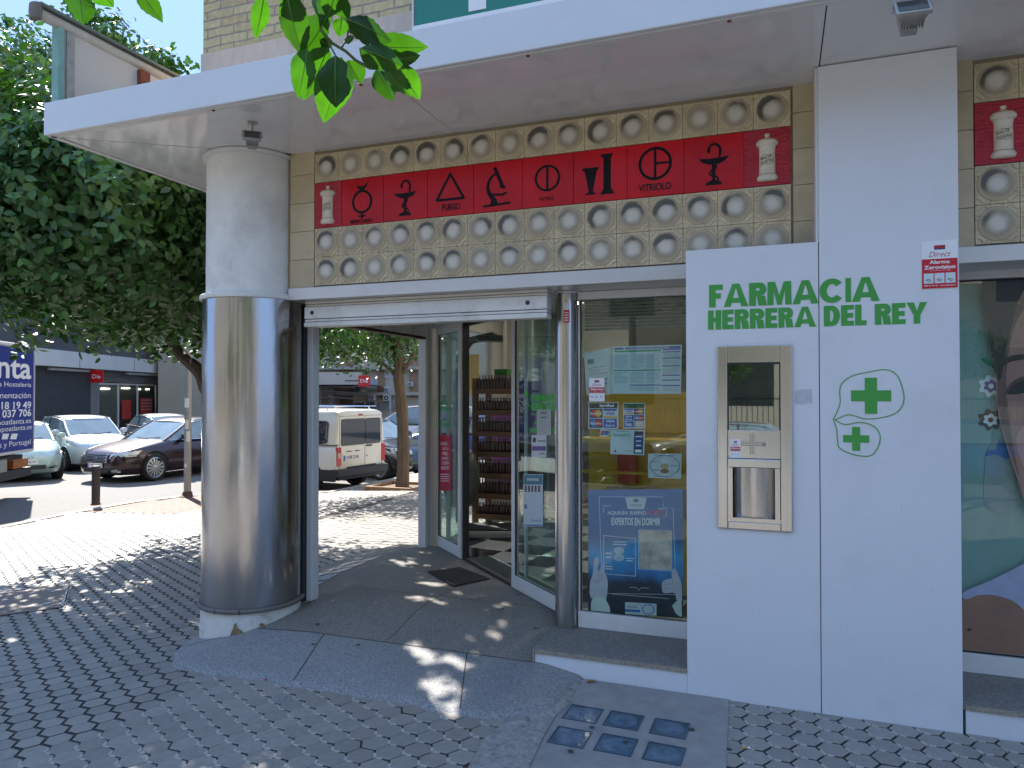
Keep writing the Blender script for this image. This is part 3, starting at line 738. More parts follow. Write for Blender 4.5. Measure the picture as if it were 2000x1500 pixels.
def bowl_of_hygieia(mb, f, x, z):
    def P(pts): return [(x+a,z+b) for a,b in pts]
    h0,h1 = f
    mb.prism(F,P([(-.082,.178),(-.06,.155),(-.03,.143),(0,.139),(.03,.143),(.06,.155),(.083,.182),(.03,.176),(-.03,.174)]),h0,h1)
    mb.prism(F,P([(-.008,.05),(.008,.05),(.010,.142),(-.010,.142)]),h0,h1-.0001)
    mb.prism(F,P([(-.045,.026),(.045,.026),(.040,.040),(.012,.052),(-.012,.052),(-.040,.040)]),h0,h1-.0002)
    mb.stroke(F,P([(.012,.045),(.026,.055),(.018,.07),(-.010,.078),(-.024,.09),(-.014,.105),(.008,.115),(.016,.128),(.012,.138)]),.010,h0,h1+.0002)
    mb.stroke(F,P([(.030,.178),(.036,.205),(.036,.225),(.026,.245),(.006,.256),(-.014,.250),(-.024,.234),(-.027,.215),(-.024,.205)]),[.010,.014,.015,.015,.015,.014,.015,.016,.004],h0,h1-.0003)
picts = ['mercury','bowl','fire','scope','nitre','beakers','vitriol','bowl2']
tile_cols = []
for i,kind in enumerate(picts):
    x0 = X0+i*W8; x = x0+W8/2; z = RZ0
    mb = MB(); mb.fbox(F,x0+.0012,x0+W8-.0012,RZ0+.001,RZ1-.001,-.02,.004)
    t = mb.build('pictogram_tile', M['red'], B, bevel=.0015)
    m = MB(); f = (.003,.0062); fl = .0068
    if kind == 'mercury':
        m.ring(F,x,z+.150,.062,.078,*f,sq=1.03); m.stroke(F,[(x,z+.075),(x,z+.035)],.014,.003,.006); m.stroke(F,[(x-.026,z+.054),(x+.026,z+.054)],.012,.003,.0064)
        m.prism(F,[(x+a,z+b) for a,b in ((-.045,.278),(-.035,.262),(-.015,.253),(.01,.254),(.03,.266),(.048,.285),(.034,.250),(.018,.232),(0,.226),(-.02,.230),(-.038,.248))],.003,.0058)
        m.text(F,'MERCURIO',x-.09,z+.008,.17,.024,fl,bold=.03)
    elif kind == 'bowl': bowl_of_hygieia(m,f,x,z+.002)
    elif kind == 'bowl2': bowl_of_hygieia(m,f,x,z+.006)
    elif kind == 'fire':
        m.stroke(F,[(x-.098,z+.105),(x+.098,z+.105)],.016,*f); m.stroke(F,[(x-.098,z+.100),(x+.004,z+.272)],.016,.003,.0060); m.stroke(F,[(x+.098,z+.100),(x-.002,z+.272)],.016,.003,.0065)
        m.text(F,'FUEGO',x-.055,z+.035,.125,.042,fl,bold=.022)
    elif kind == 'scope':
        m.stroke(F,[(x-.02,z+.275),(x+.028,z+.165),(x+.036,z+.145)],[.022,.022,.026],*f)
        m.stroke(F,arc(x+.02,z+.155,.085,110,235),[.010,.014,.016,.018,.018,.018,.018,.018,.02,.022,.024,.026,.03,.034,.036],.003,.0060)
        m.stroke(F,[(x-.028,z+.105),(x+.035,z+.100),(x+.062,z+.112)],.014,.003,.0065)
        m.prism(F,[(x+a,z+b) for a,b in ((-.04,.095),(-.012,.085),(.0,.055),(.0,.045),(-.05,.045),(-.045,.06))],.003,.0058)
        m.stroke(F,[(x-.095,z+.036),(x+.085,z+.046)],.014,.003,.0067)
        m.stroke(F,[(x+.015,z+.155),(x+.05,z+.142)],.016,.003,.0069)
    elif kind == 'nitre':
        m.ring(F,x,z+.172,.067,.081,*f); m.stroke(F,[(x,z+.238),(x,z+.106)],.014,.003,.0060)
        m.text(F,'NITRO',x-.05,z+.035,.09,.024,fl,bold=.0)
    elif kind == 'beakers':
        m.prism(F,[(x+a,z+b) for a,b in ((-.105,.205),(-.105,.190),(-.092,.185),(-.068,.072),(-.072,.058),(-.095,.045),(-.02,.045),(-.038,.058),(-.042,.072),(-.018,.185),(-.008,.190),(-.008,.205))],*f)
        m.prism(F,[(x+a,z+b) for a,b in ((.008,.278),(.008,.262),(.022,.255),(.022,.075),(.014,.058),(-.002,.040),(.088,.040),(.078,.058),(.066,.075),(.066,.255),(.074,.262),(.074,.278))],*f)
    elif kind == 'vitriol':
        m.ring(F,x,z+.188,.080,.096,*f); m.stroke(F,[(x,z+.269),(x,z+.107)],.014,.003,.0060); m.stroke(F,[(x+.007,z+.188),(x+.083,z+.188)],.012,.003,.0065)
        m.text(F,'VITRIOLO',x-.095,z+.032,.185,.042,fl,bold=.016)
    m.build('pictogram', M['black'], t)

# lintel, shutter, doorway
ZL0,ZL1 = 2.252,2.334
mb = MB(); mb.box(-3.185,PX0-.001,.175,.50,ZL0,ZL1); mb.box(PX2+.001,XR,.175,.50,ZL0,ZL1); mb.build('lintel', M['lintel'], B, bevel=.004)
mb = MB()
SX0,SX1 = -3.115,-1.335
for z0,z1,y0 in ((2.232,2.251,.27),(2.214,2.229,.275),(2.128,2.211,.262),(2.108,2.124,.268),(2.072,2.104,.258)): mb.box(SX0,SX1,y0,.36,z0,z1)
sh = mb.build('roller_shutter', M['shutter'], B, bevel=.004, seg=3)
mb = MB(); FS = frY(.262)
for x in (-3.05,-1.46): mb = MB(); mb.ring(FS,x,2.17,.008,.014,0,.004,16); mb.disc(FS,x,2.17,.0085,h=.0005,n=12); mb.build('shutter_lock', M['dark'], sh)
mb = MB(); 
for x in (-2.40,-1.92): mb.tube([(x,.26,2.112),(x+.03,.22,2.104),(x+.045,.215,2.102)],[.006,.005,.004],6)
mb.build('shutter_handle', M['alu'], sh)
# steel post
mb = MB(); mb.lathe((-1.272,.475,0),[(.073,.13),(.073,2.245)],48); mb.build('steel_post', M['steel2'], B, smooth=True)
mb = MB(); mb.lathe((-1.272,.475,0),[(.079,2.240),(.079,2.251)],48); mb.build('post_collar', M['alu'], B, smooth=True)
# white front stile beside the round column (side doorway)
def box_on(mb, A, Bp, t0, t1, z0, z1):                       # a bar along A->Bp in plan, t0..t1 to its left
    A = Vector(A); Bp = Vector(Bp); d = (Bp-A).normalized(); n = Vector((-d.y,d.x))
    mb.vprism([tuple(A+n*t0),tuple(Bp+n*t0),tuple(Bp+n*t1),tuple(A+n*t1)],z0,z1)
SXP = -3.19
mb = MB(); mb.box(SXP-.045,SXP+.005,.46,.54,.10,2.3); mb.build('side_door_post', M['alu'], B, bevel=.004)
mb = MB(); mb.box(SXP-.12,SXP-.046,.42,.50,.10,2.28); mb.build('post_gap_strip', M['dark'], B)  # dark strip filling the gap between the column and the post
mb = MB(); mb.box(SXP-.05,SXP+.03,2.20,2.27,.10,2.3); mb.build('side_door_post', M['alu'], B, bevel=.004)
mb = MB(); mb.box(SXP-.08,SXP+.05,2.29,2.40,.10,2.45); mb.build('corner_post', M['alu'], B, bevel=.004)
mb = MB(); mb.box(SXP-.04,SXP+.025,.56,2.20,2.150,2.30); sdh = mb.build('side_shutter', M['shutter'], B, bevel=.004)
mb = MB(); mb.box(SXP-.045,SXP+.03,.56,2.20,2.128,2.148); mb.build('side_shutter_seal', mat('seal',(.06,.015,.012),.7), sdh)
mb = MB(); mb.box(SXP+.025,SXP+.045,1.15,1.38,2.17,2.235); mb.box(SXP+.045,SXP+.052,1.24,1.27,2.185,2.22)
for y in (.8,1.95): mb.box(SXP+.025,SXP+.030,y-.015,y+.015,2.20,2.23)
mb.build('side_shutter_lock', M['lampmetal'], sdh, bevel=.003)
mb = MB(); mb.box(SXP+.052,SXP+.058,1.22,1.30,2.175,2.225); 
mb = MB(); mb.box(SXP-.03,SXP-.005,2.272,2.287,.10,2.3); mb.build('frame_gap', M['seam'], B)
# porch ceiling
mb = MB(); mb.vprism([(-3.16,.37),(-1.2,.37),(-1.2,.62),(-3.16,2.45)],2.335,2.36); mb.build('porch_ceiling', mat('porch_ceiling',(.52,.5,.46),.5,var=.12,vscale=3,stain=(.25,.22,.18)), B)
mb = MB(); mb.tube([(-3.1,.45,2.326),(-3.1,2.2,2.326)],.012,6); mb.tube([(-3.1,2.2,2.326),(-1.35,.55,2.326)],.012,6); mb.tube([(-2.9,.45,2.326),(-3.0,2.12,2.326)],.008,6); mb.build('ceiling_track', M['dark'], B)

# the diagonal glass front
DA = Vector((-1.335,.640)); DB = Vector((-3.16,2.395))
dd = (DB-DA).normalized(); dn = Vector((-dd.y,dd.x))          # dn points outward (towards the porch) or inward
if dn.dot(Vector((-1,-1))) < 0: dn = -dn
DL = (DB-DA).length
FD = Fr((DB.x,DB.y,.15), (-dd.x,-dd.y,0), (0,0,1))            # from the far left end to the post
def on(u): # distance along FD of the pixel column u on the wall line (at floor level)
    d = ray(u,1100); A = Vector((CAM.x,CAM.y)); dv = Vector((d.x,d.y)); q = DA-DB; 
    den = dv.x*q.y-dv.y*q.x; t = ((DB.x-A.x)*q.y-(DB.y-A.y)*q.x)/den; P = A+dv*t; return (P-DB).length
s0,s1,s2,s3,s4,s5 = on(842),on(890),on(905),on(1003),on(1013),DL
def leaf_frame(a0,a1,z0,z1,w,wb,wt,name):
    mb = MB()
    mb.fbox(FD,a0,a0+w,z0,z1,-.02,.02); mb.fbox(FD,a1-w,a1,z0,z1,-.02,.02)
    mb.fbox(FD,a0+w,a1-w,z0,z0+wb,-.02,.02); mb.fbox(FD,a0+w,a1-w,z1-wt,z1,-.02,.02)
    f = mb.build(name, M['alu'], B, bevel=.003)
    g = MB(); g.fbox(FD,a0+w-.003,a1-w+.003,z0+wb-.003,z1-wt+.003,-.004,.004); g.build('door_glass', M['glassd'], f)
    m = MB(); m.stroke(FD,[(a0+w,z0+wb),(a1-w,z0+wb),(a1-w,z1-wt),(a0+w,z1-wt)],.010,.003,.014,True); m.build('glass_seal', M['rubber'], f)
    return f
leafL = leaf_frame(s0-.02,s2-.035,.0,2.10,.055,.10,.08,'fixed_leaf')
leafR = leaf_frame(s3,s5-.005,.0,2.20,.055,.10,.06,'fixed_leaf')
mb = MB(); mb.fbox(FD,-.02,s3+.02,2.10,2.20,-.03,.03); mb.fbox(FD,s2-.030,s2,.0,2.1,-.02,.03); mb.build('door_frame', M['alu'], B, bevel=.003)
mb = MB(); mb.fbox(FD,s2-.005,s2+.012,.0,2.1,-.05,.01); mb.fbox(FD,s2+.012,s3,.0,.012,-.02,.01);mb.fbox(FD,s2,s3,2.06,2.10,-.06,-.03); mb.build('door_track', M['dark'], B)
# a sliding leaf parked behind each fixed one
mb = MB(); mb.fbox(FD,s3+.10,s3+.125,.02,2.08,-.06,-.04); mb.fbox(FD,s0+.10,s0+.12,.02,2.08,-.06,-.04); mb.fbox(FD,s0+.16,s0+.175,.02,2.08,-.06,-.04); sl = mb.build('sliding_leaf', M['alu'], B, bevel=.002)
mb = MB(); mb.fbox(FD,s3+.125,s5-.06,.02,2.08,-.052,-.048); mb.fbox(FD,s0+.175,s2-.1,.02,2.08,-.052,-.048); mb.build('sliding_glass', M['glassd'], sl)
mb = MB(); mb.fbox(FD,-.075,-.03,1.50,1.59,.0,.035); mb.build('alarm_box', M['lampmetal'], B, bevel=.004)

# shop window left of the panel
GY = .485
WX0,WX1 = -1.195,PX0-.002
def shop_window(x0,x1,z1=2.25,fr=.03,top=.050):
    mb = MB()
    mb.box(x0,x0+.012,GY-.01,GY+.05,.236,z1-top); mb.box(x0,x1,GY-.02,GY+.06,z1-top,z1); mb.box(x0,x1,GY-.025,GY+.06,.137,.236); mb.box(x1-.014,x1,GY-.01,GY+.05,.236,z1-top)
    f = mb.build('window_frame', M['alu'], B, bevel=.003)
    g = MB(); g.box(x0+.012,x1-.014,GY,GY+.008,.236,z1-top); g.build('window_glass', M['glass'], f)
    m = MB(); FG = frY(GY); m.stroke(FG,[(x0+.016,.242),(x1-.018,.242),(x1-.018,z1-top-.006),(x0+.016,z1-top-.006)],.008,.001,.008,True); m.build('glass_seal', M['rubber'], f)
shop_window(WX0,WX1); shop_window(PX2+.002,4.2,2.26)
# step and sill
def sill(x0,x1,left):
    mb = MB(); mb.box(x0,x1,.0,.62,.112,.136); s = mb.build('granite_sill', M['granite'], B, bevel=.002)
    mb = MB(); mb.box(x0+.012,x1,-.004,.0015,.1125,.1345); 
    if left: mb.box(x0-.0015,x0+.010,-.003,.45,.03,.1345)
    mb.build('sawn_edge', M['granite_e'], s)
    mb = MB(); mb.box(x0+.012,x1,.004,.05,-.06,.111); mb.build('white_riser', M['panel'], B)
sill(-1.338,PX0-.001,True); sill(PX2+.001,6.0,False)
# upper storeys in yellow brick
def brickmat():
    m = bpy.data.materials.new('yellow_brick'); m.use_nodes = True; t = m.node_tree; b = t.nodes['Principled BSDF']; L = t.links.new
    b.inputs['Roughness'].default_value = .85
    g = nn(t,'ShaderNodeNewGeometry'); sp = nn(t,'ShaderNodeSeparateXYZ'); L(g.outputs['Position'],sp.inputs[0])
    ad = nn(t,'ShaderNodeMath',operation='ADD'); L(sp.outputs[0],ad.inputs[0]); L(sp.outputs[1],ad.inputs[1])
    cb = nn(t,'ShaderNodeCombineXYZ'); L(ad.outputs[0],cb.inputs[0]); L(sp.outputs[2],cb.inputs[1])
    n0 = nn(t,'ShaderNodeTexNoise'); n0.inputs['Scale'].default_value = 9; L(g.outputs['Position'],n0.inputs['Vector'])
    off = nn(t,'ShaderNodeVectorMath',operation='SCALE'); off.inputs['Scale'].default_value = .018; L(n0.outputs[1],off.inputs[0])
    sm = nn(t,'ShaderNodeVectorMath',operation='ADD'); L(cb.outputs[0],sm.inputs[0]); L(off.outputs[0],sm.inputs[1])
    br = nn(t,'ShaderNodeTexBrick'); L(sm.outputs[0],br.inputs['Vector'])
    br.inputs['Scale'].default_value = 1; br.inputs['Brick Width'].default_value = .24; br.inputs['Row Height'].default_value = .066; br.inputs['Mortar Size'].default_value = .0065
    br.inputs['Mortar Smooth'].default_value = .35; br.inputs['Color1'].default_value = (.60,.48,.26,1); br.inputs['Color2'].default_value = (.47,.36,.19,1); br.inputs['Mortar'].default_value = (.33,.27,.215,1)
    n = nn(t,'ShaderNodeTexNoise'); n.inputs['Scale'].default_value = 24; n.inputs['Detail'].default_value = 6; L(g.outputs['Position'],n.inputs['Vector'])
    mr = nn(t,'ShaderNodeMapRange'); mr.inputs[3].default_value = .65; mr.inputs[4].default_value = 1.35; L(n.outputs[0],mr.inputs[0])
    v = nn(t,'ShaderNodeVectorMath',operation='SCALE'); L(br.outputs[0],v.inputs[0]); L(mr.outputs[0],v.inputs['Scale']); L(v.outputs[0],b.inputs['Base Color'])
    iv = nn(t,'ShaderNodeMath',operation='MULTIPLY_ADD'); L(br.outputs[1],iv.inputs[0]); iv.inputs[1].default_value = -1.2; L(n.outputs[0],iv.inputs[2])
    bp = nn(t,'ShaderNodeBump'); bp.inputs['Distance'].default_value = .008; bp.inputs['Strength'].default_value = .8; L(iv.outputs[0],bp.inputs['Height']); L(bp.outputs[0],b.inputs['Normal'])
    return m
YB = YT
zs = at(520,81,'y',YB).z
bx = at(397,80,'y',YB).x
M['brick'] = brickmat()
mb = MB(); mb.box(bx,XR,YB,14,zs,13.5); up_ = mb.build('brick_wall', M['brick'], B)
mb = MB()
x = bx-.01
while x < XR: mb.box(x,min(x+.92,XR)-.004,YB-.012,YB+.10,CEIL+.06,zs-.002); x += .92
mb.box(bx-.011,bx+.1,YB+.101,14,CEIL+.06,zs-.002)
mb.build('stone_course', mat('stone_course',(.60,.48,.37),.8,var=.1,vscale=5,bump=.4,bscale=40,stretch=(3,3,1),stain=(.33,.28,.22)), B)
mb = MB(); mb.box(bx-.1,XR,YB-.1,14.1,13.502,13.8); mb.build('roof_parapet', M['canopy'], B)
# side facade below (seen only through the glass) and inside of the shop
PLW = mat('shop_wall',(.55,.54,.50),.7,var=.04); 
mb = MB(); mb.box(-3.24,-3.16,3.9,14,.0,CEIL+.02); mb.box(-3.24,-3.16,2.41,3.9,2.3,CEIL+.02); mb.build('side_wall', PLW, B)
mb = MB(); mb.box(-3.20,-3.19,2.41,3.9,.12,2.3); mb.build('side_window_glass', M['glass'], B)
mb = MB(); mb.box(-3.1,4.2,6.0,6.1,.15,3.0); mb.box(4.2,4.3,.3,6.0,.15,3.0); mb.build('interior_wall', PLW, B)
mb = MB(); mb.vprism([(-1.2,.7),(4.2,.7),(4.2,6),(-3.15,6),(-3.15,2.6)],2.75,2.8); mb.build('interior_ceiling', mat('shop_ceiling',(.6,.6,.58),.8,var=0), B)
mb = MB(); mb.vprism([(-1.25,.66),(4.2,.66),(4.2,6),(-3.15,6),(-3.15,2.47)],.12,.152)
def checker():
    m = bpy.data.materials.new('checker_floor'); m.use_nodes = True; t = m.node_tree; b = t.nodes['Principled BSDF']; L = t.links.new
    g = nn(t,'ShaderNodeNewGeometry'); mp = nn(t,'ShaderNodeMapping'); mp.inputs['Rotation'].default_value = (0,0,R(8)); L(g.outputs['Position'],mp.inputs[0])
    c = nn(t,'ShaderNodeTexChecker'); c.inputs['Scale'].default_value = 2.6; c.inputs[1].default_value = (.5,.5,.48,1); c.inputs[2].default_value = (.018,.02,.022,1); L(mp.outputs[0],c.inputs[0])
    L(c.outputs[0],b.inputs['Base Color']); b.inputs['Roughness'].default_value = .14; return m
mb.build('shop_floor', checker(), B)
mb = MB(); mb.fbox(FD,s2,s3+.4,-.0,.0045,-.24,-.03); mb.build('threshold_strip', mat('mosaic',(.07,.09,.085),.3,var=.9,vscale=60), B)
mb = MB(); mb.fbox(FD,s2,s3+.4,.0,.006,-.26,-.243); mb.fbox(FD,s2,s3,.0,.008,-.03,-.012); mb.build('threshold_rail', M['alu'], B)
# lamps inside
lampm = mat('lamp_glow',(1,.93,.8),.5,var=0,emit=14)
FC = Fr((0,0,2.748),(1,0,0),(0,-1,0))
for x,y in ((-.95,1.6),(-2.2,3.4),(-1.2,3.3),(.2,2.0),(1.6,2.2),(-2.4,4.8),(-.6,4.6),(1.6,4.4)):
    mb = MB(); mb.disc(FC,x,-y,.075,h=.004); d = mb.build('ceiling_spot', lampm, B)
# ------------------------------------------------------------------ lettering and logo on the white panels
F0 = frY(0.0)
def span(u0,v0,u1,v1,y=0.0):
    a = at(u0,v0,'y',y); b = at(u1,v1,'y',y); return a.x,a.z,b.x,b.z
# bold geometric capitals as outlines built from bars and rings, so that the shapes read like the cut vinyl
def cap(mb, F, ch, x, z, w, h, s, hh):
    h0,h1 = hh
    def P(*pts): mb.prism(F,[(x+a*w,z+b*h) for a,b in pts],h0,h1)
    sw = s/w; sh = s*.82/h
    if ch == 'F': P((0,0),(sw,0),(sw,.5-sh*.5),(.85,.5-sh*.5),(.85,.5+sh*.5),(sw,.5+sh*.5),(sw,1-sh),(1,1-sh),(1,1),(0,1))
    elif ch == 'E': P((0,0),(1,0),(1,sh),(sw,sh),(sw,.5-sh*.5),(.94,.5-sh*.5),(.94,.5+sh*.5),(sw,.5+sh*.5),(sw,1-sh),(1,1-sh),(1,1),(0,1))
    elif ch == 'L': P((0,0),(1,0),(1,sh),(sw,sh),(sw,1),(0,1))
    elif ch == 'I': P((0,0),(1,0),(1,1),(0,1))
    elif ch == 'H': P((0,0),(sw,0),(sw,.5-sh*.5),(1-sw,.5-sh*.5),(1-sw,0),(1,0),(1,1),(1-sw,1),(1-sw,.5+sh*.5),(sw,.5+sh*.5),(sw,1),(0,1))
    elif ch == 'M': P((0,0),(sw*.9,0),(sw*.95,.62),(.5-sw*.32,0),(.5+sw*.32,0),(1-sw*.95,.62),(1-sw*.9,0),(1,0),(1-.02,1),(1-.02-sw*1.05,1),(.5,.40),(.02+sw*1.05,1),(.02,1))
    elif ch == 'Y': P((.5-sw/2,0),(.5+sw/2,0),(.5+sw/2,.40),(1,1),(1-sw*1.1,1),(.5,.58),(sw*1.1,1),(0,1),(.5-sw/2,.40))
    elif ch == 'A':
        P((0,0),(sw*1.05,0),(.5-sw*.05+.0,.80),(.5,.80),(.5,1),(.5-sw*.52,1)); P((1,0),(1-sw*1.05,0),(.5+sw*.05,.80),(.5,.80),(.5,1),(.5+sw*.52,1))
        a = .17; b = a+sh*.9; k = lambda t: sw*1.05+(.5-sw*1.1)*t/.80
        P((k(a),a),(1-k(a),a),(1-k(b),b),(k(b),b))
    elif ch == 'R':
        P((0,0),(sw,0),(sw,1),(0,1)); r = .5*(1-.42); cz = .42+r
        n = 10; out = [(.62+.38*cos(t),cz+r*sin(t)) for t in [pi/2-pi*i/n for i in range(n+1)]]; inn = [(.58+(.38-sw*.9)*cos(t),cz+(r-sh)*sin(t)) for t in [pi/2-pi*i/n for i in range(n+1)]]
        out = [(sw,1)]+out+[(sw,cz-r)]; inn = [(sw,1-sh)]+inn+[(sw,cz-r+sh)]
        m = len(out)
        for i in range(m-1): P(inn[i],inn[i+1],out[i+1],out[i])
        P((sw+.06,cz-r),(sw+.06+sw*1.15,cz-r),(1.02,0),(1.02-sw*1.2,0))
    elif ch == 'D':
        n = 14; ts = [pi/2-pi*i/n for i in range(n+1)]
        out = [(sw,1)]+[(.5+.5*cos(t),.5+.5*sin(t)) for t in ts]+[(sw,0)]; inn = [(sw,1-sh)]+[(.45+(.53-sw)*cos(t),.5+(.5-sh)*sin(t)) for t in ts]+[(sw,sh)]
        P((0,0),(sw,0),(sw,1),(0,1))
        for i in range(len(out)-1): P(inn[i],inn[i+1],out[i+1],out[i])
    elif ch == 'C':
        n = 24; a0,a1 = 38,322; ts = [R(a0+(a1-a0)*i/n) for i in range(n+1)]
        for i in range(n):
            o = lambda t:(.5+.5*cos(t),.5+.515*sin(t)); q = lambda t:(.5+(.5-sw)*cos(t),.5+(.515-sh)*sin(t))
            P(q(ts[i]),q(ts[i+1]),o(ts[i+1]),o(ts[i]))
def line(mb, F, word, x0, x1, z, h, s, W, gap, hh=(.0005,.0025)):
    tot = sum(W[c] for c in word)+gap*(len(word)-1); k = (x1-x0)/tot; x = x0; q = 0
    for c in word:
        if c != ' ': cap(mb,F,c,x,z,W[c]*k,h,s,(hh[0],hh[1]+.00012*(q%2)))
        x += (W[c]+gap)*k; q += 1
W1 = dict(F=.66,A=1.16,R=.80,M=1.10,C=1.08,I=.235,H=.76,E=.66,D=.84,L=.58,Y=1.0); W1[' '] = .30
mb = MB()
xa,_,xb,_ = span(1385,600,1718,583)
line(mb,F0,'FARMACIA',xa,xb,2.062,.120,.034,W1,.035)
xa,_,xb,_ = span(1383,640,1811,600)
line(mb,F0,'HERRERA DEL REY',xa,xb,1.944,.103,.0285,W1,.06)
mb.build('green_lettering', M['green'], B)
def plus(mb,F,cx,cz,r,t,sk=0): mb.prism(F,[(cx+a*r if abs(a)==1 else cx+a*t, cz+b*r if abs(b)==1 else cz+b*t) for a,b in ((-1,-.98),(-.98,-1),(.98,-1),(.98,-.98))][:0] or
    [(cx-t,cz-r),(cx+t,cz-r),(cx+t,cz-t),(cx+r,cz-t),(cx+r,cz+t),(cx+t,cz+t),(cx+t,cz+r),(cx-t,cz+r),(cx-t,cz+t),(cx-r,cz+t),(cx-r,cz-t),(cx-t,cz-t)],.0005,.0025)
mb = MB()
a = at(1701,773,'y',0); plus(mb,F0,a.x,a.z,.089,.027); a = at(1672,857,'y',0); plus(mb,F0,a.x,a.z,.059,.018)
def pix(pts,y=0.0): return [(at(u,v,'y',y).x, at(u,v,'y',y).z) for u,v in pts]
def crv(pts,closed=False,n=6):                              # smooth line through points
    out = []; m = len(pts)
    for i in range(m if closed else m-1):
        p0 = pts[(i-1)%m] if closed or i > 0 else pts[0]; p1 = pts[i]; p2 = pts[(i+1)%m]; p3 = pts[(i+2)%m] if closed or i+2 < m else pts[-1]
        for k in range(n):
            t = k/n
            out.append(tuple(.5*((2*p1[j])+(-p0[j]+p2[j])*t+(2*p0[j]-5*p1[j]+4*p2[j]-p3[j])*t*t+(-p0[j]+3*p1[j]-3*p2[j]+p3[j])*t**3) for j in (0,1)))
    if not closed: out.append(pts[-1])
    return out
bubble1 = pix([(1627,820),(1634,806),(1641,786),(1640,765),(1645,748),(1665,734),(1695,727),(1730,722),(1752,733),(1763,760),(1765,785),(1752,805),(1725,815),(1690,818),(1665,811),(1652,811),(1631,820)])
bubble2 = pix([(1628,821),(1634,838),(1636,862),(1640,875),(1662,886),(1688,891),(1705,887),(1717,868),(1718,848),(1706,832),(1680,825),(1650,829),(1630,819)])
mb.stroke(F0,crv(bubble1),.0045,.0005,.0022); mb.stroke(F0,crv(bubble2),.0045,.0005,.0023)
mb.build('cross_logo', M['green'], B)
mb = MB(); x0,z0,x1,z1 = span(1552,790,1587,760); mb.prism(F0,[(x0,z0+.005),(x0+.03,z0),(x1,z0+.008),(x1-.004,z1),(x0+.02,z1-.003),(x0,z1-.012)],.0003,.0008); mb.build('glue_patch', mat('glue_patch',(.50,.52,.56),.6,var=.08,vscale=30), B)

mb = MB()
for u,v,du,dv in ((1690,1010,3,6),(1760,985,2,9),(1480,1190,4,5),(1640,1220,2,8),(1820,1150,3,5),(1400,1120,5,3),(1720,1290,6,2),(1560,1320,3,3)):
    a_ = at(u,v,'y',0); b_ = at(u+du,v+dv,'y',0); mb.stroke(F0,[(a_.x,a_.z),((a_.x+b_.x)/2+.003,(a_.z+b_.z)/2),(b_.x,b_.z)],.0014,.0001,.0003)
sc_ = mb.build('scuff_marks', mat('scuff',(.33,.33,.34),.7), B); sc_['kind'] = 'stuff'
# ------------------------------------------------------------------ night hatch
x0,z0,x1,z1 = span(1403,1030,1546,673)
hw = x1-x0; hh_ = z1-z0
Hh = thing('night_hatch','brushed steel night service hatch with glass pane and curved drawer in the white panel','service hatch',(x0,0,z0))
FH = frY(0,x0,z0)
w1 = hw*.135; w2 = hw*.85
for a_,b_ in ((0,w1),(w2,hw)): MB().fbox(FH,a_,b_,0,hh_,-.01,.016).build('side_stile', M['steel2'], Hh, bevel=.004)
for a_,b_ in ((hh_*.905,hh_),(0,hh_*.038)): MB().fbox(FH,w1+.001,w2-.001,a_,b_,-.01,.013).build('cross_rail', M['steel2'], Hh, bevel=.003)
zg0,zg1 = hh_*.54,hh_*.903
mb = MB(); mb.fbox(FH,w1+.001,w2-.001,hh_*.385,zg0-.001,-.010,.006); pl_ = mb.build('speaker_plate', M['steel2'], Hh, bevel=.002)
mb = MB(); cx = hw*.47; cz = hh_*.465
for i in range(-6,7):
    for k in range(-6,7):
        if (abs(i) <= 1.5 or abs(k) <= 1.5): mb.disc(FH,cx+i*.0085,cz+k*.0085,.0027,h=.0065,n=8)
mb.build('speaker_holes', M['seam'], pl_)
mb = MB(); mb.flathe(FH,cx+.058,cz-.001,[(.011,.006),(.011,.010),(.008,.011),(.0075,.009),(.006,.013),(0,.014)],20); mb.build('call_button', M['steel'], pl_, smooth=True)
mb = MB(); mb.fbox(FH,w1+.001,w2-.001,hh_*.335,hh_*.383,-.012,.022); mb.build('ledge', M['steel2'], Hh, bevel=.004)
mb = MB(); rr = (w2-w1)*.43; cxm = (w1+w2)/2
c = FH.p(cxm,0,-.088)
mb.lathe((c.x,c.y,c.z),[(rr,hh_*.04),(rr,hh_*.334)],40,t0=-pi,t1=0,sy=.6); mb.build('curved_drawer', M['steel'], Hh, smooth='all')
for a_ in (w1,w2-.028): MB().fbox(FH,a_,a_+.024,hh_*.039,hh_*.334,-.10,.002).build('drawer_guide', M['steel2'], Hh)
mb = MB(); mb.fbox(FH,w1,w2,hh_*.038,hh_*.06,-.1,.004); mb.build('drawer_floor', M['steel2'], Hh)
# recess: the panel is cut out behind the hatch
box_in = MB(); box_in.fbox(FH,w1-.01,w2+.01,hh_*.03,hh_*.91,-.52,-.02)
mb = MB(); mb.fbox(FH,w1,w1+.006,zg0,zg1,-.02,.008);mb.fbox(FH,w2-.006,w2,zg0,zg1,-.02,.008);mb.fbox(FH,w1+.006,w2-.006,zg1-.006,zg1,-.02,.008); mb.build('glazing_bead', M['seam'], Hh)
mb = MB(); mb.fbox(FH,w1+.006,w2-.006,zg0,zg1-.006,-.004,.001); pane = mb.build('hatch_pane', M['glassh'], Hh)
mb = MB(); mb.fbox(FH,w1,w2,zg0-.01,zg1+.02,-.44,-.43); mb.fbox(FH,w1-.004,w1,zg0,zg1,-.43,-.02); mb.fbox(FH,w2,w2+.004,zg0,zg1,-.43,-.02); mb.fbox(FH,w1,w2,zg1,zg1+.004,-.43,-.02)
mb.build('hatch_lining', mat('hatch_lining',(.42,.40,.25),.6,var=.15,vscale=6), Hh)
mb = MB(); mb.fbox(FH,w1+.02,w2-.04,zg0+.0,zg0+.028,-.09,-.08); mb.build('notice_strip', mat('notice_blue',(.35,.5,.55),.5), Hh)
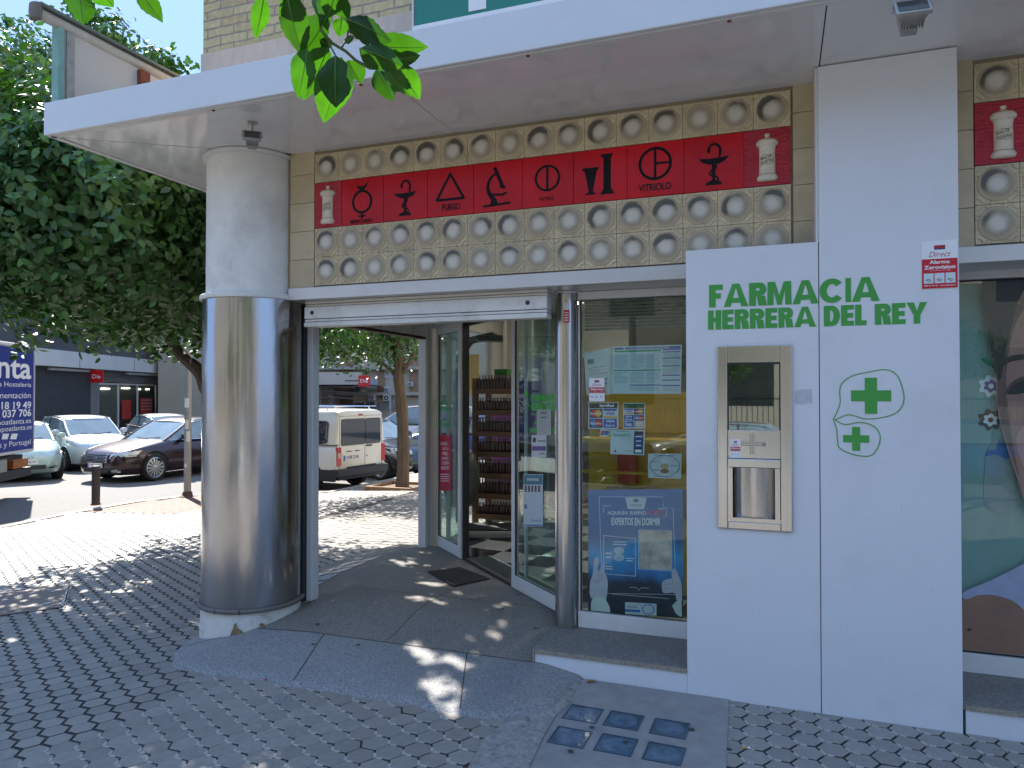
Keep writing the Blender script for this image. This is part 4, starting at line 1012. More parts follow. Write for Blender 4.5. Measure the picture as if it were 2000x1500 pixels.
mb = MB(); mb.text(FH,'TIMBRE',w1+.025,zg0+.012,.075,.016,-.003,bold=.01); mb.text(FH,'DE FARMACIA',w1+.045,zg0-.002+.002,.075,.008,-.003,bold=.01); mb.build('notice_lettering', M['ink'], Hh)
# cut the hole in the front panel for the hatch
def cut(obj, cutter_mb):
    me = bpy.data.meshes.new('cut'); me.from_pydata(cutter_mb.v,[],cutter_mb.f); me.update()
    bm = bmesh.new(); bm.from_mesh(me); bmesh.ops.recalc_face_normals(bm,faces=bm.faces); bm.to_mesh(me); bm.free()
    c = bpy.data.objects.new('cut',me); COL.objects.link(c); bpy.context.view_layer.update(); c.matrix_world = obj.matrix_world.copy()
    bm = bmesh.new(); bm.from_mesh(obj.data); bmesh.ops.recalc_face_normals(bm,faces=bm.faces); bm.to_mesh(obj.data); bm.free()
    md = obj.modifiers.new('b','BOOLEAN'); md.operation = 'DIFFERENCE'; md.object = c; md.solver = 'EXACT'
    others = [m for m in obj.modifiers if m.type == 'BEVEL']; 
    for m in others: m.show_viewport = False
    bpy.context.view_layer.update()
    new = bpy.data.meshes.new_from_object(obj.evaluated_get(bpy.context.evaluated_depsgraph_get()))
    for m in others: m.show_viewport = True
    obj.modifiers.remove(md); old = obj.data; obj.data = new; bpy.data.meshes.remove(old)
    bpy.data.objects.remove(c); bpy.data.meshes.remove(me)
fp = bpy.data.objects['front_panel']
cb = MB(); cb.v = [(a[0]-B.location.x, a[1], a[2]) for a in MB().fbox(FH,w1-.008,w2+.008,hh_*.02,hh_*.92,-.47,.05).v]; cb.f = MB().fbox(FH,0,1,0,1,0,1).f
# cutter lives in world space: move it with the parent's origin
for i,v in enumerate(cb.v): cb.v[i] = (v[0], v[1], v[2])
bpy.context.view_layer.update()
cut(fp, cb)

# ------------------------------------------------------------------ small flat signs
cm = {}
def cmat(c, r=.45):
    k = (c,r)
    if k not in cm: cm[k] = mat('print_%d' % len(cm), c, r, var=0)
    return cm[k]
cm_names = {}
def sheet_thing(name, label, cat, F, pts, th=.0015, m=None, lift=.0006, group=None):
    c = F.p(*pts[0]); r = thing(name,label,cat,tuple(c),group=group)
    mb = MB(); mb.prism(F,pts,lift,lift+th); s = mb.build('sheet', m or M['paper'], r); return r, s, lift+th
def alarm_sign(F,x0,x1,z0,z1,label,full=True,th=.003,lift=.0006,plate=True):
    w = x1-x0; h = z1-z0
    r,s,t = sheet_thing('alarm_sign',label,'alarm sign',F,[(x0,z0),(x1,z0),(x1,z1),(x0,z1)],th,lift=lift)
    mb = MB(); mb.rect(F,x0+.001,x1-.001,z0+(.001 if full else h*.36),z0+h*(.62 if full else .60),t+.0004); mb.build('red_field', cmat((.55,.01,.03),.35), r)
    mb = MB(); mb.rect(F,x0+w*.35,x0+w*.66,z0+h*.84,z0+h*.90,t+.0005); mb.build('red_mark', cmat((.4,.01,.03)), r)
    mb = MB(); mb.rect(F,x0+w*.35,x0+w*.66,z0+h*.81,z0+h*.838,t+.0005); mb.build('dark_mark', cmat((.03,.03,.12)), r)
    mb = MB(); mb.text(F,'Direct',x0+w*.2,z0+h*.66,w*.58,h*.11,t+.0005,shear=.35); mb.build('script_lettering', cmat((.5,.03,.1)), r)
    mb = MB()
    if full:
        mb.text(F,'Alarma',x0+w*.22,z0+h*.515,w*.56,h*.075,t+.0009,bold=.03); mb.text(F,'Zerovision',x0+w*.07,z0+h*.405,w*.86,h*.08,t+.0009,bold=.03)
        mb.text(F,'con verificacion de imagen',x0+w*.22,z0+h*.365,w*.58,h*.022,t+.0009,bold=.01); mb.text(F,'900 43 43 43   www.alarma.es',x0+w*.07,z0+h*.05,w*.86,h*.03,t+.0009,bold=.01)
    else: mb.text(F,'Alarma',x0+w*.07,z0+h*.47,w*.86,h*.10,t+.0009,bold=.03); mb.text(F,'con aviso a policia',x0+w*.07,z0+h*.39,w*.86,h*.035,t+.0009,bold=.01)
    mb.build('white_lettering', M['white'], r)
    mb = MB()
    for i in range(3):
        a = x0+w*(.06+.30*i); 
        if full: mb.rect(F,a,a+w*.27,z0+h*.11,z0+h*.32,t+.0009)
    if full: mb.build('pictogram_field', cmat((.6,.7,.72)), r)
    mb = MB()
    for i in range(3):
        a = x0+w*(.06+.30*i+.135); b = z0+h*(.18 if full else .2); q = w*.07
        mb.stroke(F,[(a-q,b),(a-q*.3,b+q*.5),(a+q,b-q*.1),(a+q*.4,b-q*.7),(a-q,b)],w*.02,t+.001,t+.0013)
    mb.build('pictogram_lines', M['ink'], r); return r
x0,z0,x1,z1 = span(1800,565,1871,470)
alarm_sign(F0,x0,x1-.002,at(1800,565,'y',0).z,at(1800,472,'y',0).z,'white and red metal alarm plate at the right edge of the white pilaster')
a = at(1427,894,'y',-.006); b = at(1446,858,'y',-.006)
alarm_sign(frY(-.0062),a.x,b.x,a.z,b.z,'tiny alarm sticker on the speaker plate of the steel night hatch',False,.0006)
GP = GY-.0008
FW = frY(GY)
def wx(u,v): p = at(u,v,'y',GY); return p.x,p.z
a = wx(1151,784); b = wx(1181,738)
alarm_sign(FW,a[0],b[0],a[1],b[1],'red and white alarm sticker on the window glass below the sheets of paper',False,.0008,lift=.004)
# sticker on the steel post
r = thing('alarm_sticker','small red and white sticker stuck to the slim steel post','sticker',(-1.272,.40,2.0))
def onpost(mb,a0,a1,z0,z1,rr):
    n = 6; vs = []
    for i in range(n+1):
        t = R(a0+(a1-a0)*i/n); vs += [(-1.272+rr*cos(t),.475+rr*sin(t),z0),(-1.272+rr*cos(t),.475+rr*sin(t),z1)]
    mb.add(vs,[(2*i,2*i+2,2*i+3,2*i+1) for i in range(n)])
z0 = at(1108,630,'y',.40).z; z1 = at(1108,578+27,'y',.40).z
mb = MB(); onpost(mb,-89,-58,z0,z1,.0742); mb.build('red_label', cmat((.55,.02,.02)), r)
mb = MB(); onpost(mb,-84,-60,z1,z1+.045,.0742); mb.build('white_label', M['paper'], r)
mb = MB()
for k in range(4): onpost(mb,-84,-63,z0+.012+.016*k,z0+.018+.016*k,.0746)
mb.build('label_lines', M['white'], r)

# window posters (on the inside of the glass, so a touch behind it)
IN = GY-.0 ; 
def WQ(pts,dy=.012): return [(at(u,v,'y',GY+dy).x, at(u,v,'y',GY+dy).z) for u,v in pts]
FI = frY(GY+.014)
def poster(name,label,cat,quad,m=None,F_=None,frac=None):
    pts = WQ(quad,.014)
    r,s,t = sheet_thing(name,label,cat,FI,pts,.0012,m,lift=0)
    A,Bq,C,D = [Vector(p) for p in (pts[3],pts[2],pts[1],pts[0])]  # top left, top right, bottom right, bottom left
    def q(u,v): # u right 0..1, v down 0..1
        tp = A.lerp(Bq,u); bt = D.lerp(C,u); return tuple(tp.lerp(bt,v))
    return r,q,t
def pr(mb,q,u0,v0,u1,v1,h): mb.poly(FI,[q(u0,v1),q(u1,v1),q(u1,v0),q(u0,v0)],h)
def pt_(mb,q,s,u0,v0,u1,v1,h,bold=.01):                     # text squeezed in a cell of the sheet
    tv,tf,_ = text_mesh(s,bold); mb.add([FI.p(*q(u0+(u1-u0)*x, v1+(v0-v1)*y),h) for x,y in tv],tf)
def lines(mb,q,u0,v0,u1,v1,n,h,rnd,th=.35):
    for i in range(n):
        v = v0+(v1-v0)*(i+.3)/n; e = u1-(u1-u0)*rnd.choice([0,0,.05,.1,.4]); pr(mb,q,u0,v,e,v+(v1-v0)/n*th,h)
rnd = random.Random(4)
# order: bottom left, bottom right, top right, top left
r,q,t = poster('notice_sheet','wide white price table with violet and green headings taped inside the shop window','notice',[(1195,769),(1330,769),(1332,673),(1197,677)],cmat((.52,.62,.62),.5))
mb = MB(); pr(mb,q,.02,.03,.16,.07,t+.0004); pr(mb,q,.18,.03,.98,.07,t+.0004)
for v in (.09,.14,.27,.43,.62,.72,.83): pr(mb,q,.73,v-.01,.98,v+.012,t+.0004)
pr(mb,q,.26,.81,.72,.83,t+.0004); mb.build('violet_heading', cmat((.09,.05,.30)), r)
mb = MB(); pr(mb,q,.02,.09,.71,.125,t+.0004); pr(mb,q,.02,.50,.71,.52,t+.0004); mb.build('green_heading', cmat((.04,.25,.09)), r)
mb = MB()
for c0,c1 in ((.03,.23),(.26,.47),(.50,.70)):
    lines(mb,q,c0,.15,c1,.47,13,t+.0004,rnd,.3); lines(mb,q,c0,.54,c1,.78,9,t+.0004,rnd,.3)
lines(mb,q,.74,.16,.97,.26,4,t+.0004,rnd); lines(mb,q,.74,.30,.97,.41,4,t+.0004,rnd); lines(mb,q,.74,.46,.97,.6,5,t+.0004,rnd); lines(mb,q,.74,.86,.97,.95,4,t+.0004,rnd); lines(mb,q,.26,.86,.7,.94,3,t+.0004,rnd)
mb.build('fine_print', cmat((.25,.32,.33)), r)
mb = MB(); pt_(mb,q,'TABLA DE PRECIOS DE FORMULAS MAGISTRALES',.24,.037,.82,.062,t+.0009); mb.build('heading_lettering', M['white'], r)
r,q,t = poster('notice_sheet','crumpled white letter page with a small stamp, left of the price table','notice',[(1146,772),(1196,770),(1194,678),(1140,690)],cmat((.48,.52,.50),.35))
mb = MB(); pr(mb,q,.12,.17,.34,.28,t+.0004); mb.build('stamp', cmat((.12,.14,.15)), r)
mb = MB(); 
for v0,n in ((.36,4),(.62,2)): lines(mb,q,.12,v0,.85,v0+.2,n,t+.0004,rnd,.25)
mb.build('fine_print', cmat((.2,.22,.22)), r)
def cards(label,u0,v0,u1,v1,cells,nc,head,headcol,headh=.22):
    r,q,t = poster('card_sticker',label,'sticker',[(u0,v1),(u1,v1),(u1,v0),(u0,v0)],cmat((.55,.58,.6),.35))
    mb = MB(); pr(mb,q,.03,.03,.97,headh,t+.0004); mb.build('header', cmat(headcol), r)
    if head: mb = MB(); pt_(mb,q,head,.38,.06,.85,headh-.05,t+.0008,.02); mb.build('header_lettering', M['white'], r)
    n = len(cells); rows = n//nc
    for i,(c,txt,kind) in enumerate(cells):
        a = .03+.94/nc*(i%nc)+.01; b = headh+.02+(.96-headh)/rows*(i//nc); a1 = a+.94/nc-.03; b1 = b+(.96-headh)/rows-.03
        mb = MB(); pr(mb,q,a,b,a1,b1,t+.0004); mb.build('card_field', cmat(c), r)
        if kind == 'rings':
            for (k,cc) in ((.32,kindc[txt][0]),(.66,kindc[txt][1])):
                mb = MB(); mb.poly(FI,[q(a+(a1-a)*(k+.26*cos(x*pi/8)), b+(b1-b)*(.5+.40*sin(x*pi/8))) for x in range(15,-1,-1)],t+.0008+k*.0004); mb.build('coloured_disc', cmat(cc), r)
            mb = MB(); pt_(mb,q,txt,a+(a1-a)*.08,b+(b1-b)*.38,a1-(a1-a)*.08,b1-(b1-b)*.36,t+.0014,.02); mb.build('card_lettering', M['white'], r)
        elif kind == 'visa':
            mb = MB(); pr(mb,q,a,b,a1,b+(b1-b)*.22,t+.0008); mb.build('blue_bar', cmat((.02,.06,.35)), r)
            mb = MB(); pr(mb,q,a,b1-(b1-b)*.18,a1,b1,t+.0008); mb.build('yellow_bar', cmat((.6,.35,.03)), r)
            mb = MB(); pt_(mb,q,txt,a+(a1-a)*.15,b+(b1-b)*.32,a1-(a1-a)*.15,b1-(b1-b)*.3,t+.0008,.02); mb.build('card_lettering', cmat((.02,.06,.35)), r)
        else:
            parts_ = txt.split(' ')
            mb = MB()
            for k,sx in enumerate(parts_): pt_(mb,q,sx,a+(a1-a)*.15,b+(b1-b)*(.12+.46*k),a1-(a1-a)*.15,b+(b1-b)*(.42+.46*k if len(parts_)>1 else .8),t+.0008,.02)
            mb.build('card_lettering', M['white'], r)
kindc = {'MasterCard':((.6,.03,.02),(.75,.35,.02)),'Maestro':((.05,.25,.6),(.6,.03,.02))}
cards('larger sheet of four payment card logos with a black header, on the shop window',1149,786,1208,838,[((.01,.02,.12),'MasterCard','rings'),((.55,.58,.6),'VISA','visa'),((.01,.02,.12),'Maestro','rings'),((.02,.06,.35),'VISA Electron','t')],2,'ServiRed',(.01,.01,.012))
cards('smaller sheet of six payment card logos with a green header, on the shop window',1217,787,1260,837,[((.55,.58,.6),'VISA','visa'),((.01,.02,.12),'MasterCard','rings'),((.02,.08,.35),'VISA Cash','t'),((.02,.03,.15),'Maestro','rings'),((.02,.12,.4),'Monedero','t'),((.6,.3,.25),'euro','t')],2,'',(.01,.08,.02),.20)
r,q,t = poster('card_sticker','small tilted card logo sticker in blue and red beside the payment logos','sticker',[(1171,853),(1189,852),(1192,840),(1173,838)],cmat((.55,.6,.6),.35))
mb = MB(); pr(mb,q,.08,.2,.40,.8,t+.0004); mb.build('red_field', cmat((.6,.02,.03)), r); mb = MB(); pr(mb,q,.42,.2,.92,.8,t+.0004); mb.build('blue_field', cmat((.02,.1,.3)), r)
r,q,t = poster('app_notice','pale notice with green heading and a picture of a phone, on the shop window','notice',[(1192,887),(1258,889),(1260,840),(1193,839)],cmat((.50,.58,.60),.4))
mb = MB(); pt_(mb,q,'FarmaSVQ',.07,.14,.60,.30,t+.0006); mb.build('heading', cmat((.03,.3,.12)), r)
mb = MB(); pt_(mb,q,'Para chequeos aqui',.16,.04,.52,.09,t+.0006); lines(mb,q,.36,.83,.62,.87,1,t+.0006,rnd); mb.build('fine_print', M['ink'], r)
mb = MB(); pr(mb,q,.69,.05,.96,.95,t+.0005); mb.build('phone_picture', cmat((.01,.02,.05)), r)
mb = MB(); pr(mb,q,.72,.2,.93,.72,t+.0009); mb.build('phone_screen', cmat((.02,.06,.22)), r)
mb = MB(); pr(mb,q,.73,.24,.92,.28,t+.0012); pr(mb,q,.75,.42,.90,.46,t+.0012); pr(mb,q,.75,.60,.90,.64,t+.0012); pr(mb,q,.73,.78,.92,.9,t+.0012); mb.build('screen_lines', M['white'], r)
mb = MB(); mb.poly(FI,[q(.15+.035*cos(x*pi/6),.87+.05*sin(x*pi/6)) for x in range(11,-1,-1)],t+.0006); mb.build('red_pin', cmat((.5,.02,.04)), r)
r,q,t = poster('product_card','small white card with brown capsules drawn inside a circle, on the shop window','notice',[(1266,933),(1330,935),(1332,886),(1266,886)],cmat((.50,.56,.58),.4))
mb = MB(); n = 28
mb.add([FI.p(*q(.5+rr*cos(2*pi*k/n),.5+rr*.98*sin(2*pi*k/n)),t+.0006) for rr in (.43,.45) for k in range(n)],[(k,n+k,n+(k+1)%n,(k+1)%n) for k in range(n)])
pt_(mb,q,'Capsulas y melatonina',.2,.03,.8,.10,t+.0006); pt_(mb,q,'Tecnologia Tricapa Forte',.18,.90,.8,.97,t+.0006); lines(mb,q,.12,.28,.33,.36,2,t+.0006,rnd); lines(mb,q,.1,.63,.33,.71,2,t+.0006,rnd); lines(mb,q,.68,.45,.9,.52,2,t+.0006,rnd)
mb.build('fine_print', cmat((.05,.08,.2)), r)
for (cu,cv,c) in ((.5,.30,(.6,.62,.6)),(.5,.51,(.45,.33,.12)),(.5,.71,(.28,.15,.06))):
    mb = MB(); mb.poly(FI,[q(cu+.13*cos(x*pi/8),cv+.10*sin(x*pi/8)) for x in range(15,-1,-1)],t+.0008); mb.build('capsule_picture', cmat(c), r)
# big sleep-aid poster
def vgrad(name, stops, z0, z1, rough=.25, noise=.0, nsc=4):
    m = bpy.data.materials.new(name); m.use_nodes = True; t = m.node_tree; b = t.nodes['Principled BSDF']; L = t.links.new
    g = nn(t,'ShaderNodeNewGeometry'); sp = nn(t,'ShaderNodeSeparateXYZ'); L(g.outputs['Position'],sp.inputs[0])
    mr = nn(t,'ShaderNodeMapRange'); mr.inputs[1].default_value = z0; mr.inputs[2].default_value = z1; L(sp.outputs[2],mr.inputs[0])
    n = nn(t,'ShaderNodeTexNoise'); n.inputs['Scale'].default_value = nsc; n.inputs['Detail'].default_value = 5; L(g.outputs['Position'],n.inputs['Vector'])
    a = nn(t,'ShaderNodeMath',operation='MULTIPLY_ADD'); L(n.outputs[0],a.inputs[0]); a.inputs[1].default_value = noise; L(mr.outputs[0],a.inputs[2])
    s = nn(t,'ShaderNodeMath',operation='SUBTRACT'); L(a.outputs[0],s.inputs[0]); s.inputs[1].default_value = noise/2
    rp = nn(t,'ShaderNodeValToRGB'); cr = rp.color_ramp; cr.elements[0].position = stops[0][0]; cr.elements[0].color = (*stops[0][1],1); cr.elements[1].position = stops[-1][0]; cr.elements[1].color = (*stops[-1][1],1)
    for p,c in stops[1:-1]: e_ = cr.elements.new(p); e_.color = (*c,1)
    L(s.outputs[0],rp.inputs[0]); L(rp.outputs[0],b.inputs['Base Color']); b.inputs['Roughness'].default_value = rough; return m
zb = at(1150,1200,'y',GY).z; zt = at(1150,957,'y',GY).z
pm = vgrad('sleep_poster_print',[(0,(.006,.012,.02)),(.26,(.006,.015,.035)),(.36,(.03,.20,.48)),(.50,(.05,.32,.62)),(.64,(.015,.13,.32)),(1,(.02,.15,.38))],zb,zt,.3,.25,5)
r,q,t = poster('window_poster','large dark blue advertising poster with two printed hands, low in the shop window','poster',[(1149,1196),(1334,1207),(1334,955),(1149,957)],pm)
mb = MB()
def lw(pts,w=.0028,cl=True): mb.stroke(FI,[q(*p) for p in pts],w,t+.0004,t+.0008,cl)
lw([(.12,.055),(.80,.06),(.80,.14),(.90,.15),(.93,.82),(.155,.84)]); lw([(.17,.37),(.51,.39),(.51,.69),(.17,.68)],.004); lw([(.545,.32),(.885,.325),(.885,.64),(.545,.63)],.004)
lw([(.17,.185),(.17,.13),(.25,.13)],.003,False); lw([(.75,.15),(.83,.155),(.83,.22),(.80,.22)],.003,False); lw([(.45,.78),(.52,.78),(.545,.80),(.57,.78),(.65,.78)],.002,False); lw([(.26,.84),(.86,.855)],.002,False)
mb.build('white_outline', M['white'], r)
mb = MB(); mb.poly(FI,[q(.43,.155),(q(.60,.157)),q(.63,.065),q(.40,.062)],t+.0010); mb.build('badge', cmat((.6,.62,.64)), r)
mb = MB(); pt_(mb,q,'AQUILEA',.45,.115,.58,.14,t+.0014); mb.poly(FI,[q(.515+.03*cos(x*pi/5),.088+.015*sin(x*pi/5)) for x in range(9,-1,-1)],t+.0014); mb.build('badge_lettering', cmat((.06,.2,.35)), r)
mb = MB(); pt_(mb,q,'AQUILEA SUEÑO',.21,.165,.62,.205,t+.0010,.01); pt_(mb,q,'EXPERTOS EN DORMIR',.255,.225,.77,.285,t+.0010,.02); lines(mb,q,.27,.41,.42,.45,2,t+.001,rnd); lines(mb,q,.19,.5,.26,.56,2,t+.001,rnd); lines(mb,q,.19,.61,.27,.65,2,t+.001,rnd); lines(mb,q,.41,.54,.49,.58,2,t+.001,rnd); mb.build('poster_lettering', M['white'], r)
mb = MB(); pt_(mb,q,'FORTE',.645,.165,.80,.205,t+.0010,.02); mb.build('pink_lettering', cmat((.7,.10,.16)), r)
mb = MB(); mb.poly(FI,[q(.335+.06*cos(x*pi/8),.49+.03*sin(x*pi/8)) for x in range(15,-1,-1)],t+.0012); mb.poly(FI,[q(.335+.06*cos(x*pi/8),.545+.03*sin(x*pi/8)) for x in range(15,-1,-1)],t+.0010); mb.build('tablet_picture', cmat((.45,.55,.62)), r)
mb = MB(); mb.poly(FI,[q(.55,.625),q(.88,.635),q(.88,.33),q(.55,.325)],t+.0003); mb.build('photo_inset', mat('photo_inset',(.60,.50,.42),.4,var=.5,vscale=9), r)
handc = mat('printed_hand',(.58,.53,.56),.35,var=.12,vscale=14)
hl = [(.03,.88),(.02,.76),(.035,.72),(.05,.68),(.06,.60),(.075,.555),(.105,.55),(.115,.58),(.105,.64),(.115,.665),(.135,.63),(.165,.60),(.185,.61),(.18,.66),(.20,.70),(.215,.75),(.21,.82),(.20,.87),(.18,.90)]
hr = [(.79,.80),(.785,.76),(.79,.73),(.82,.71),(.87,.70),(.89,.69),(.885,.66),(.90,.62),(.93,.63),(.96,.68),(.985,.74),(.99,.86),(.955,.90),(.935,.86),(.915,.81),(.86,.81),(.82,.815)]
mb = MB(); mb.poly(FI,[q(*p) for p in crv(hl,True,3)],t+.0012); mb.poly(FI,[q(*p) for p in crv(hr,True,3)],t+.0012); mb.build('hand_picture', handc, r)
mb = MB()
for pts in ([(.115,.665),(.12,.72),(.115,.76)],[(.15,.68),(.155,.74)],[(.06,.74),(.10,.75)],[(.80,.745),(.87,.74)],[(.81,.775),(.88,.77)],[(.89,.69),(.90,.74)]): mb.stroke(FI,[q(*p) for p in pts],.002,t+.0014,t+.0017)
mb.build('hand_crease', cmat((.16,.13,.18)), r)
mb = MB(); mb.poly(FI,[q(*p) for p in crv([(.03,.98),(.035,.91),(.07,.875),(.14,.87),(.20,.90),(.235,.95),(.24,.995)],False,3)+[(.03,.99)]],t+.0014); mb.poly(FI,[q(*p) for p in ((.97,.99),(.93,.97),(.89,.91),(.92,.88),(.985,.85),(.99,.99))],t+.0014); mb.build('cuff_picture', cmat((.62,.68,.60)), r)
mb = MB(); pr(mb,q,.40,.90,.73,.995,t+.0010); mb.build('pack_picture', cmat((.55,.60,.58)), r)
mb = MB(); pt_(mb,q,'AQUILEA',.42,.925,.53,.945,t+.0014); pr(mb,q,.40,.955,.56,.975,t+.0014); mb.build('pack_print', cmat((.03,.12,.35)), r)
mb = MB(); n = 20; mb.add([FI.p(*q(.645+rr*cos(2*pi*k/n),.948+rr*.62*sin(2*pi*k/n)),t+.0014) for rr in (.055,.066) for k in range(n)],[(k,n+k,n+(k+1)%n,(k+1)%n) for k in range(n)]); mb.build('pack_ring', cmat((.03,.15,.5)), r)

# portrait poster in the right hand window
GYR = GY+.03
def RQ(pts,dy=.03): return [(at(u,v,'y',GY+dy).x, at(u,v,'y',GY+dy).z) for u,v in pts]
FR_ = frY(GYR+.012)
r = thing('portrait_poster','huge photo print of a smiling face and lilac shirt behind the right hand window','poster',(1.0,GYR,.3))
def layer(name,pts,m,h,sm=True):
    mb = MB(); P_ = [(at(u,v,'y',GYR+.012).x, at(u,v,'y',GYR+.012).z) for u,v in pts]
    mb.prism(FR_,crv(P_,True,5) if sm else P_,h,h+.001); return mb.build(name,m,r)
skin = mat('printed_skin',(.46,.22,.18),.4,var=.14,vscale=1.7); skin2 = mat('printed_shoulder',(.45,.19,.13),.4,var=.16,vscale=4,bump=.1)
_k=1
layer('face_picture',[(1938,560),(1960,540),(1995,520),(2060,510),(2150,560),(2200,700),(2200,900),(2150,1050),(2070,1080),(2010,1000),(1985,930),(1962,860),(1948,800),(1945,740),(1940,650)],skin,.004)
layer('hair_picture',[(1918,545),(1930,520),(1990,518),(2080,500),(2200,520),(2120,530),(2040,536),(2008,555),(1988,590),(1974,640),(1963,690),(1955,735),(1947,740),(1938,700),(1928,650),(1920,600)],mat('printed_hair',(.045,.032,.04),.4,var=.3,vscale=5),.006)
layer('hairline_picture',[(1945,640),(1958,625),(1985,596),(2030,568),(2060,570),(2005,600),(1980,640),(1968,700),(1965,760),(1975,850),(1990,930),(1975,890),(1962,850),(1950,800),(1947,740)],mat('printed_hairline',(.20,.10,.09),.4,var=.15),.0050)
layer('cheek_picture',[(1985,850),(2010,830),(2060,825),(2120,850),(2110,920),(2050,960),(2010,930),(1990,890)],mat('printed_cheek',(.60,.30,.25),.4,var=.1),.0052)
layer('brow_picture',[(1948,712),(1965,698),(2000,692),(2040,700),(2000,702),(1970,708),(1950,720)],mat('printed_brow',(.07,.035,.03),.5,var=.3,vscale=30),.008)
layer('eye_picture',[(1966,768),(1985,748),(2005,744),(2040,752),(2010,764),(1985,770)],mat('printed_eye',(.02,.018,.02),.4),.008)
layer('eye_shade_picture',[(1958,776),(1970,752),(1990,738),(2010,734),(2040,738),(2040,744),(2000,745),(1980,752)],cmat((.13,.055,.05)),.0065)
layer('eyelid_picture',[(1968,778),(1990,772),(2020,776),(2040,790),(2010,784),(1985,782)],cmat((.36,.20,.18)),.0068)
layer('shoulder_picture',[(1882,1168),(1925,1152),(1960,1160),(2000,1190),(2100,1260),(2200,1320),(2200,1335),(2000,1305),(1882,1278)],skin2,.004)
layer('shirt_picture',[(1882,1156),(1930,1135),(1965,1118),(2000,1100),(2100,1050),(2250,1040),(2250,1330),(2150,1290),(2040,1235),(2000,1192),(1975,1172),(1940,1162),(1910,1162),(1885,1170)],mat('printed_shirt',(.55,.48,.70),.5,var=.12,vscale=12),.006)
layer('mole_picture',[(1888,1228),(1893,1226),(1897,1229),(1892,1232)],cmat((.08,.03,.02)),.0075)
# teal card behind the portrait
mb = MB(); mb.prism(frY(GYR+.06),[(PX2+.01,.2),(4.1,.2),(4.1,2.2),(PX2+.01,2.2)],0,.01)
tag(mb.build('backing_board', mat('teal_board',(.28,.42,.38),.6,var=.10,vscale=2), loc=(PX2+.01,GYR+.06,.2)),'grey green board behind the portrait poster in the right window','display board')
def flower(u,v,sc,c1,c2,c3,label):
    p = at(u,v,'y',GYR+.05); F_ = frY(GYR+.048); r = thing('paper_flower',label,'decoration',tuple(p))
    mb = MB(); n = 7
    def fl(R0,n,h,ph=0): mb.prism(F_,[(p.x+R0*(1+.16*cos(n*t))*cos(t+ph), p.z+R0*(1+.16*cos(n*t))*sin(t+ph)) for t in [2*pi*i/56 for i in range(56)]],h,h+.002)
    fl(.052*sc,7,.0); mb.build('petals', cmat(c1), r); mb = MB(); fl(.031*sc,6,.003,.4); mb.build('inner_petals', cmat(c2), r)
    mb = MB(); mb.disc(F_,p.x,p.z,.013*sc,h=.007); mb.build('flower_centre', cmat(c3), r)
flower(1935,754,1.0,(.85,.9,.88),(.12,.04,.32),(.85,.9,.9),'white paper flower with violet centre beside the face on the poster')
flower(1934,820,1.0,(.02,.02,.02),(.85,.9,.86),(.12,.01,.03),'black and white paper flower beside the cheek on the poster')
p = at(1930,707,'y',GYR+.05); mb = MB(); mb.prism(frY(GYR+.048),crv([(p.x-.035,p.z+.02),(p.x,p.z+.018),(p.x+.035,p.z-.022),(p.x+.005,p.z-.02)],True,6),0,.003)
tag(mb.build('paper_leaf', cmat((.02,.28,.16)), loc=tuple(p)),'green paper leaf above the two paper flowers','decoration')
p = at(1945,880,'y',GYR+.05); r = thing('toy_cut_out','pale grey and blue card figure below the paper flowers','decoration',tuple(p)); F_ = frY(GYR+.05)
mb = MB(); mb.prism(F_,crv([(p.x-.05,p.z-.30),(p.x-.048,p.z-.05),(p.x-.03,p.z+.02),(p.x+.01,p.z+.06),(p.x+.07,p.z+.03),(p.x+.08,p.z-.30)],True,5),0,.004); mb.build('card_body', cmat((.33,.38,.35)), r)
mb = MB(); mb.prism(F_,[(p.x+a,p.z+b) for a,b in ((-.05,-.03),(-.04,.0),(.0,.0),(.01,.055),(.035,.075),(.05,.06),(.055,.02),(.075,.0),(.08,-.02),(.045,-.045),(.0,-.02))],.005,.007); mb.build('blue_strap', cmat((.08,.2,.38)), r)

# ------------------------------------------------------------------ paper and lettering on the door leaves
def dz(u,v):                                                # pixel -> (a,b) on the diagonal front
    d = ray(u,v); n = FD.N; t = (FD.o-CAM).dot(n)/d.dot(n); P_ = CAM+d*t; q = P_-FD.o; return q.dot(FD.U), q.dot(FD.V)
LO = .0065
mb = MB()
def dtext(s,u0,v0,u1,v1,bold=.03):
    a = dz(u0,v1); b = dz(u1,v1); c = dz(u0,v0); e_ = dz(u1,v0); tv,tf,_ = text_mesh(s,bold)
    mb.add([FD.p(*(Vector(a).lerp(Vector(b),x)).lerp(Vector(c).lerp(Vector(e_),x),y),LO) for x,y in tv],tf)
dtext('FARMACIA',1038,770,1090,785); dtext('HERRERA DEL REY',1038,787,1090,802); dtext('CALLE',1038,805,1068,811,.0)
DG_ = mat('door_green',(.04,.5,.05),.4,var=0); mb.build('green_lettering', DG_, leafR); mb = MB(); dtext('ANALISIS',1044,820,1078,830); dtext('FARMACEUTICO',1036,836,1086,846)
mb.build('green_lettering', DG_, leafR); mb = MB()
for (u,v,s_) in ((1029,769,.030),(1032,792,.022)):
    a,b = dz(u,v); mb.prism(FD,[(a+x*s_,b+y*s_) for x,y in ((-.3,-1),(.3,-1),(.3,-.3),(1,-.3),(1,.3),(.3,.3),(.3,1),(-.3,1),(-.3,.3),(-1,.3),(-1,-.3),(-.3,-.3))],LO,LO+.0005)
mb.build('green_cross', DG_, leafR)
mb = MB(); dtext('FARMACIA',848,782,874,792,.02); dtext('HERRERA',850,794,884,802,.02)
DGF = mat('door_green_faint',(.03,.3,.05),.4,var=0); mb.build('green_lettering', DGF, leafL); mb = MB()
dtext('REY',856,820,874,824); dtext('FARMACEUTICO',850,826,884,832)
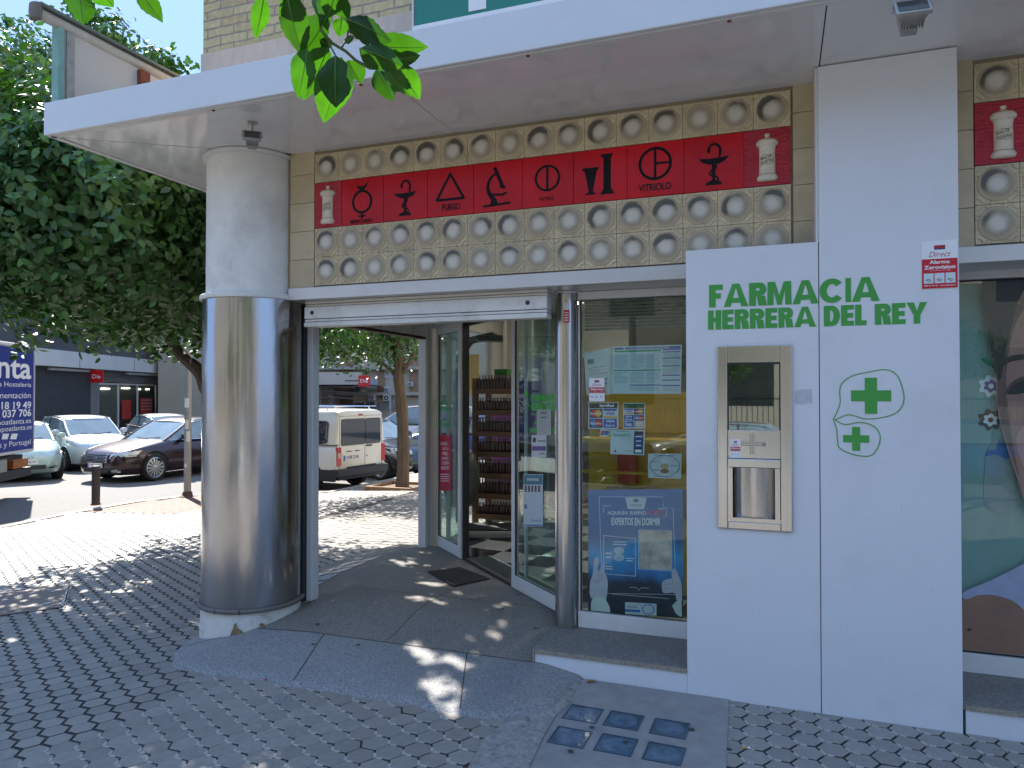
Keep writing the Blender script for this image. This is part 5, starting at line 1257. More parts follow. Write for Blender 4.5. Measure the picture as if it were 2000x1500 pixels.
mb.build('green_lettering', DGF, leafL)
def dsheet(name,label,cat,u0,v0,u1,v1,m):
    a = dz(u0,v1); b = dz(u1,v1); c = dz(u1,v0); e_ = dz(u0,v0); r = thing(name,label,cat,tuple(FD.p(*a)))
    mb = MB(); mb.prism(FD,[a,b,c,e_],LO,LO+.001); mb.build('sheet',m,r)
    def q(u,v): return tuple(Vector(e_).lerp(Vector(c),u).lerp(Vector(a).lerp(Vector(b),u),v))
    return r,q
def dt(mb,q,s,u0,v0,u1,v1,bold=.02):
    tv,tf,_ = text_mesh(s,bold); mb.add([FD.p(*q(u0+(u1-u0)*x,v1+(v0-v1)*y),LO+.0016) for x,y in tv],tf)
def dr(mb,q,u0,v0,u1,v1,h=.0014): mb.poly(FD,[q(u0,v1),q(u1,v1),q(u1,v0),q(u0,v0)],LO+h)
r,q = dsheet('red_notice','tall red poster with white words on the far door leaf','poster',859,850,882,958,cmat((.5,.02,.05),.4))
mb = MB(); dt(mb,q,'LA SALUD',.12,.12,.7,.18); dt(mb,q,'DE TU',.3,.22,.8,.27); dt(mb,q,'PIEL',.3,.30,.8,.36); dt(mb,q,'NOS',.25,.39,.8,.44); dt(mb,q,'CUIDA',.25,.47,.85,.53); dt(mb,q,'MUCHO',.2,.56,.85,.62)
for k in range(4): dr(mb,q,.12,.70+.04*k,.85,.712+.04*k)
mb.build('white_lettering', M['white'], r)
r,q = dsheet('white_notice','white notice with a violet band on the near door leaf','notice',1040,850,1069,893,cmat((.6,.64,.64)))
mb = MB(); dr(mb,q,.04,.50,.96,.70); mb.build('violet_band', cmat((.12,.06,.25)), r)
mb = MB(); dt(mb,q,'Farmacia',.42,.20,.95,.30); dr(mb,q,.1,.12,.3,.32); dr(mb,q,.55,.82,.9,.86); mb.build('lettering', M['ink'], r)
r,q = dsheet('service_notice','grey paper slip with two words on the near door leaf, under the green letters','notice',1050,800,1078,850,cmat((.42,.45,.42)))
mb = MB(); dt(mb,q,'TIMBRE',.3,.10,.7,.16); dt(mb,q,'GRACIAS',.3,.28,.7,.34); mb.build('lettering', M['ink'], r)
r,q = dsheet('blue_notice','pale blue medical leaflet with a teal heading low on the near door leaf','notice',1024,926,1062,1028,cmat((.50,.60,.64)))
mb = MB(); dr(mb,q,.02,.01,.98,.20); mb.build('teal_heading', cmat((.02,.18,.24)), r)
mb = MB(); dt(mb,q,'inverness',.2,.06,.8,.13,.01); mb.build('heading_lettering', M['white'], r)
mb = MB(); 
for k in range(5): dr(mb,q,.08+.17*k,.22,.19+.17*k,.34)
mb.build('group_photo', cmat((.10,.05,.05)), r)
mb = MB(); dt(mb,q,'Novartis',.4,.86,.9,.91,.01); dr(mb,q,.05,.58,.2,.66); dr(mb,q,.02,.965,.98,.99); mb.build('blue_print', cmat((.05,.15,.4)), r)

# ------------------------------------------------------------------ floodlights under the canopy
def floodlight(u,v,s,rz,label):
    p = at(u,v,'z',CEIL-.002); r = thing('floodlight',label,'floodlight',tuple(p),rz); 
    mb = MB(); mb.box(-.009*s,.009*s,-.005*s,.005*s,-.07*s,0); mb.box(-.03*s,.03*s,-.02*s,.02*s,-.006*s,0); mb.build('bracket', M['lampmetal'], r)
    Mx = Matrix.Translation((0,-.02*s,-.105*s)) @ Matrix.Rotation(R(-38),4,'X')
    def tr(mb): mb.v = [tuple(Mx @ Vector(q)) for q in mb.v]; return mb
    mb = MB(); mb.box(-.060*s,.060*s,-.020*s,-.002*s,-.045*s,.045*s); mb.add([(-.052*s,-.002*s,-.038*s),(.052*s,-.002*s,-.038*s),(.052*s,-.002*s,.038*s),(-.052*s,-.002*s,.038*s),(-.035*s,.05*s,-.022*s),(.035*s,.05*s,-.022*s),(.035*s,.05*s,.022*s),(-.035*s,.05*s,.022*s)],[(0,1,5,4),(1,2,6,5),(2,3,7,6),(3,0,4,7),(4,5,6,7)])
    body = tr(mb).build('housing', M['lampmetal'], r, bevel=.003*s)
    mb = MB(); mb.box(-.050*s,.050*s,-.0215*s,-.0203*s,-.036*s,.036*s); tr(mb).build('front_glass', mat('lamp_glass',(.06,.06,.055),.1,var=.1), body)
    mb = MB()
    for i in range(9): mb.box((-.038+.0095*i)*s,(-.035+.0095*i)*s,.0*s,.052*s,-.036*s,.036*s)
    tr(mb).build('cooling_fins', M['lampmetal'], body)
    mb = MB(); mb.box(-.028*s,.028*s,.052*s,.085*s,-.02*s,.03*s); tr(mb).build('wiring_box', M['lampmetal'], body, bevel=.004*s)
    mb = MB(); mb.tube([(-.064*s,-.02*s,-.105*s),(-.064*s,-.01*s,-.06*s),(.064*s,-.01*s,-.06*s),(.064*s,-.02*s,-.105*s)],.004*s,5); mb.build('yoke', M['lampmetal'], r)
    return r
floodlight(493,240,.9,R(38),'small halogen floodlight hung from the soffit above the round column')
floodlight(1778,-28,1.1,R(4),'larger grey floodlight with cooling fins above the white pilaster')

# ------------------------------------------------------------------ signs on the canopy
# green sign board
yS = YF+.02
a = at(804,63,'y',yS); b = at(806,0,'y',yS)
r = thing('pharmacy_sign','long green fascia sign with white frame standing on the front of the canopy','sign',(a.x,yS,a.z))
FS_ = frY(yS,a.x,a.z)
mb = MB(); Wd = 3.4; Hd = .75; mb.stroke(FS_,[(.012,.012),(Wd,.012),(Wd,Hd),(.012,Hd)],.024,-.10,.012,True); mb.build('sign_frame', M['white'], r, bevel=.004)
mb = MB(); mb.fbox(FS_,.02,Wd-.01,.02,Hd-.01,-.09,.002); mb.build('sign_face', M['signgreen'], r)
c0 = at(916,24,'y',yS).x-a.x; c1 = at(950,20,'y',yS).x-a.x; zc = at(930,21,'y',yS).z-a.z
mb = MB(); wv = (c1-c0); mb.prism(FS_,[(c0,zc),(c1,zc),(c1,zc+.12),(c1+.12,zc+.12),(c1+.12,zc+.12+wv),(c1,zc+.12+wv),(c1,zc+.24+wv),(c0,zc+.24+wv),(c0,zc+.12+wv),(c0-.12,zc+.12+wv),(c0-.12,zc+.12),(c0,zc+.12)],.002,.006); 
mb.build('white_cross', M['white'], r)
# lightbox on the side canopy
p = at(112,197,'x',XL+.10); p2 = at(105,50,'x',XL+.10); p3 = at(270,165,'x',XL+.10)
r = thing('light_box','old cream light box sign with rusty post seen from behind the canopy edge at left','sign',(XL+.10,p.y,FT))
y0 = at(112,190,'x',XL+.10).y; z1 = p2.z; y1 = y0+3.2
mb = MB(); mb.box(XL+.09,XL+.11,y0+.04,y1,FT+.0,z1); mb.build('sign_panel', mat('old_panel',(.56,.50,.42),.6,var=.06,vscale=2,stain=(.42,.44,.38),stain_amt=.4,stain_scale=2), r)
mb = MB(); mb.box(XL+.06,XL+.12,y0-.01,y0+.03,FT-.02,z1+.02); mb.build('green_post', mat('oxidised_post',(.22,.40,.34),.7,var=.2,vscale=8), r)
mb = MB(); mb.box(XL+.07,XL+.125,y0+.045,y0+.10,FT,z1); mb.build('grey_post', M['lampmetal'], r)
mb = MB(); yr = at(272,165,'x',XL+.10).y; mb.box(XL+.05,XL+.088,yr-.03,yr+.05,FT,z1-.02); mb.box(XL+.112,XL+.15,yr-.03,yr+.05,FT,z1-.02); mb.build('rusty_post', M['rust'], r)
mb = MB(); mb.tube([(XL+.10,y0-.14,z1+.03),(XL+.10,y1,z1+.03)],.036,12); mb.build('roller_tube', mat('tube_cover',(.48,.43,.34),.6,var=.15,vscale=5,stain=(.3,.24,.16)), r, smooth=True)
mb = MB(); mb.box(XL+.05,XL+.15,y0-.15,y1,z1+.067,z1+.085); mb.build('rain_cap', mat('rain_cap',(.14,.16,.13),.6,var=.2), r)
mb = MB(); mb.lathe((XL+.10,y0-.15,z1+.03),[(0,-.055),(.045,-.045),(.05,0),(.045,.05),(0,.055)],14,sy=.6); mb.build('tube_end_cap', mat('end_cap',(.16,.13,.10),.6,var=.2), r, smooth=True)

# ------------------------------------------------------------------ inside the shop
def bottle(h,rr,m,mc):
    r = MB(); r.lathe((0,0,0),[(rr*.9,0),(rr,.004),(rr,h*.62),(rr*.8,h*.72),(rr*.4,h*.78),(rr*.4,h*.86)],10)
    return r
SH = thing('display_shelf','tall wooden shelf unit full of small dark bottles inside the door','shelf',(-2.75,3.1,.152))
sp0 = at(925,1030,'z',.152); rz = math.atan2(-.05,1)
sx0,sy0 = sp0.x,sp0.y
DXs = .62; ORG[SH.name] = Vector((sx0,sy0,.152)); SH.location = (sx0,sy0,.152)
mb = MB()
for x in (0,): mb.box(sx0-.02,sx0+.04,sy0,sy0+.05,.152,1.78)
mb.box(sx0+DXs,sx0+DXs+.04,sy0,sy0+.05,.152,1.78); mb.box(sx0-.02,sx0+.04,sy0+.38,sy0+.43,.152,1.78)
mb.build('upright', M['wood'], SH, bevel=.003)
levels = [.30,.52,.74,.97,1.19,1.42,1.65]
mb = MB()
for z in levels: mb.box(sx0,sx0+DXs,sy0-.02,sy0+.40,z-.025,z); mb.box(sx0,sx0+DXs,sy0-.032,sy0-.021,z-.045,z+.012)
mb.build('shelf_board', M['wood'], SH, bevel=.002)
bm1 = mat('bottle_glass',(.05,.022,.014),.15,var=.4,vscale=3,island=.9,spec=.8); bm2 = mat('bottle_cap',(.20,.16,.14),.4,var=0,island=.6)
proto = None; rnd = random.Random(8); k = 0
for li,z in enumerate(levels):
    hgt = rnd.uniform(.12,.17); nb = 15
    for row in range(2):
        for i in range(nb):
            x = sx0+.065+i*(DXs-.09)/nb+row*.02; y = sy0+.02+row*.11; 
            if proto is None:
                proto = thing('bottle','small dark glass bottle standing in a row on the wooden shelf unit','bottle',(x,y,z),group='bottles on the wooden shelf unit'); local(proto)
                r_ = MB(); r_.lathe((0,0,0),[(.017,0),(.019,.004),(.019,.075),(.014,.088),(.008,.094),(.008,.10)],10); r_.build('flask', bm1, proto, smooth=True)
                r_ = MB(); r_.lathe((0,0,0),[(.0095,.100),(.0095,.122),(0,.123)],8); r_.build('cap', bm2, proto, smooth=True)
            else:
                c = copy_thing(proto,(x+rnd.uniform(-.004,.004),y,z),rnd.uniform(0,6)); c.scale = (1,1,hgt/.123)
for i,(dx_) in enumerate((.18,.42)):
    x = sx0+dx_; z = 1.66; mb = MB(); mb.box(x,x+.15,sy0+.16,sy0+.30,z+.001,z+.22)
    c = thing('carton',['green carton at the left end on top of the bottle shelf','green carton at the right end on top of the bottle shelf'][i],'box',(x,sy0+.16,z)); mb.build('carton_body', cmat((.03,.16,.02)), c)
    mb = MB(); F_ = frY(sy0+.16); mb.rect(F_,x+.05,x+.10,z+.05,z+.17,.001); mb.build('carton_print', cmat((.005,.04,.01)), c)
mb = MB()
for z_,h_ in ((.56,.12),(.80,.10),(1.03,.14),(1.25,.12)): mb.box(sx0+.06,sx0+.58,sy0+.36,sy0+.37,z_,z_+h_)
mb.build('violet_glow_panel', mat('violet_glow_panel',(.25,.09,.32),.4,var=.5,vscale=9,emit=.02), SH)  # not a lamp: a faint glow is put into the panel's material
mb = MB(); mb.box(sx0+.44,sx0+.60,sy0+.34,sy0+.352,.40,.98); mb.build('yellow_panel', cmat((.8,.5,.03)), SH)
# weighing machine
p = at(955,1052,'z',.152)
r = thing('weighing_machine','grey person weighing scale with a curved post and arm just inside the door','scale',(p.x,p.y,.152)); local(r); r.rotation_euler = (0,0,R(20))
mb = MB(); mb.box(-.30,.28,-.02,.42,.0,.075); mb.build('scale_base', mat('scale_plastic',(.34,.33,.30),.5,var=.05), r, bevel=.02)
mb = MB(); mb.box(-.24,.24,.0,.38,.0765,.092); mb.build('foot_plate', M['rubber'], r, bevel=.006)
pts = [(-.30,.42,.05),(-.33,.44,.5),(-.36,.45,1.0),(-.37,.44,1.5),(-.33,.40,1.85),(-.20,.34,2.02),(.02,.27,2.06),(.12,.24,2.03)]
mb = MB(); mb.tube(pts,[.07,.06,.045,.035,.035,.04,.045,.03],10); mb.build('curved_post', mat('scale_post',(.10,.11,.11),.35,var=.05), r, smooth='all')
mb = MB(); mb.box(-.14,.14,.12,.36,2.00,2.06); mb.build('height_head', mat('scale_head',(.06,.065,.07),.4,var=.05), r, bevel=.02)
mb = MB(); mb.lathe((-.32,.40,.55),[(0,-.32),(.12,-.28),(.20,-.1),(.21,.1),(.15,.27),(0,.34)],20,sy=.35); mb.build('scale_shield', mat('scale_shield',(.12,.14,.13),.3,var=.05), r, smooth='all')
# yellow shelving and stock behind the shop window
r = thing('yellow_display','yellow shelving with coloured panels behind the shop window','shelf',(-1.0,1.25,.152))
mb = MB(); mb.box(-1.35,-.55,1.35,1.40,.152,1.62); mb.box(-1.35,-.55,1.0,1.40,1.26,1.29); mb.build('yellow_back', mat('yellow_board',(.80,.50,.03),.5,var=.12,vscale=5), r)
mb = MB(); mb.box(-1.12,-.98,1.30,1.345,.95,1.27); mb.build('red_panel', cmat((.6,.07,.03)), r)
mb = MB(); mb.box(-1.20,-.60,1.28,1.34,.72,.92); mb.build('brown_panel', mat('brown_panel',(.25,.13,.05),.5,var=.4,vscale=14), r)
mb = MB(); mb.box(-1.35,-.5,.98,1.0,1.05,1.07); mb.build('yellow_rail', cmat((.6,.33,.02)), r)
# dark blind / bulkhead high behind the window
mb = MB(); 
for i in range(9): mb.box(-1.19,PX0-.01,.62,.66,2.02+.022*i,2.032+.022*i)
tag(mb.build('window_blind', mat('blind',(.10,.13,.12),.5,var=.1), loc=(-1.19,.62,2.0)),'dark slatted blind at the top of the left shop window','blind')
mb = MB(); mb.box(-1.25,4.1,2.4,2.5,.152,2.74); mb.build('partition', mat('partition',(.07,.06,.055),.7,var=.2,vscale=2), B)
mb = MB(); mb.box(-1.4,-.2,.95,2.3,.152,.154); 
# counter and shelving deeper in the shop
r = thing('wall_shelving','violet grey wall shelving at the back of the shop','shelf',(-2.6,5.3,.152))
mb = MB(); mb.box(-3.0,-2.5,5.6,5.95,.152,2.1); mb.build('shelf_case', mat('shelf_case',(.18,.14,.2),.5,var=.5,vscale=7), r)
p = at(921,735,'y',4.2); mb = MB(); mb.box(p.x-.06,p.x+.10,4.2,4.21,p.z-.22,p.z+.27)
tag(mb.build('wall_notice', cmat((.50,.30,.03)), loc=tuple(p)),'narrow yellow notice high up beside the bottle shelf','notice')
mb = MB(); mb.box(-3.1,-2.78,4.215,4.3,.152,2.74); mb.build('partition', PLW, B)
# ------------------------------------------------------------------ vehicles
CG = mat('car_glass',(.02,.026,.03),.04,var=0,spec=.9,coat=.6)
CGL = mat('car_glass_light',(.16,.21,.23),.05,var=.2,vscale=2,spec=.9,coat=.6)
CB = mat('car_black_plastic',(.025,.025,.026),.55,var=.1)
CH = mat('chrome',(.65,.65,.66),.12,1.0,var=0)
HL = mat('headlamp',(.55,.58,.60),.08,.3,var=.3,vscale=9,coat=.5)
TL = mat('tail_lamp',(.45,.012,.015),.15,var=.2,vscale=14,coat=.5)
TY = mat('tyre',(.018,.018,.018),.85,var=.2)
RIM = mat('alloy_rim',(.50,.51,.52),.28,.85,var=.06)
LIN = mat('wheel_well_shade',(.008,.008,.008),.95,var=0)
def paint(n,c,metal=.0): return mat(n,c,.28,metal,var=.02,coat=.8)
def lerp(a,b,t): return a+(b-a)*t
def interp(tab,x):
    if x <= tab[0][0]: return tab[0][1]
    for (a,u),(b,v) in zip(tab,tab[1:]):
        if x <= b:
            t = (x-a)/(b-a); return lerp(u,v,t)
    return tab[-1][1]
def smooth_tab(tab,n=4):
    p = crv([(float(a),float(b)) for a,b in tab],False,n); return p
def wheel_mesh(r,rootname,parent,x,y,side,spokes=10,rimr=.70,rm=None):
    w = .21; F_ = Fr((x,y,r),(1*side*-1,0,0),(0,0,1))       # normal points outward
    if F_.N.y*side < 0: F_ = Fr((x,y,r),(side,0,0),(0,0,1))
    if F_.N.y*side < 0: F_ = Fr((x,y,r),(-side,0,0),(0,0,1))
    mb = MB(); rr = r*rimr
    mb.flathe(F_,0,0,[(rr,-.015),(rr+.01,-.002),(r*.93,.006),(r*.985,-.012),(r,-.035),(r,-w+.02),(r*.95,-w),(rr,-w)],36); t = mb.build('tyre',TY,parent,smooth='all')
    mb = MB(); mb.flathe(F_,0,0,[(rr+.002,-.012),(rr-.012,-.004),(rr-.022,-.012),(rr-.03,-.05)],36)
    mb.flathe(F_,0,0,[(r*.17,-.02),(r*.16,-.010),(r*.08,-.006),(0,-.006)],16)
    for i in range(spokes):
        a = 2*pi*i/spokes
        for d in (-.035,.035):
            p0 = (r*.13*cos(a),r*.13*sin(a)); p1 = ((rr-.014)*cos(a+d*2.2),(rr-.014)*sin(a+d*2.2))
            mb.stroke(F_,[p0,p1],[.020,.024] if spokes > 7 else [.04,.05],-.03,-.010+(.0006 if d > 0 else 0))
    mb.build('rim',rm or RIM,parent,smooth=True)
    mb = MB(); mb.disc(F_,0,0,rr,h=-.075,n=24); mb.build('brake_disc',LIN,parent)
class Car:
    # spec: L, W, r, axle front/rear x, tables of heights along x (x forward, 0 = middle)
    def __init__(s, name, label, cat, loc, rz, sp, pm, group=None):
        s.sp = sp; L = sp['L']; W = sp['W']; s.root = local(thing(name,label,cat,loc,rz,group)); s.pm = pm
        deck = smooth_tab(sp['deck'])[::-1]; s.deck = deck; s.W = W
        hwt = smooth_tab(sp.get('plan',[(-L/2,.74),(-L/2+.12,.88),(-L/2+.5,.97),(-.3,1),(L/2-.9,.98),(L/2-.45,.92),(L/2-.15,.78),(L/2,.58)]))
        s.hw = lambda x: interp(hwt,x)*W/2
        bott = sp.get('bottom',[(-L/2,.42),(-L/2+.15,.25),(-L/2+.5,.2),(L/2-.6,.18),(L/2-.15,.2),(L/2,.34)])
        s.zb = lambda x: interp(bott,x)
        s.zt = lambda x: interp(deck,x)
        xs = [-L/2+L*(.5-.5*cos(pi*i/44)) for i in range(45)]
        mb = MB(); N = 0
        for x in xs:
            hw = s.hw(x); zt = s.zt(x); zb = s.zb(x); h = zt-zb
            half = [(.0,zb),(.80*hw,zb),(.93*hw,zb+.03),(.985*hw,zb+.22*h),(1.0*hw,zb+.45*h),(.995*hw,zb+.66*h),(.965*hw,zb+.80*h),(.93*hw,zb+.90*h),(.86*hw,zb+.965*h),(.72*hw,zt-.004),(.36*hw,zt+.012),(0,zt+.018)]
            ring = [(x,y,z) for y,z in half]+[(x,-y,z) for y,z in half[-2:0:-1]]
            N = len(ring); mb.v += ring
        for i in range(len(xs)-1):
            for k in range(N): mb.f.append((i*N+k,i*N+(k+1)%N,(i+1)*N+(k+1)%N,(i+1)*N+k))
        mb.f.append(tuple(range(N-1,-1,-1))); mb.f.append(tuple((len(xs)-1)*N+k for k in range(N)))
        s.body = mb.build('body',pm,s.root,smooth=True)
        # wheel arches
        for ax in (sp['xf'],sp['xr']):
            for side in (-1,1):                             # black patch on the uncut bodywork, standing in for the arch's shade
                m2 = MB(); ra = sp['r']+.05; zc = sp['r']+.015; nr,na = 5,28
                for i in range(nr+1):
                    for k in range(na):
                        q = ra*i/nr; x = ax+q*cos(2*pi*k/na); z = max(zc+q*sin(2*pi*k/na), s.zb(x)+.001)
                        m2.v.append((x,side*(s.side(x,z)+.003),z))
                for i in range(nr):
                    for k in range(na): m2.f.append((i*na+k,i*na+(k+1)%na,(i+1)*na+(k+1)%na,(i+1)*na+k))
                m2.build('wheel_well_shade',LIN,s.root)
                m3 = MB(); m3.tube([(ax+(ra+.01)*cos(R(a)),side*(s.side(ax+(ra+.01)*cos(R(a)),max(zc+(ra+.01)*sin(R(a)),s.zb(ax)+.02))+.004),zc+(ra+.01)*sin(R(a))) for a in range(-14,195,12)],.012,6); m3.build('arch_lip',sp.get('lipm',pm),s.root,smooth=True)
            for side in (-1,1):
                e = local(bpy.data.objects.new('wheel',None)); COL.objects.link(e); e.parent = s.root
                wheel_mesh(sp['r'],'w',e,ax,side*(s.hw(ax)+.012),side,sp.get('spokes',10),sp.get('rimr',.72),sp.get('rimm'))
        for p in s.body.data.polygons: p.use_smooth = True
        bm = bmesh.new(); bm.from_mesh(s.body.data)
        for e in bm.edges:
            if len(e.link_faces) == 2 and e.calc_face_angle(0) > R(38): e.smooth = False
        bm.to_mesh(s.body.data); bm.free()
        if 'cabin' in sp: s.cabin()
    def side(s,x,z):                                        # y of the body side at (x,z)
        hw = s.hw(x); zt = s.zt(x); zb = s.zb(x); t = (z-zb)/(zt-zb)
        return hw*interp([(0,.80),(.03,.93),(.22,.985),(.45,1.0),(.66,.995),(.80,.965),(.90,.93),(.965,.86),(1,.72)],max(0,min(1,t)))
    def cabin(s):
        sp = s.sp; c = sp['cabin']                          # x of: windscreen base, roof front, roof rear, rear base ; roof height
        x1,x2,x3,x4,zr = c; ro = sp.get('roof_arch',.05); wr = sp.get('wroof',.76); wb = .93
        def zroof(x): t = (x-x3)/(x2-x3); return zr-ro*(2*t-1)**2*(1.0)
        # glasshouse as a closed shell, belt to roof
        xs_b = [x1]+[lerp(x1,x4,t) for t in (.12,.25,.4,.55,.7,.85)]+[x4]; xs_t = [x2]+[lerp(x2,x3,t) for t in (.12,.25,.4,.55,.7,.85)]+[x3]
        n = len(xs_b); g = MB()
        for i in range(n):
            xb,xt = xs_b[i],xs_t[i]; zbe = s.zt(xb)-.02; zt = zroof(xt)-.015
            tb = .70 if i in (0,n-1) else .965; hb = s.hw(xb)*wb*(.86 if i in (0,n-1) else 1); ht = s.W/2*wr*(.90 if i in (0,n-1) else 1)
            zm = lerp(zbe,zt,.5); xm = lerp(xb,xt,.47); hm = lerp(hb,ht,.44)
            g.v += [(xb,-hb,zbe),(xm,-hm,zm),(xt,-ht,zt),(xt,ht,zt),(xm,hm,zm),(xb,hb,zbe)]
        for i in range(n-1):
            for k in range(5): g.f.append((i*6+k,(i+1)*6+k,(i+1)*6+k+1,i*6+k+1))
        g.f += [(5,4,1,0),(4,3,2,1),((n-1)*6,(n-1)*6+1,(n-1)*6+4,(n-1)*6+5),((n-1)*6+1,(n-1)*6+2,(n-1)*6+3,(n-1)*6+4)]
        gv = g.v
        glass = g.build('windows',sp.get('gm',CG),s.root,smooth=True)
        # roof skin
        m = MB(); N = 9; rows = []
        rx = [x2+.05]+[lerp(x2,x3,t) for t in (.05,.2,.4,.6,.8,.95)]+[x3-.06]
        for x in rx:
            zz = zroof(max(min(x,x2),x3)) - (.028 if x in (rx[0],rx[-1]) else 0); tt = .92 if x in (rx[0],rx[-1]) else 1
            for k in range(N):
                u = -1+2*k/(N-1); y = u*(s.W/2*wr+.018)*tt; m.v.append((x,y,zz-.045*abs(u)**3.5+.012))
        for i in range(len(rx)-1):
            for k in range(N-1): m.f.append((i*N+k,(i+1)*N+k,(i+1)*N+k+1,i*N+k+1))
        base = len(m.v)
        for (x,y,z) in list(m.v): m.v.append((x,y,z-.03))
        m.f += [tuple(q+base for q in f[::-1]) for f in list(m.f)]
        E = [i*N for i in range(len(rx))]; E2 = [i*N+N-1 for i in range(len(rx))]
        for a,b in zip(E,E[1:]): m.f.append((a,a+base,b+base,b))
        for a,b in zip(E2,E2[1:]): m.f.append((a,b,b+base,a+base))
        for k in range(N-1): m.f.append((k,k+1,k+1+base,k+base)); q = (len(rx)-1)*N; m.f.append((q+k,q+k+base,q+k+1+base,q+k+1))
        m.build('roof',s.pm,s.root,smooth=True)
        # pillars
        def pillar(b,t,w,w2=None,mm=None):
            m = MB()
            for sd in (-1,1):
                m = MB(); A = Vector((b[0],sd*b[1],b[2])); T_ = Vector((t[0],sd*t[1],t[2])); Mi = A.lerp(T_,.5); Mi.y += sd*.012
                m.tube([A,Mi,T_],[w,(w+(w2 or w))/2,w2 or w],6)
                m.build('pillar',mm or s.pm,s.root,smooth=True)
        zt2 = zroof(x2)-.02; zt3 = zroof(x3)-.02
        pillar((x1+.03,s.hw(x1)*wb*.86,s.zt(x1)-.03),(x2,s.W/2*wr*.90+.005,zt2),.034,.028)
        pillar((x4-.01,s.hw(x4)*wb*.86,s.zt(x4)-.03),(x3,s.W/2*wr*.90+.005,zt3),.06 if sp.get('fatc',1) else .03,.04)
        xb = sp.get('xb',lerp(x1,x4,.52)); f = (xb-x1)/(x4-x1); xt = lerp(x2,x3,f)
        pillar((xb,s.hw(xb)*wb+.004,s.zt(xb)-.03),(xt,s.W/2*wr+.006,zroof(xt)-.03),.028,.022,CB)
        if sp.get('xd'):
            xb = sp['xd']; f = (xb-x1)/(x4-x1); xt = lerp(x2,x3,f); pillar((xb,s.hw(xb)*wb+.004,s.zt(xb)-.03),(xt,s.W/2*wr+.006,zroof(xt)-.03),.03,.03)
        # chrome / black line under the windows
        m = MB()
        for sd in (-1,1):
            m.tube([(x,sd*(s.hw(x)*wb+.012),s.zt(x)-.012) for x in [lerp(x1-.05,x4+.15,t/10) for t in range(11)]],.010,5)
            m.tube([(lerp(x2,x3,t/8),sd*(s.W/2*wr+.016),zroof(lerp(x2,x3,t/8))-.045) for t in range(9)],.010,5)
        m.build('window_trim',CH if sp.get('chrome') else CB,s.root,smooth=True)
        # mirrors
        for sd in (-1,1):
            xm = x1-.42; ym = sd*(s.hw(xm)*.95+.09); zm = s.zt(xm)+.07; m = MB()
            m.lathe((0,0,0),[(0,-.075),(.06,-.062),(.085,-.02),(.085,.03),(.06,.062),(0,.07)],12,sx=.8,sy=1.25); m.v = [(a+xm,b+ym,c+zm) for a,b,c in m.v]
            m.box(xm-.02,xm+.02,min(ym,sd*s.hw(xm)*.88),max(ym,sd*s.hw(xm)*.88),zm-.06,zm-.03); m.build('door_mirror',s.pm,s.root,smooth=True)
        # wipers
        m = MB(); m.tube([(x1+.03,-.1,s.zt(x1)+.012),(x1-.12,.45,s.zt(x1)+.06)],.008,4); m.tube([(x1+.03,.2,s.zt(x1)+.012),(x1-.10,-.35,s.zt(x1)+.06)],.008,4); m.build('wiper',CB,s.root)
    def doorlines(s,xs,zlo=.30):
        m = MB()
        for sd in (-1,1):
            for x in xs:
                n = 8; q = [(x,sd*(s.side(x,lerp(zlo,s.zt(x)-.03,t/n))+.0015),lerp(zlo,s.zt(x)-.03,t/n)) for t in range(n+1)]; m.tube(q,.0045,4)
            n = 10; a,b = max(xs),min(xs); m.tube([(lerp(a,b,t/n),sd*(s.side(lerp(a,b,t/n),zlo)+.0015),zlo) for t in range(n+1)],.0045,4)
        m.build('door_seam',CB,s.root)
        m = MB()
        for sd in (-1,1):
            for x in list(xs)[1:]:
                xx = x+.14; z = s.zt(xx)-.16; y = sd*(s.side(xx,z)+.016); m.tube([(xx-.09,y-sd*.014,z),(xx-.07,y,z),(xx+.07,y,z),(xx+.09,y-sd*.014,z)],.012,6)
        m.build('door_handle',CH if s.sp.get('chrome') else s.pm,s.root,smooth=True)
    def surf(s,x0,x1,z0,z1,name,m,sd_list=(-1,1),off=.004,shape=None,n=8):    # patch hugging the side (headlamps, tail lamps)
        for sd in sd_list:
            mb = MB()
            for i in range(n+1):
                x = lerp(x0,x1,i/n)
                for k in range(5):
                    lo,hi = (z0,z1) if not shape else shape(i/n)
                    z = lerp(lo,hi,k/4); mb.v.append((x,sd*(s.side(x,z)+off),z))
            for i in range(n):
                for k in range(4): a = i*5+k; mb.f.append((a,a+5,a+6,a+1) if sd < 0 else (a,a+1,a+6,a+5))
            mb.build(name,m,s.root,smooth='all')
    def endF(s,front=True):                                 # frame on the end of the car
        L = s.sp['L']
        return Fr((L/2 if front else -L/2,0,0),(0,1 if front else -1,0),(0,0,1))
def plate(car,F_,zc,txt,w=.50,h=.11,lift=.012):
    mb = MB(); mb.fbox(F_,-w/2,w/2,zc-h/2,zc+h/2,lift-.012,lift); pp = mb.build('number_plate',M['white'],car.root)
    mb = MB(); mb.text(F_,txt,-w*.38,zc-h*.33,w*.83,h*.66,lift+.001,bold=.01); mb.build('plate_lettering',M['ink'],pp)
    mb = MB(); mb.rect(F_,-w/2+.004,-w*.42,zc-h/2+.004,zc+h/2-.004,lift+.0012); mb.build('plate_band',cmat((.02,.08,.4)),pp)

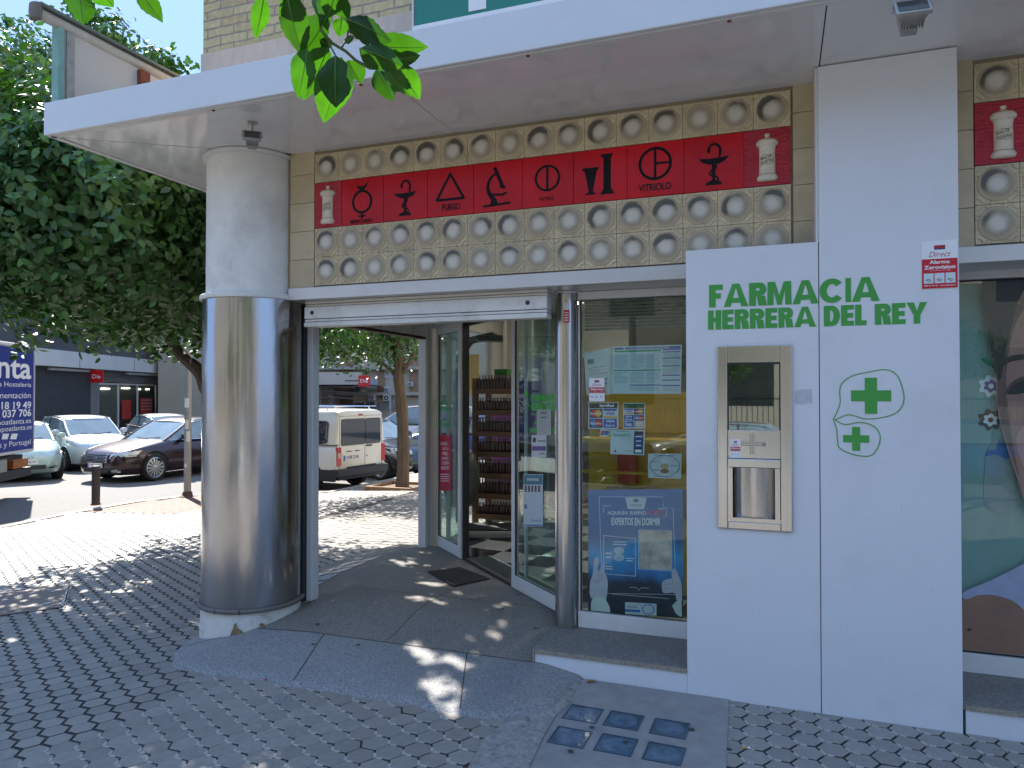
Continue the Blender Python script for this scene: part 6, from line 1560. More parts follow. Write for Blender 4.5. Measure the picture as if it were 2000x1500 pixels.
HATCH = dict(L=4.05,W=1.72,r=.31,xf=1.25,xr=-1.30,deck=[(2.02,.48),(1.98,.66),(1.80,.80),(1.45,.90),(1.05,.98),(.7,1.0),(0,.99),(-1.0,1.01),(-1.7,1.03),(-1.95,.98),(-2.02,.80)],cabin=(1.12,.30,-1.35,-1.86,1.50),spokes=9,gm=CGL)
def face(car, zg0, zg1, wg, zlow, plate_txt=None, gm=None, emblem=True, hl=None, slats=5):
    # grille, lower intake, headlamps and plate on the rounded nose
    L = car.sp['L']; F_ = Fr((L/2,0,0),(0,1,0),(0,0,1))
    def nose(y,z):                                          # forward reach of the body at (y,z)
        x = L/2
        for _ in range(60):
            if car.zt(x) >= z and car.side(x,z) >= abs(y): return x
            x -= .012
        return x
    def patch(y0,y1,z0,z1,name,m,off=.006,n=8,k=4,taper=0):
        mb = MB()
        for i in range(n+1):
            for j in range(k+1):
                t = j/k; a = lerp(y0,y1,i/n)*(1-taper*(1-t)); z = lerp(z0,z1,t); mb.v.append((nose(a,z)+off,a,z))
        for i in range(n):
            for j in range(k): q = i*(k+1)+j; mb.f.append((q,q+k+1,q+k+2,q+1))
        return mb.build(name,m,car.root,smooth='all')
    g = patch(-wg/2,wg/2,zg0,zg1,'grille',CB,.008,10,4,.12)
    mb = MB()
    for i in range(slats):
        z = lerp(zg0+.015,zg1-.015,i/max(1,slats-1)); mb.tube([(nose(y,z)+.016,y,z) for y in [lerp(-wg/2*.94,wg/2*.94,t/10) for t in range(11)]],.007,5)
    yy = [lerp(-wg/2,wg/2,t/10) for t in range(11)]; mb.tube([(nose(y,zg1)+.012,y,zg1) for y in yy],.011,5)
    mb.build('grille_bar',gm or CH,g,smooth='all')
    if emblem:
        z = (zg0+zg1)/2; x = nose(0,z); mb = MB(); mb.ring(Fr((x+.02,0,0),(0,1,0),(0,0,1)),0,z,.038,.048,0,.012,20); mb.stroke(Fr((x+.02,0,0),(0,1,0),(0,0,1)),[(-.05,z+.012),(0,z-.004),(.05,z+.006)],.010,.001,.010); mb.build('emblem',CH,g)
    patch(-.42,.42,zlow,zlow+.10,'air_intake',CB,.006)
    for sd in (-1,1):
        y0,y1,z0,z1 = hl or (.46,.76,.62,.74)
        mb = MB(); n = 8
        for i in range(n+1):
            t = i/n; y = sd*lerp(y0,y1,t)
            for j in range(5):
                z = lerp(lerp(z0,z0+.04,t),lerp(z1-.03,z1+.05,t),j/4); x = nose(y,z)
                mb.v.append((x+.006,y*1.004,z))
        for i in range(n):
            for j in range(4): q = i*5+j; mb.f.append((q,q+5,q+6,q+1) if sd > 0 else (q,q+1,q+6,q+5))
        h = mb.build('headlight',HL,car.root,smooth='all')
        patch(sd*.58-.10,sd*.58+.10,zlow-.0,zlow+.07,'fog_lamp',HL if not car.sp.get('nofog') else CB,.007,4,2)
    if plate_txt:
        z = (zg0+zlow+.10)/2; x = nose(0,z); plate(car,Fr((x,0,0),(0,1,0),(0,0,1)),z,plate_txt,lift=.03)

# maroon saloon at the corner
SAL = dict(L=4.83,W=1.86,r=.335,xf=1.50,xr=-1.28,deck=[(2.415,.42),(2.40,.62),(2.28,.74),(1.95,.84),(1.45,.93),(1.0,.985),(.3,.98),(-.8,1.0),(-1.6,1.03),(-2.2,1.02),(-2.38,.95),(-2.415,.7)],cabin=(1.10,.28,-1.05,-1.95,1.50),spokes=14,rimr=.76,chrome=1,gm=CGL,fatc=1,roof_arch=.06)
sal = Car('parked_car','dark maroon saloon car with chrome grille standing at the street corner','car',(-15.25,11.2,ROAD),R(-93),SAL,paint('maroon_paint',(.030,.009,.012),.35))
face(sal,.50,.70,.82,.27,'1105 HMG',None,True,(.44,.84,.60,.73),6); sal.doorlines([.98,-.12,-1.12]); 
# white hatchback
h1 = Car('parked_car','white hatchback with its nose towards the maroon saloon','car',(-19.5,11.75,ROAD),R(-22),dict(HATCH),paint('white_car_paint',(.62,.65,.66)))
face(h1,.52,.60,.5,.30,None,None,False,(.40,.80,.66,.80),2); h1.doorlines([.95,-.10,-1.05])
# small pale green car behind the lorry
h2 = Car('parked_car','pale green small car half hidden behind the blue lorry','car',(-18.6,9.15,ROAD),R(-30),dict(HATCH,L=3.75,xf=1.15,xr=-1.2,deck=[(1.87,.46),(1.84,.62),(1.66,.78),(1.3,.90),(1.0,.98),(.6,1.0),(0,.99),(-1.0,1.01),(-1.6,1.03),(-1.82,.98),(-1.87,.80)],cabin=(1.02,.25,-1.2,-1.7,1.42),nofog=1),paint('pale_green_paint',(.42,.56,.51),.1))
face(h2,.58,.66,.36,.32,'2691 BJW',None,False,(.40,.76,.60,.72),2); h2.doorlines([.85,-.2])
# silver car behind, dark estate further back
h3 = Car('parked_car','silver car with dark side windows between the white hatchback and the saloon','car',(-20.9,16.2,ROAD),R(-25),dict(HATCH,L=4.3,cabin=(1.05,.2,-1.2,-1.95,1.42)),paint('silver_paint',(.40,.42,.44),.5)); h3.doorlines([.9,-.1,-1.05])
face(h3,.52,.60,.5,.30,None,None,False,(.40,.80,.64,.76),2)
h4 = Car('parked_car','dark blue estate car parked in front of the shop, behind the saloon','car',(-21.5,22.0,ROAD),R(175),dict(HATCH,L=4.6,W=1.8,xf=1.4,xr=-1.4,cabin=(1.25,.45,-1.75,-2.15,1.60),deck=[(2.3,.48),(2.26,.68),(2.0,.86),(1.6,.94),(1.2,1.0),(.7,1.02),(0,1.02),(-1.2,1.04),(-2.0,1.06),(-2.26,.98),(-2.3,.80)],gm=CG),paint('dark_blue_paint',(.02,.03,.06),.3)); h4.doorlines([1.0,-.1,-1.1])

# cream delivery van seen through the doorway
VL,VW,VH = 4.28,1.76,1.80
V = dict(L=VL,W=VW,r=.315,xf=1.33,xr=-1.36,deck=[(2.14,.5),(2.11,.72),(1.9,.90),(1.5,1.02),(1.2,1.08),(.8,1.09),(0,1.09),(-1,1.09),(-2.05,1.09),(-2.14,1.09)],plan=[(-VL/2,.965),(-VL/2+.05,.99),(-VL/2+.4,1),(0,1),(1.3,.99),(1.7,.94),(2.0,.80),(2.14,.6)],bottom=[(-2.14,.42),(-2.0,.34),(-1.7,.25),(1.5,.2),(2.0,.22),(2.14,.34)],spokes=6,rimr=.66,rimm=mat('wheel_cover',(.55,.56,.57),.4,.2,var=.04))
VP = paint('cream_van_paint',(.80,.79,.72))
van = Car('delivery_van','cream delivery van with black bumper, rear doors towards the doorway','van',(-10.87,10.17,ROAD),R(174),V,VP)
r = van.root
mb = MB(); n = 12                                          # upper body: rounded box section swept along x
def vring(x,zb,zt,hb,ht,c=.10):
    pts = [(-hb,zb)]; 
    for k in range(5): a = pi/2*k/4; pts.append((-ht+c*(1-sin(a+0))*1.0*1-(0), 0)) if False else None
    out = [(x,-hb,zb),(x,-lerp(hb,ht,.5),lerp(zb,zt-.12,.5)),(x,-ht,zt-.12),(x,-ht+.035,zt-.05),(x,-ht+.12,zt-.012),(x,-ht+.3,zt),(x,ht-.3,zt),(x,ht-.12,zt-.012),(x,ht-.035,zt-.05),(x,ht,zt-.12),(x,lerp(hb,ht,.5),lerp(zb,zt-.12,.5)),(x,hb,zb)]
    return out
st = [(-2.14,1.06,VH-.10,.835,.765),(-2.12,1.06,VH-.03,.85,.785),(-2.02,1.06,VH,.858,.80),(-1.0,1.06,VH+.01,.862,.80),(0,1.06,VH-.005,.862,.80),(.45,1.06,VH-.07,.862,.79),(1.28,1.06,1.10,.85,.70)]
for s_ in st: mb.v += vring(*s_)
for i in range(len(st)-1):
    for k in range(11): mb.f.append((i*12+k,(i+1)*12+k,(i+1)*12+k+1,i*12+k+1))
mb.f.append(tuple(range(12))[::-1]); 
mb.build('upper_body',VP,r,smooth=True)
FV = Fr((-VL/2,0,0),(0,-1,0),(0,0,1))                      # rear face; a = -y
def rr_(x0,x1,z0,z1,c=.05,n=4):
    o = []
    for cx,cz,a0 in ((x1-c,z1-c,0),(x0+c,z1-c,90),(x0+c,z0+c,180),(x1-c,z0+c,270)):
        for k in range(n+1): a = R(a0+90*k/n); o.append((cx+c*cos(a),cz+c*sin(a)))
    return o
mb = MB(); mb.prism(FV,rr_(-.69,.115,1.02,1.60),-.03,.012); mb.prism(FV,rr_(.135,.69,1.02,1.60),-.03,.012); mb.build('rear_window',CG,r)
mb = MB(); mb.stroke(FV,[(.125,.50),(.125,1.66)],.009,.001,.0035); mb.stroke(FV,[(-.74,.52),(-.74,1.66),(.74,1.66),(.74,.52)],.009,.001,.0037); mb.build('rear_door_seam',CB,r)
mb = MB(); mb.prism(FV,rr_(-.84,-.70,.60,1.00,.02),-.02,.02); mb.build('tail_light',TL,r); mb = MB(); mb.prism(FV,rr_(.74,.85,.60,1.00,.02),-.02,.02); mb.build('tail_light',TL,r)
mb = MB(); mb.prism(FV,rr_(-.815,-.72,.76,.88,.015),.021,.024); mb.build('reversing_lamp',mat('pink_lens',(.6,.4,.35),.2,var=.2,vscale=30),r)
mb = MB(); mb.fbox(FV,-.10,.02,1.67,1.70,-.01,.02); mb.build('brake_light',TL,r)
mb = MB(); 
van.xx = 0
mb.fbox(FV,-.62,-.06,.70,.82,.0,.012); pp = mb.build('number_plate',M['white'],r)
mb = MB(); mb.text(FV,'1598 DRR',-.53,.725,.44,.075,.0135,bold=.01); mb.build('plate_lettering',M['ink'],pp)
mb = MB(); mb.rect(FV,-.615,-.56,.705,.815,.0135); mb.build('plate_band',cmat((.02,.08,.4)),pp)
mb = MB(); mb.fbox(FV,-.50,-.36,.885,.90,0,.02); mb.fbox(FV,-.22,-.08,.885,.90,0,.02); mb.fbox(FV,.17,.36,.97,1.0,0,.03); mb.disc(FV,.19,.76,.02,h=.004); mb.build('door_handle',CB,r)
mb = MB(); mb.fbox(FV,-.88,.88,.36,.53,-.12,.09); mb.fbox(FV,-.80,.80,.29,.36,-.12,.03); mb.fbox(FV,-.5,.5,.531,.56,-.05,.05); mb.build('rear_bumper',CB,r,bevel=.02)
for sd in (-1,1):
    FSd = Fr((0,sd*.865,0),(-sd,0,0),(0,0,1)); 
    if FSd.N.y*sd < 0: FSd = Fr((0,sd*.865,0),(sd,0,0),(0,0,1))
    sg = 1 if FSd.U.x > 0 else -1
    mb = MB()
    for a,b in ((-1.92,-1.02),(-.90,.05),(.18,.95)):
        P_ = sorted((a*sg,b*sg)); mb.add([FSd.p(x,z,-.030 if z > 1.3 else .001) for x,z in rr_(P_[0],P_[1],1.07,1.56,.07)],[tuple(range(20))])
    mb.v = [(x,y,z) for x,y,z in mb.v]; mb.build('side_window',CG,r)
    mb = MB(); mb.fbox(FSd,*sorted((-2.13*sg,-1.72*sg)),.27,.52,-.03,.024); mb.fbox(FSd,*sorted((-1.0*sg,.98*sg)),.24,.40,-.03,.022); mb.build('sill_cladding',CB,r,bevel=.01)
    mb = MB(); mb.ring(FSd,-1.36*sg,.325,.36,.43,-.03,.022,24,t0=0,t1=pi); mb.ring(FSd,1.33*sg,.325,.36,.43,-.03,.018,24,t0=0,t1=pi); mb.build('arch_cladding',CB,r)
    mb = MB(); mb.stroke(FSd,[(-.95*sg,.42),(-.95*sg,1.62)],.008,-.02,.004); mb.stroke(FSd,[(.12*sg,.42),(.12*sg,1.62)],.008,-.02,.004); mb.build('door_seam',CB,r)
mb = MB(); mb.tube([(-2.0,-.70,VH+.06),(.3,-.70,VH+.06)],.014,6); mb.tube([(-2.0,.70,VH+.06),(.3,.70,VH+.06)],.014,6)
for x in (-1.8,-.8,.2): mb.tube([(x,-.74,VH-.03),(x,-.70,VH+.06),(x,.70,VH+.06),(x,.74,VH-.03)],.012,6)
mb.build('roof_rack',CH,r,smooth=True)
face(van,.62,.74,.8,.30,None,CB,False,(.5,.82,.66,.82),3)

# cars beyond the van
mpv = Car('parked_car','white people carrier standing behind the cream van','car',(-12.2,19.6,ROAD),R(196),dict(HATCH,L=4.6,W=1.82,xf=1.45,xr=-1.40,cabin=(1.55,.55,-1.8,-2.15,1.74),deck=[(2.3,.52),(2.26,.74),(2.05,.92),(1.7,1.02),(1.4,1.08),(.7,1.1),(0,1.1),(-1.2,1.11),(-2.0,1.11),(-2.26,1.0),(-2.3,.80)],gm=CGL),paint('white_mpv_paint',(.62,.65,.66)))
mpv.doorlines([1.1,-.1,-1.1]); face(mpv,.62,.70,.6,.34,None,None,False,(.46,.82,.72,.86),3)
blu = Car('parked_car','bright blue hatchback behind the slim tree trunk','car',(-9.2,16.3,ROAD),R(186),dict(HATCH,gm=CGL),paint('blue_paint',(.015,.05,.28),.2)); blu.doorlines([.9,-.1,-1.0]); face(blu,.52,.60,.5,.30,None,None,False,(.40,.80,.66,.80),2)
drk = Car('parked_car','black hatchback with its headlight just behind the slim tree trunk','car',(-10.35,12.75,ROAD),R(-12),dict(HATCH,gm=CGL,spokes=7),paint('black_blue_paint',(.016,.022,.032),.3)); drk.doorlines([.9,-.1,-1.0]); face(drk,.52,.60,.5,.30,None,None,False,(.40,.80,.64,.78),2)

# blue lorry at the left edge
A = at(66,883,'z',ROAD+.90); tdir = Vector((.5,-.866,0)); tdir.normalize()
TA = thing('lorry','white box lorry with a large blue lettered advertising panel, cut by the left edge','lorry',(A.x,A.y,ROAD))
FT_ = Fr((A.x,A.y,ROAD), (-tdir.x,-tdir.y,0), (0,0,1))       # a grows away (to the right in the photo); lorry spans a from -7 to 0
if FT_.N.dot(Vector((CAM.x-A.x,CAM.y-A.y,0))) < 0: FT_ = Fr((A.x,A.y,ROAD),(tdir.x,tdir.y,0),(0,0,1))
sgn = -1 if FT_.U.dot(tdir) > 0 else 1
def ax_(a): return a*sgn
zt_ = at(60,679,'x',at(60,800,'x',A.x).x).z
def lz(u,v): d = ray(u,v); t = (FT_.o-CAM).dot(FT_.N)/d.dot(FT_.N); q = CAM+d*t-FT_.o; return q.dot(FT_.U), q.dot(FT_.V)
a1,b1 = lz(66,883); a2,b2 = lz(63,676); a3,b3 = lz(0,893); 
TL_ = 6.0; top = b2
mb = MB(); mb.fbox(FT_,a1-TL_ if a3 < a1 else a1,a1 if a3 < a1 else a1+TL_,.92,top+.02,-2.2,-.006); mb.build('cargo_box',mat('lorry_white',(.60,.61,.62),.4,var=.05),TA,bevel=.02)
lo,hi = (a1-3.2,a1-.06) if a3 < a1 else (a1+.06,a1+3.2)
mb = MB(); mb.fbox(FT_,lo,hi,.99,top-.07,-.005,.004); pnl = mb.build('advert_panel',mat('advert_blue',(.012,.025,.22),.35,var=.04),TA)
mb = MB(); mb.stroke(FT_,[(lo,.965),(hi+.03,.965),(hi+.03,top-.03),(lo,top-.03)],.045,-.004,.02,True); mb.build('panel_frame',mat('panel_frame',(.6,.6,.6),.4),TA)
def ltext(mb,s,u0,v0,u1,v1,bold=.0,full=None):              # text whose right end is at u1 and whose baseline is v1
    x1_,z0_ = lz(u1,v1); x0_,z1_ = lz(u0,v0); tv,tf,asp = text_mesh(s,bold); h = z1_-z0_; w = asp*h*(full or .82)*2.15
    mb.add([FT_.p(x1_-w+w*x,z0_+h*y,.008) for x,y in tv],tf)
for a_ in (('atlanta',0,692,60,741,.02,.80),('Todo para la Hostelería',0,745,60,759,0,.85),('y la Alimentación',0,766,59,781,0,.85),('924 902 18 19 49',0,785,60,798,.02,.8),('951 263 037 706',0,801,60,813,.02,.8),('www.grupoatlanta.es',0,820,60,829,.0,.85),('atlanta@grupoatlanta.es',0,833,61,841,.0,.80),('Sevilla, Málaga, Canarias y Portugal',0,864,59,870,.0,.8)):
    mb = MB(); ltext(mb,*a_); mb.build('advert_lettering',M['white'],pnl)
mb = MB()
for dx_ in (0,17):
    p0 = lz(2+dx_,858); p1 = lz(14+dx_,858); p2 = lz(17+dx_,847); p3 = lz(5+dx_,847); mb.poly(FT_,[p0,p1,p2,p3],.008)
mb.build('advert_emblem',M['white'],pnl)
mb = MB(); aa = sorted((a1,a1-1.9*(1 if a3 < a1 else -1))); mb.fbox(FT_,aa[0],aa[1]-.05,.42,.60,-.5,-.02); mb.fbox(FT_,aa[0],aa[1]-.25,.60,.88,-2.0,-.10); mb.build('chassis',CB,TA,bevel=.01)
q0,q1 = lz(27,905),lz(56,890); mb = MB(); mb.fbox(FT_,q0[0],q1[0],.62,.80,-.25,-.01); mb.build('lamp_cluster',mat('orange_lens',(.35,.12,.03),.3,var=.5,vscale=12),TA)
mb = MB(); q0,q1 = lz(-2,905),lz(14,890); mb.fbox(FT_,q0[0],q1[0],.60,.84,-.25,.0); mb.build('lamp_bracket',M['lampmetal'],TA)
for da in (-1.6,-4.4):
    e = bpy.data.objects.new('wheel',None); COL.objects.link(e); e.parent = TA; ORG[e.name] = TA.location.copy()
    mb = MB(); F2 = Fr(FT_.p(a1+da*(1 if a3 < a1 else -1),.42,-.05),FT_.U,FT_.V); mb.flathe(F2,0,0,[(.24,-.02),(.38,0),(.42,-.03),(.42,-.25),(.24,-.27)],28); t = mb.build('tyre',TY,e,smooth='all'); mb = MB(); mb.flathe(F2,0,0,[(.25,-.02),(.22,-.06),(.1,-.05),(0,-.02)],20); mb.build('rim',RIM,e)
mb = MB(); c0_,c1_ = (a1-TL_-2.0,a1-TL_-.1) if a3 < a1 else (a1+TL_+.1,a1+TL_+2.0); mb.fbox(FT_,c0_,c1_,.5,2.5,-2.1,-.05); mb.build('cab',mat('lorry_cab',(.55,.56,.58),.35),TA,bevel=.12)

# ------------------------------------------------------------------ street furniture
q = gnd(366,970); r = thing('lamp_post','galvanised grey post with torn stickers behind the round column','post',tuple(q))
mb = MB(); mb.tube([(q.x,q.y,q.z+.0),(q.x,q.y,q.z+4.2)],.068,20); mb.build('pole',mat('galvanised',(.36,.37,.36),.5,.3,var=.25,vscale=14,stretch=(1,1,.2),stain=(.5,.5,.48),stain_amt=.5,stain_scale=7),r,smooth=True)
mb = MB(); mb.lathe(tuple(q),[(.15,.0),(.15,.015),(.10,.03),(.085,.10),(.07,.11)],8); mb.build('pole_base',mat('rusty_base',(.12,.075,.05),.8,var=.3,vscale=20),r)
mb = MB()
for (v0,v1,a0,a1_) in ((778,796,-110,-30),(820,838,-95,-35),(842,862,-70,-10),(905,912,-100,-60)):
    zz0 = at(366,v1,'y',q.y).z; zz1 = at(366,v0,'y',q.y).z; n = 6; vs = []
    for i in range(n+1):
        t = R(a0+(a1_-a0)*i/n); vs += [(q.x+.0695*cos(t),q.y+.0695*sin(t),zz0),(q.x+.0695*cos(t),q.y+.0695*sin(t),zz1)]
    mb.add(vs,[(2*i,2*i+2,2*i+3,2*i+1) for i in range(n)])
mb.build('torn_sticker',M['paper'],r)
q = gnd(187,986); r = thing('bollard','short dark brown steel bollard at the edge of the pavement','bollard',tuple(q))
mb = MB(); mb.lathe(tuple(q),[(.07,0),(.07,.70),(.062,.715),(0,.716)],20); mb.build('bollard_body',mat('bollard_paint',(.055,.04,.035),.5,var=.2,vscale=10),r,smooth=True)
mb = MB(); mb.lathe(tuple(q),[(.085,0),(.085,.02),(.07,.035)],16); mb.build('bollard_foot',M['rust'],r)

# ------------------------------------------------------------------ trees
def leafy(parent, name, blobs, L, seed, m, dens=1.0, cull=None):
    rnd = random.Random(seed); mb = MB(); vs0,fs0 = leaf_shape(1,.56,3,.18,.16)
    V_ = mb.v; F_ = mb.f
    for (cx,cy,cz,rx,ry,rz,n) in blobs:
        n = int(n*dens); k = 0
        while k < n:
            # clump: a twig end with several leaves
            u = rnd.uniform(-1,1); th = rnd.uniform(0,2*pi); s_ = math.sqrt(1-u*u); d = Vector((s_*cos(th),s_*sin(th),u))
            rad = rnd.random()**.22; 
            wob = 1+.16*sin(3.1*d.x*4+cx*3)+.13*sin(5*d.y*3+cz)+.10*sin(7*d.z*2.3+cy)
            c = Vector((cx+d.x*rx*rad*wob, cy+d.y*ry*rad*wob, cz+d.z*rz*rad*wob))
            if cull and cull(c): k += 1; continue
            for q in range(rnd.randint(5,9)):
                l = L*rnd.uniform(.7,1.25); nrm = (d+Vector((rnd.gauss(0,.38),rnd.gauss(0,.38),rnd.gauss(.25,.38)))).normalized()
                out = Vector((rnd.gauss(0,1),rnd.gauss(0,1),rnd.gauss(-.7,.8))); out = (out-nrm*out.dot(nrm)*.8).normalized()
                side = out.cross(nrm).normalized(); up = side.cross(out)
                p = c+Vector((rnd.gauss(0,.07),rnd.gauss(0,.07),rnd.gauss(0,.06)))
                if cull and cull(p+out*l): continue
                b = len(V_)
                for x,y,z in vs0: w_ = p+out*x*l+side*y*l+up*z*l; V_.append((w_.x,w_.y,w_.z))
                for f in fs0: F_.append(tuple(i+b for i in f))
                k += 1
    return mb.build(name,m,parent,smooth='all')
def limb(parent, name, paths):
    mb = MB()
    for pts,r0,r1 in paths:
        P_ = crv3(pts); n = len(P_); mb.tube(P_,[lerp(r0,r1,i/(n-1))*(1+.06*sin(i*1.7)) for i in range(n)],9)
    return mb.build(name,M['bark'],parent,smooth=True)
def crv3(pts,n=4):
    out = []; m = len(pts)
    for i in range(m-1):
        p0 = pts[max(i-1,0)]; p1 = pts[i]; p2 = pts[i+1]; p3 = pts[min(i+2,m-1)]
        for k in range(n):
            t = k/n; out.append(tuple(.5*((2*p1[j])+(-p0[j]+p2[j])*t+(2*p0[j]-5*p1[j]+4*p2[j]-p3[j])*t*t+(-p0[j]+3*p1[j]-3*p2[j]+p3[j])*t**3) for j in (0,1,2)))
    out.append(tuple(pts[-1])); return out
# big orange tree behind the column
tx,ty = -6.35,3.35; tz = G(tx,ty)
r = thing('orange_tree','large dense orange tree whose trunk is hidden behind the round column','tree',(tx,ty,tz))
pe = at(320,640,'y',3.9); pm_ = at(350,690,'y',3.7); pb = at(392,722,'y',3.5)
limb(r,'trunk',[([(tx,ty,tz-.05),(tx+.03,ty,tz+.8),(tx-.02,ty+.02,1.35),(pb.x+.15,3.45,1.72)],.14,.12)])
limb(r,'limb',[([(pb.x+.15,3.45,1.70),(pb.x-.05,3.5,pb.z),(pm_.x,3.7,pm_.z),(pe.x,3.9,pe.z),(pe.x-.4,4.1,pe.z+.5)],.10,.05),([(tx+.05,3.4,1.6),(tx+.6,3.0,2.4),(tx+1.1,2.6,3.2)],.08,.03),([(tx,3.4,1.6),(tx-.1,3.9,2.6),(tx-.6,4.3,3.8)],.08,.03)])
blobs = [(-6.7,1.5,3.55,1.5,1.1,1.25,4800),(-7.9,.9,3.5,1.2,1.0,1.1,2600),(-6.9,3.6,3.6,2.3,2.0,1.35,9500),(-8.4,2.9,3.25,1.5,1.6,.95,3800),(-5.6,3.2,3.7,1.3,1.5,1.3,3200),(-8.9,4.6,3.5,1.6,1.5,1.2,3000),(-6.4,3.6,4.9,1.6,1.5,.9,2600),(-5.3,2.3,4.35,.9,.9,.8,2600),(-6.7,1.6,3.9,1.3,.9,.9,1500)]
SUNSPOTS = [(at(u,v,'z',z),rad) for u,v,z,rad in ((828,1278,.05,.075),(900,1302,.04,.07),(846,1340,.02,.075),(893,1388,.01,.085),(868,1362,.01,.05),(925,1262,.06,.05),(985,1235,.10,.04),(800,1262,.06,.05),(1000,1262,.06,.05),
    (770,1096,.145,.05),(790,1098,.145,.04),(822,1103,.145,.05),(872,1110,.145,.05),(842,1140,.145,.07),(812,1167,.145,.06),(868,1176,.145,.05),(735,1098,.145,.03),(640,1480,-.1,.06),(470,1330,-.1,.03),(150,1290,-.2,.03),(230,1210,-.2,.04),(90,1145,-.25,.05),(300,1190,-.2,.03),(20,1260,-.2,.04))]
def sun_gap(p):
    for g_,rad in SUNSPOTS:
        q = p-g_; t = q.dot(sdir)
        if (q-sdir*t).length < rad+.02: return True
    return False
def keep_off(p):
    q_ = p-CAM; D_ = q_.dot(_fw); u_ = 1000+FPX*q_.dot(_r)/D_; v_ = 750-FPX*q_.dot(_up)/D_
    if v_ < 175 and u_ > 250 and u_ < 420: return True
    return p.z < 2.05+.10*sin(p.x*5)+.08*sin(p.y*7+p.x*3) or (p.x > -4.6 and p.z < 3.8) or p.x > -4.2 and p.y > -1.2
leafy(r,'crown',blobs,.112,11,M['leaf'],1.5,lambda p: keep_off(p) or sun_gap(p))
# taller tree behind it with gaps to the sky
tx,ty = -10.85,2.4; tz = G(tx,ty)
r = thing('orange_tree','taller loose crowned tree rising at the top left beyond the light box sign','tree',(tx,ty,tz))
limb(r,'trunk',[([(tx,ty,tz-.05),(tx+.05,ty,1.2),(tx,ty+.1,2.6),(tx-.1,ty,4.4)],.15,.07)])
limb(r,'limb',[([(tx,ty,2.4),(tx-.2,ty+.4,4.0),(tx+.3,ty+.9,5.2),(tx+.6,ty+1.2,6.0)],.07,.02),([(tx,ty,2.6),(tx+.9,ty+.2,4.0),(tx+1.5,ty,5.0)],.06,.02),([(tx-.1,ty,4.2),(tx+.3,ty,5.6),(tx+.2,ty,6.0)],.05,.015)])
Y2 = 3.6
def BB(u,v,rx,rz,n,dy=0): p = at(u,v,'y',Y2+dy); return (p.x,Y2+dy,p.z,rx,max(.3,rx*.8),rz,n)
blobs = [BB(205,70,.34,.36,520),BB(160,30,.22,.2,160),BB(320,130,.26,.16,260),BB(345,118,.10,.12,60),BB(280,105,.16,.12,110),BB(60,130,.50,.42,900),BB(40,225,.62,.62,1500),BB(30,50,.12,.16,60),BB(60,60,.12,.14,60),BB(-60,120,.7,.8,1500),(-9.9,2.2,4.3,1.4,1.5,1.3,3800),(-8.9,1.4,4.0,1.1,1.2,.9,2600),(-8.3,.9,4.9,1.0,1.1,.9,2300),(-9.6,2.0,5.6,1.2,1.2,.9,2400)]
def in_frame(p):
    q = p-CAM; D = q.dot(_fw); return D > .2 and abs(q.dot(_r)/D*FPX) < 1000 and abs(q.dot(_up)/D*FPX) < 750
def sky_gap(p):                                            # the loose top: keep the sky open right of the crown
    q = p-CAM; D = q.dot(_fw); u = 1000+FPX*q.dot(_r)/D; v = 750-FPX*q.dot(_up)/D
    return p.z < 2.3 or (u > 130 and v < 260 and p.y < 2.9) or sun_gap(p)
leafy(r,'crown',blobs,.10,12,M['leaf'],1.0,sky_gap)
# slim tree seen through the side doorway
q = gnd(785,952); tx,ty,tz = q.x,q.y,q.z
r = thing('orange_tree','slim trunked orange tree in a pavement pit, seen through the side doorway','tree',(tx,ty,tz))
def TT(u,v): p = at(u,v,'y',ty); return (p.x,ty,p.z)
limb(r,'trunk',[([(tx,ty,tz-.05),TT(788,890),TT(785,800),TT(779,740),TT(780,700),TT(772,640)],.135,.085)])
limb(r,'limb',[([TT(779,742),TT(762,722),TT(745,708)],.05,.03),([TT(780,735),TT(795,715),TT(808,690)],.05,.03),([TT(779,720),TT(760,660),TT(740,600)],.05,.03)])
pc = at(700,670,'y',ty)
blobs = [(pc.x,ty,pc.z+.45,1.5,1.3,.95,4200),(pc.x-1.0,ty-.4,pc.z+.3,1.1,1.1,.75,2200),(pc.x+1.0,ty+.2,pc.z+.5,1.1,1.1,.9,2200)]
zlow = at(700,765,'y',ty).z
leafy(r,'crown',blobs,.10,13,M['leaf'],1.0,lambda p: p.z < zlow+.14*sin(p.x*6)+.1*sin(p.y*5)-.02 or p.x > -5.2)
mb = MB(); mb.box(tx-.45,tx+.45,ty-.42,ty+.42,tz-.05,tz+.008); structure(mb,'tree_pit',mat('tree_pit_soil',(.16,.11,.07),.95,var=.3,vscale=20,bump=1))
mb = MB(); 
for a,b,c_,d in ((-.55,-.46,-.5,.5),(.46,.55,-.5,.5),(-.455,.455,-.5,-.43),(-.455,.455,.43,.5)): mb.box(tx+a,tx+b,ty+c_,ty+d,tz-.05,tz+.06)
structure(mb,'tree_pit_kerb',mat('terracotta_kerb',(.30,.18,.11),.8,var=.2,vscale=10))
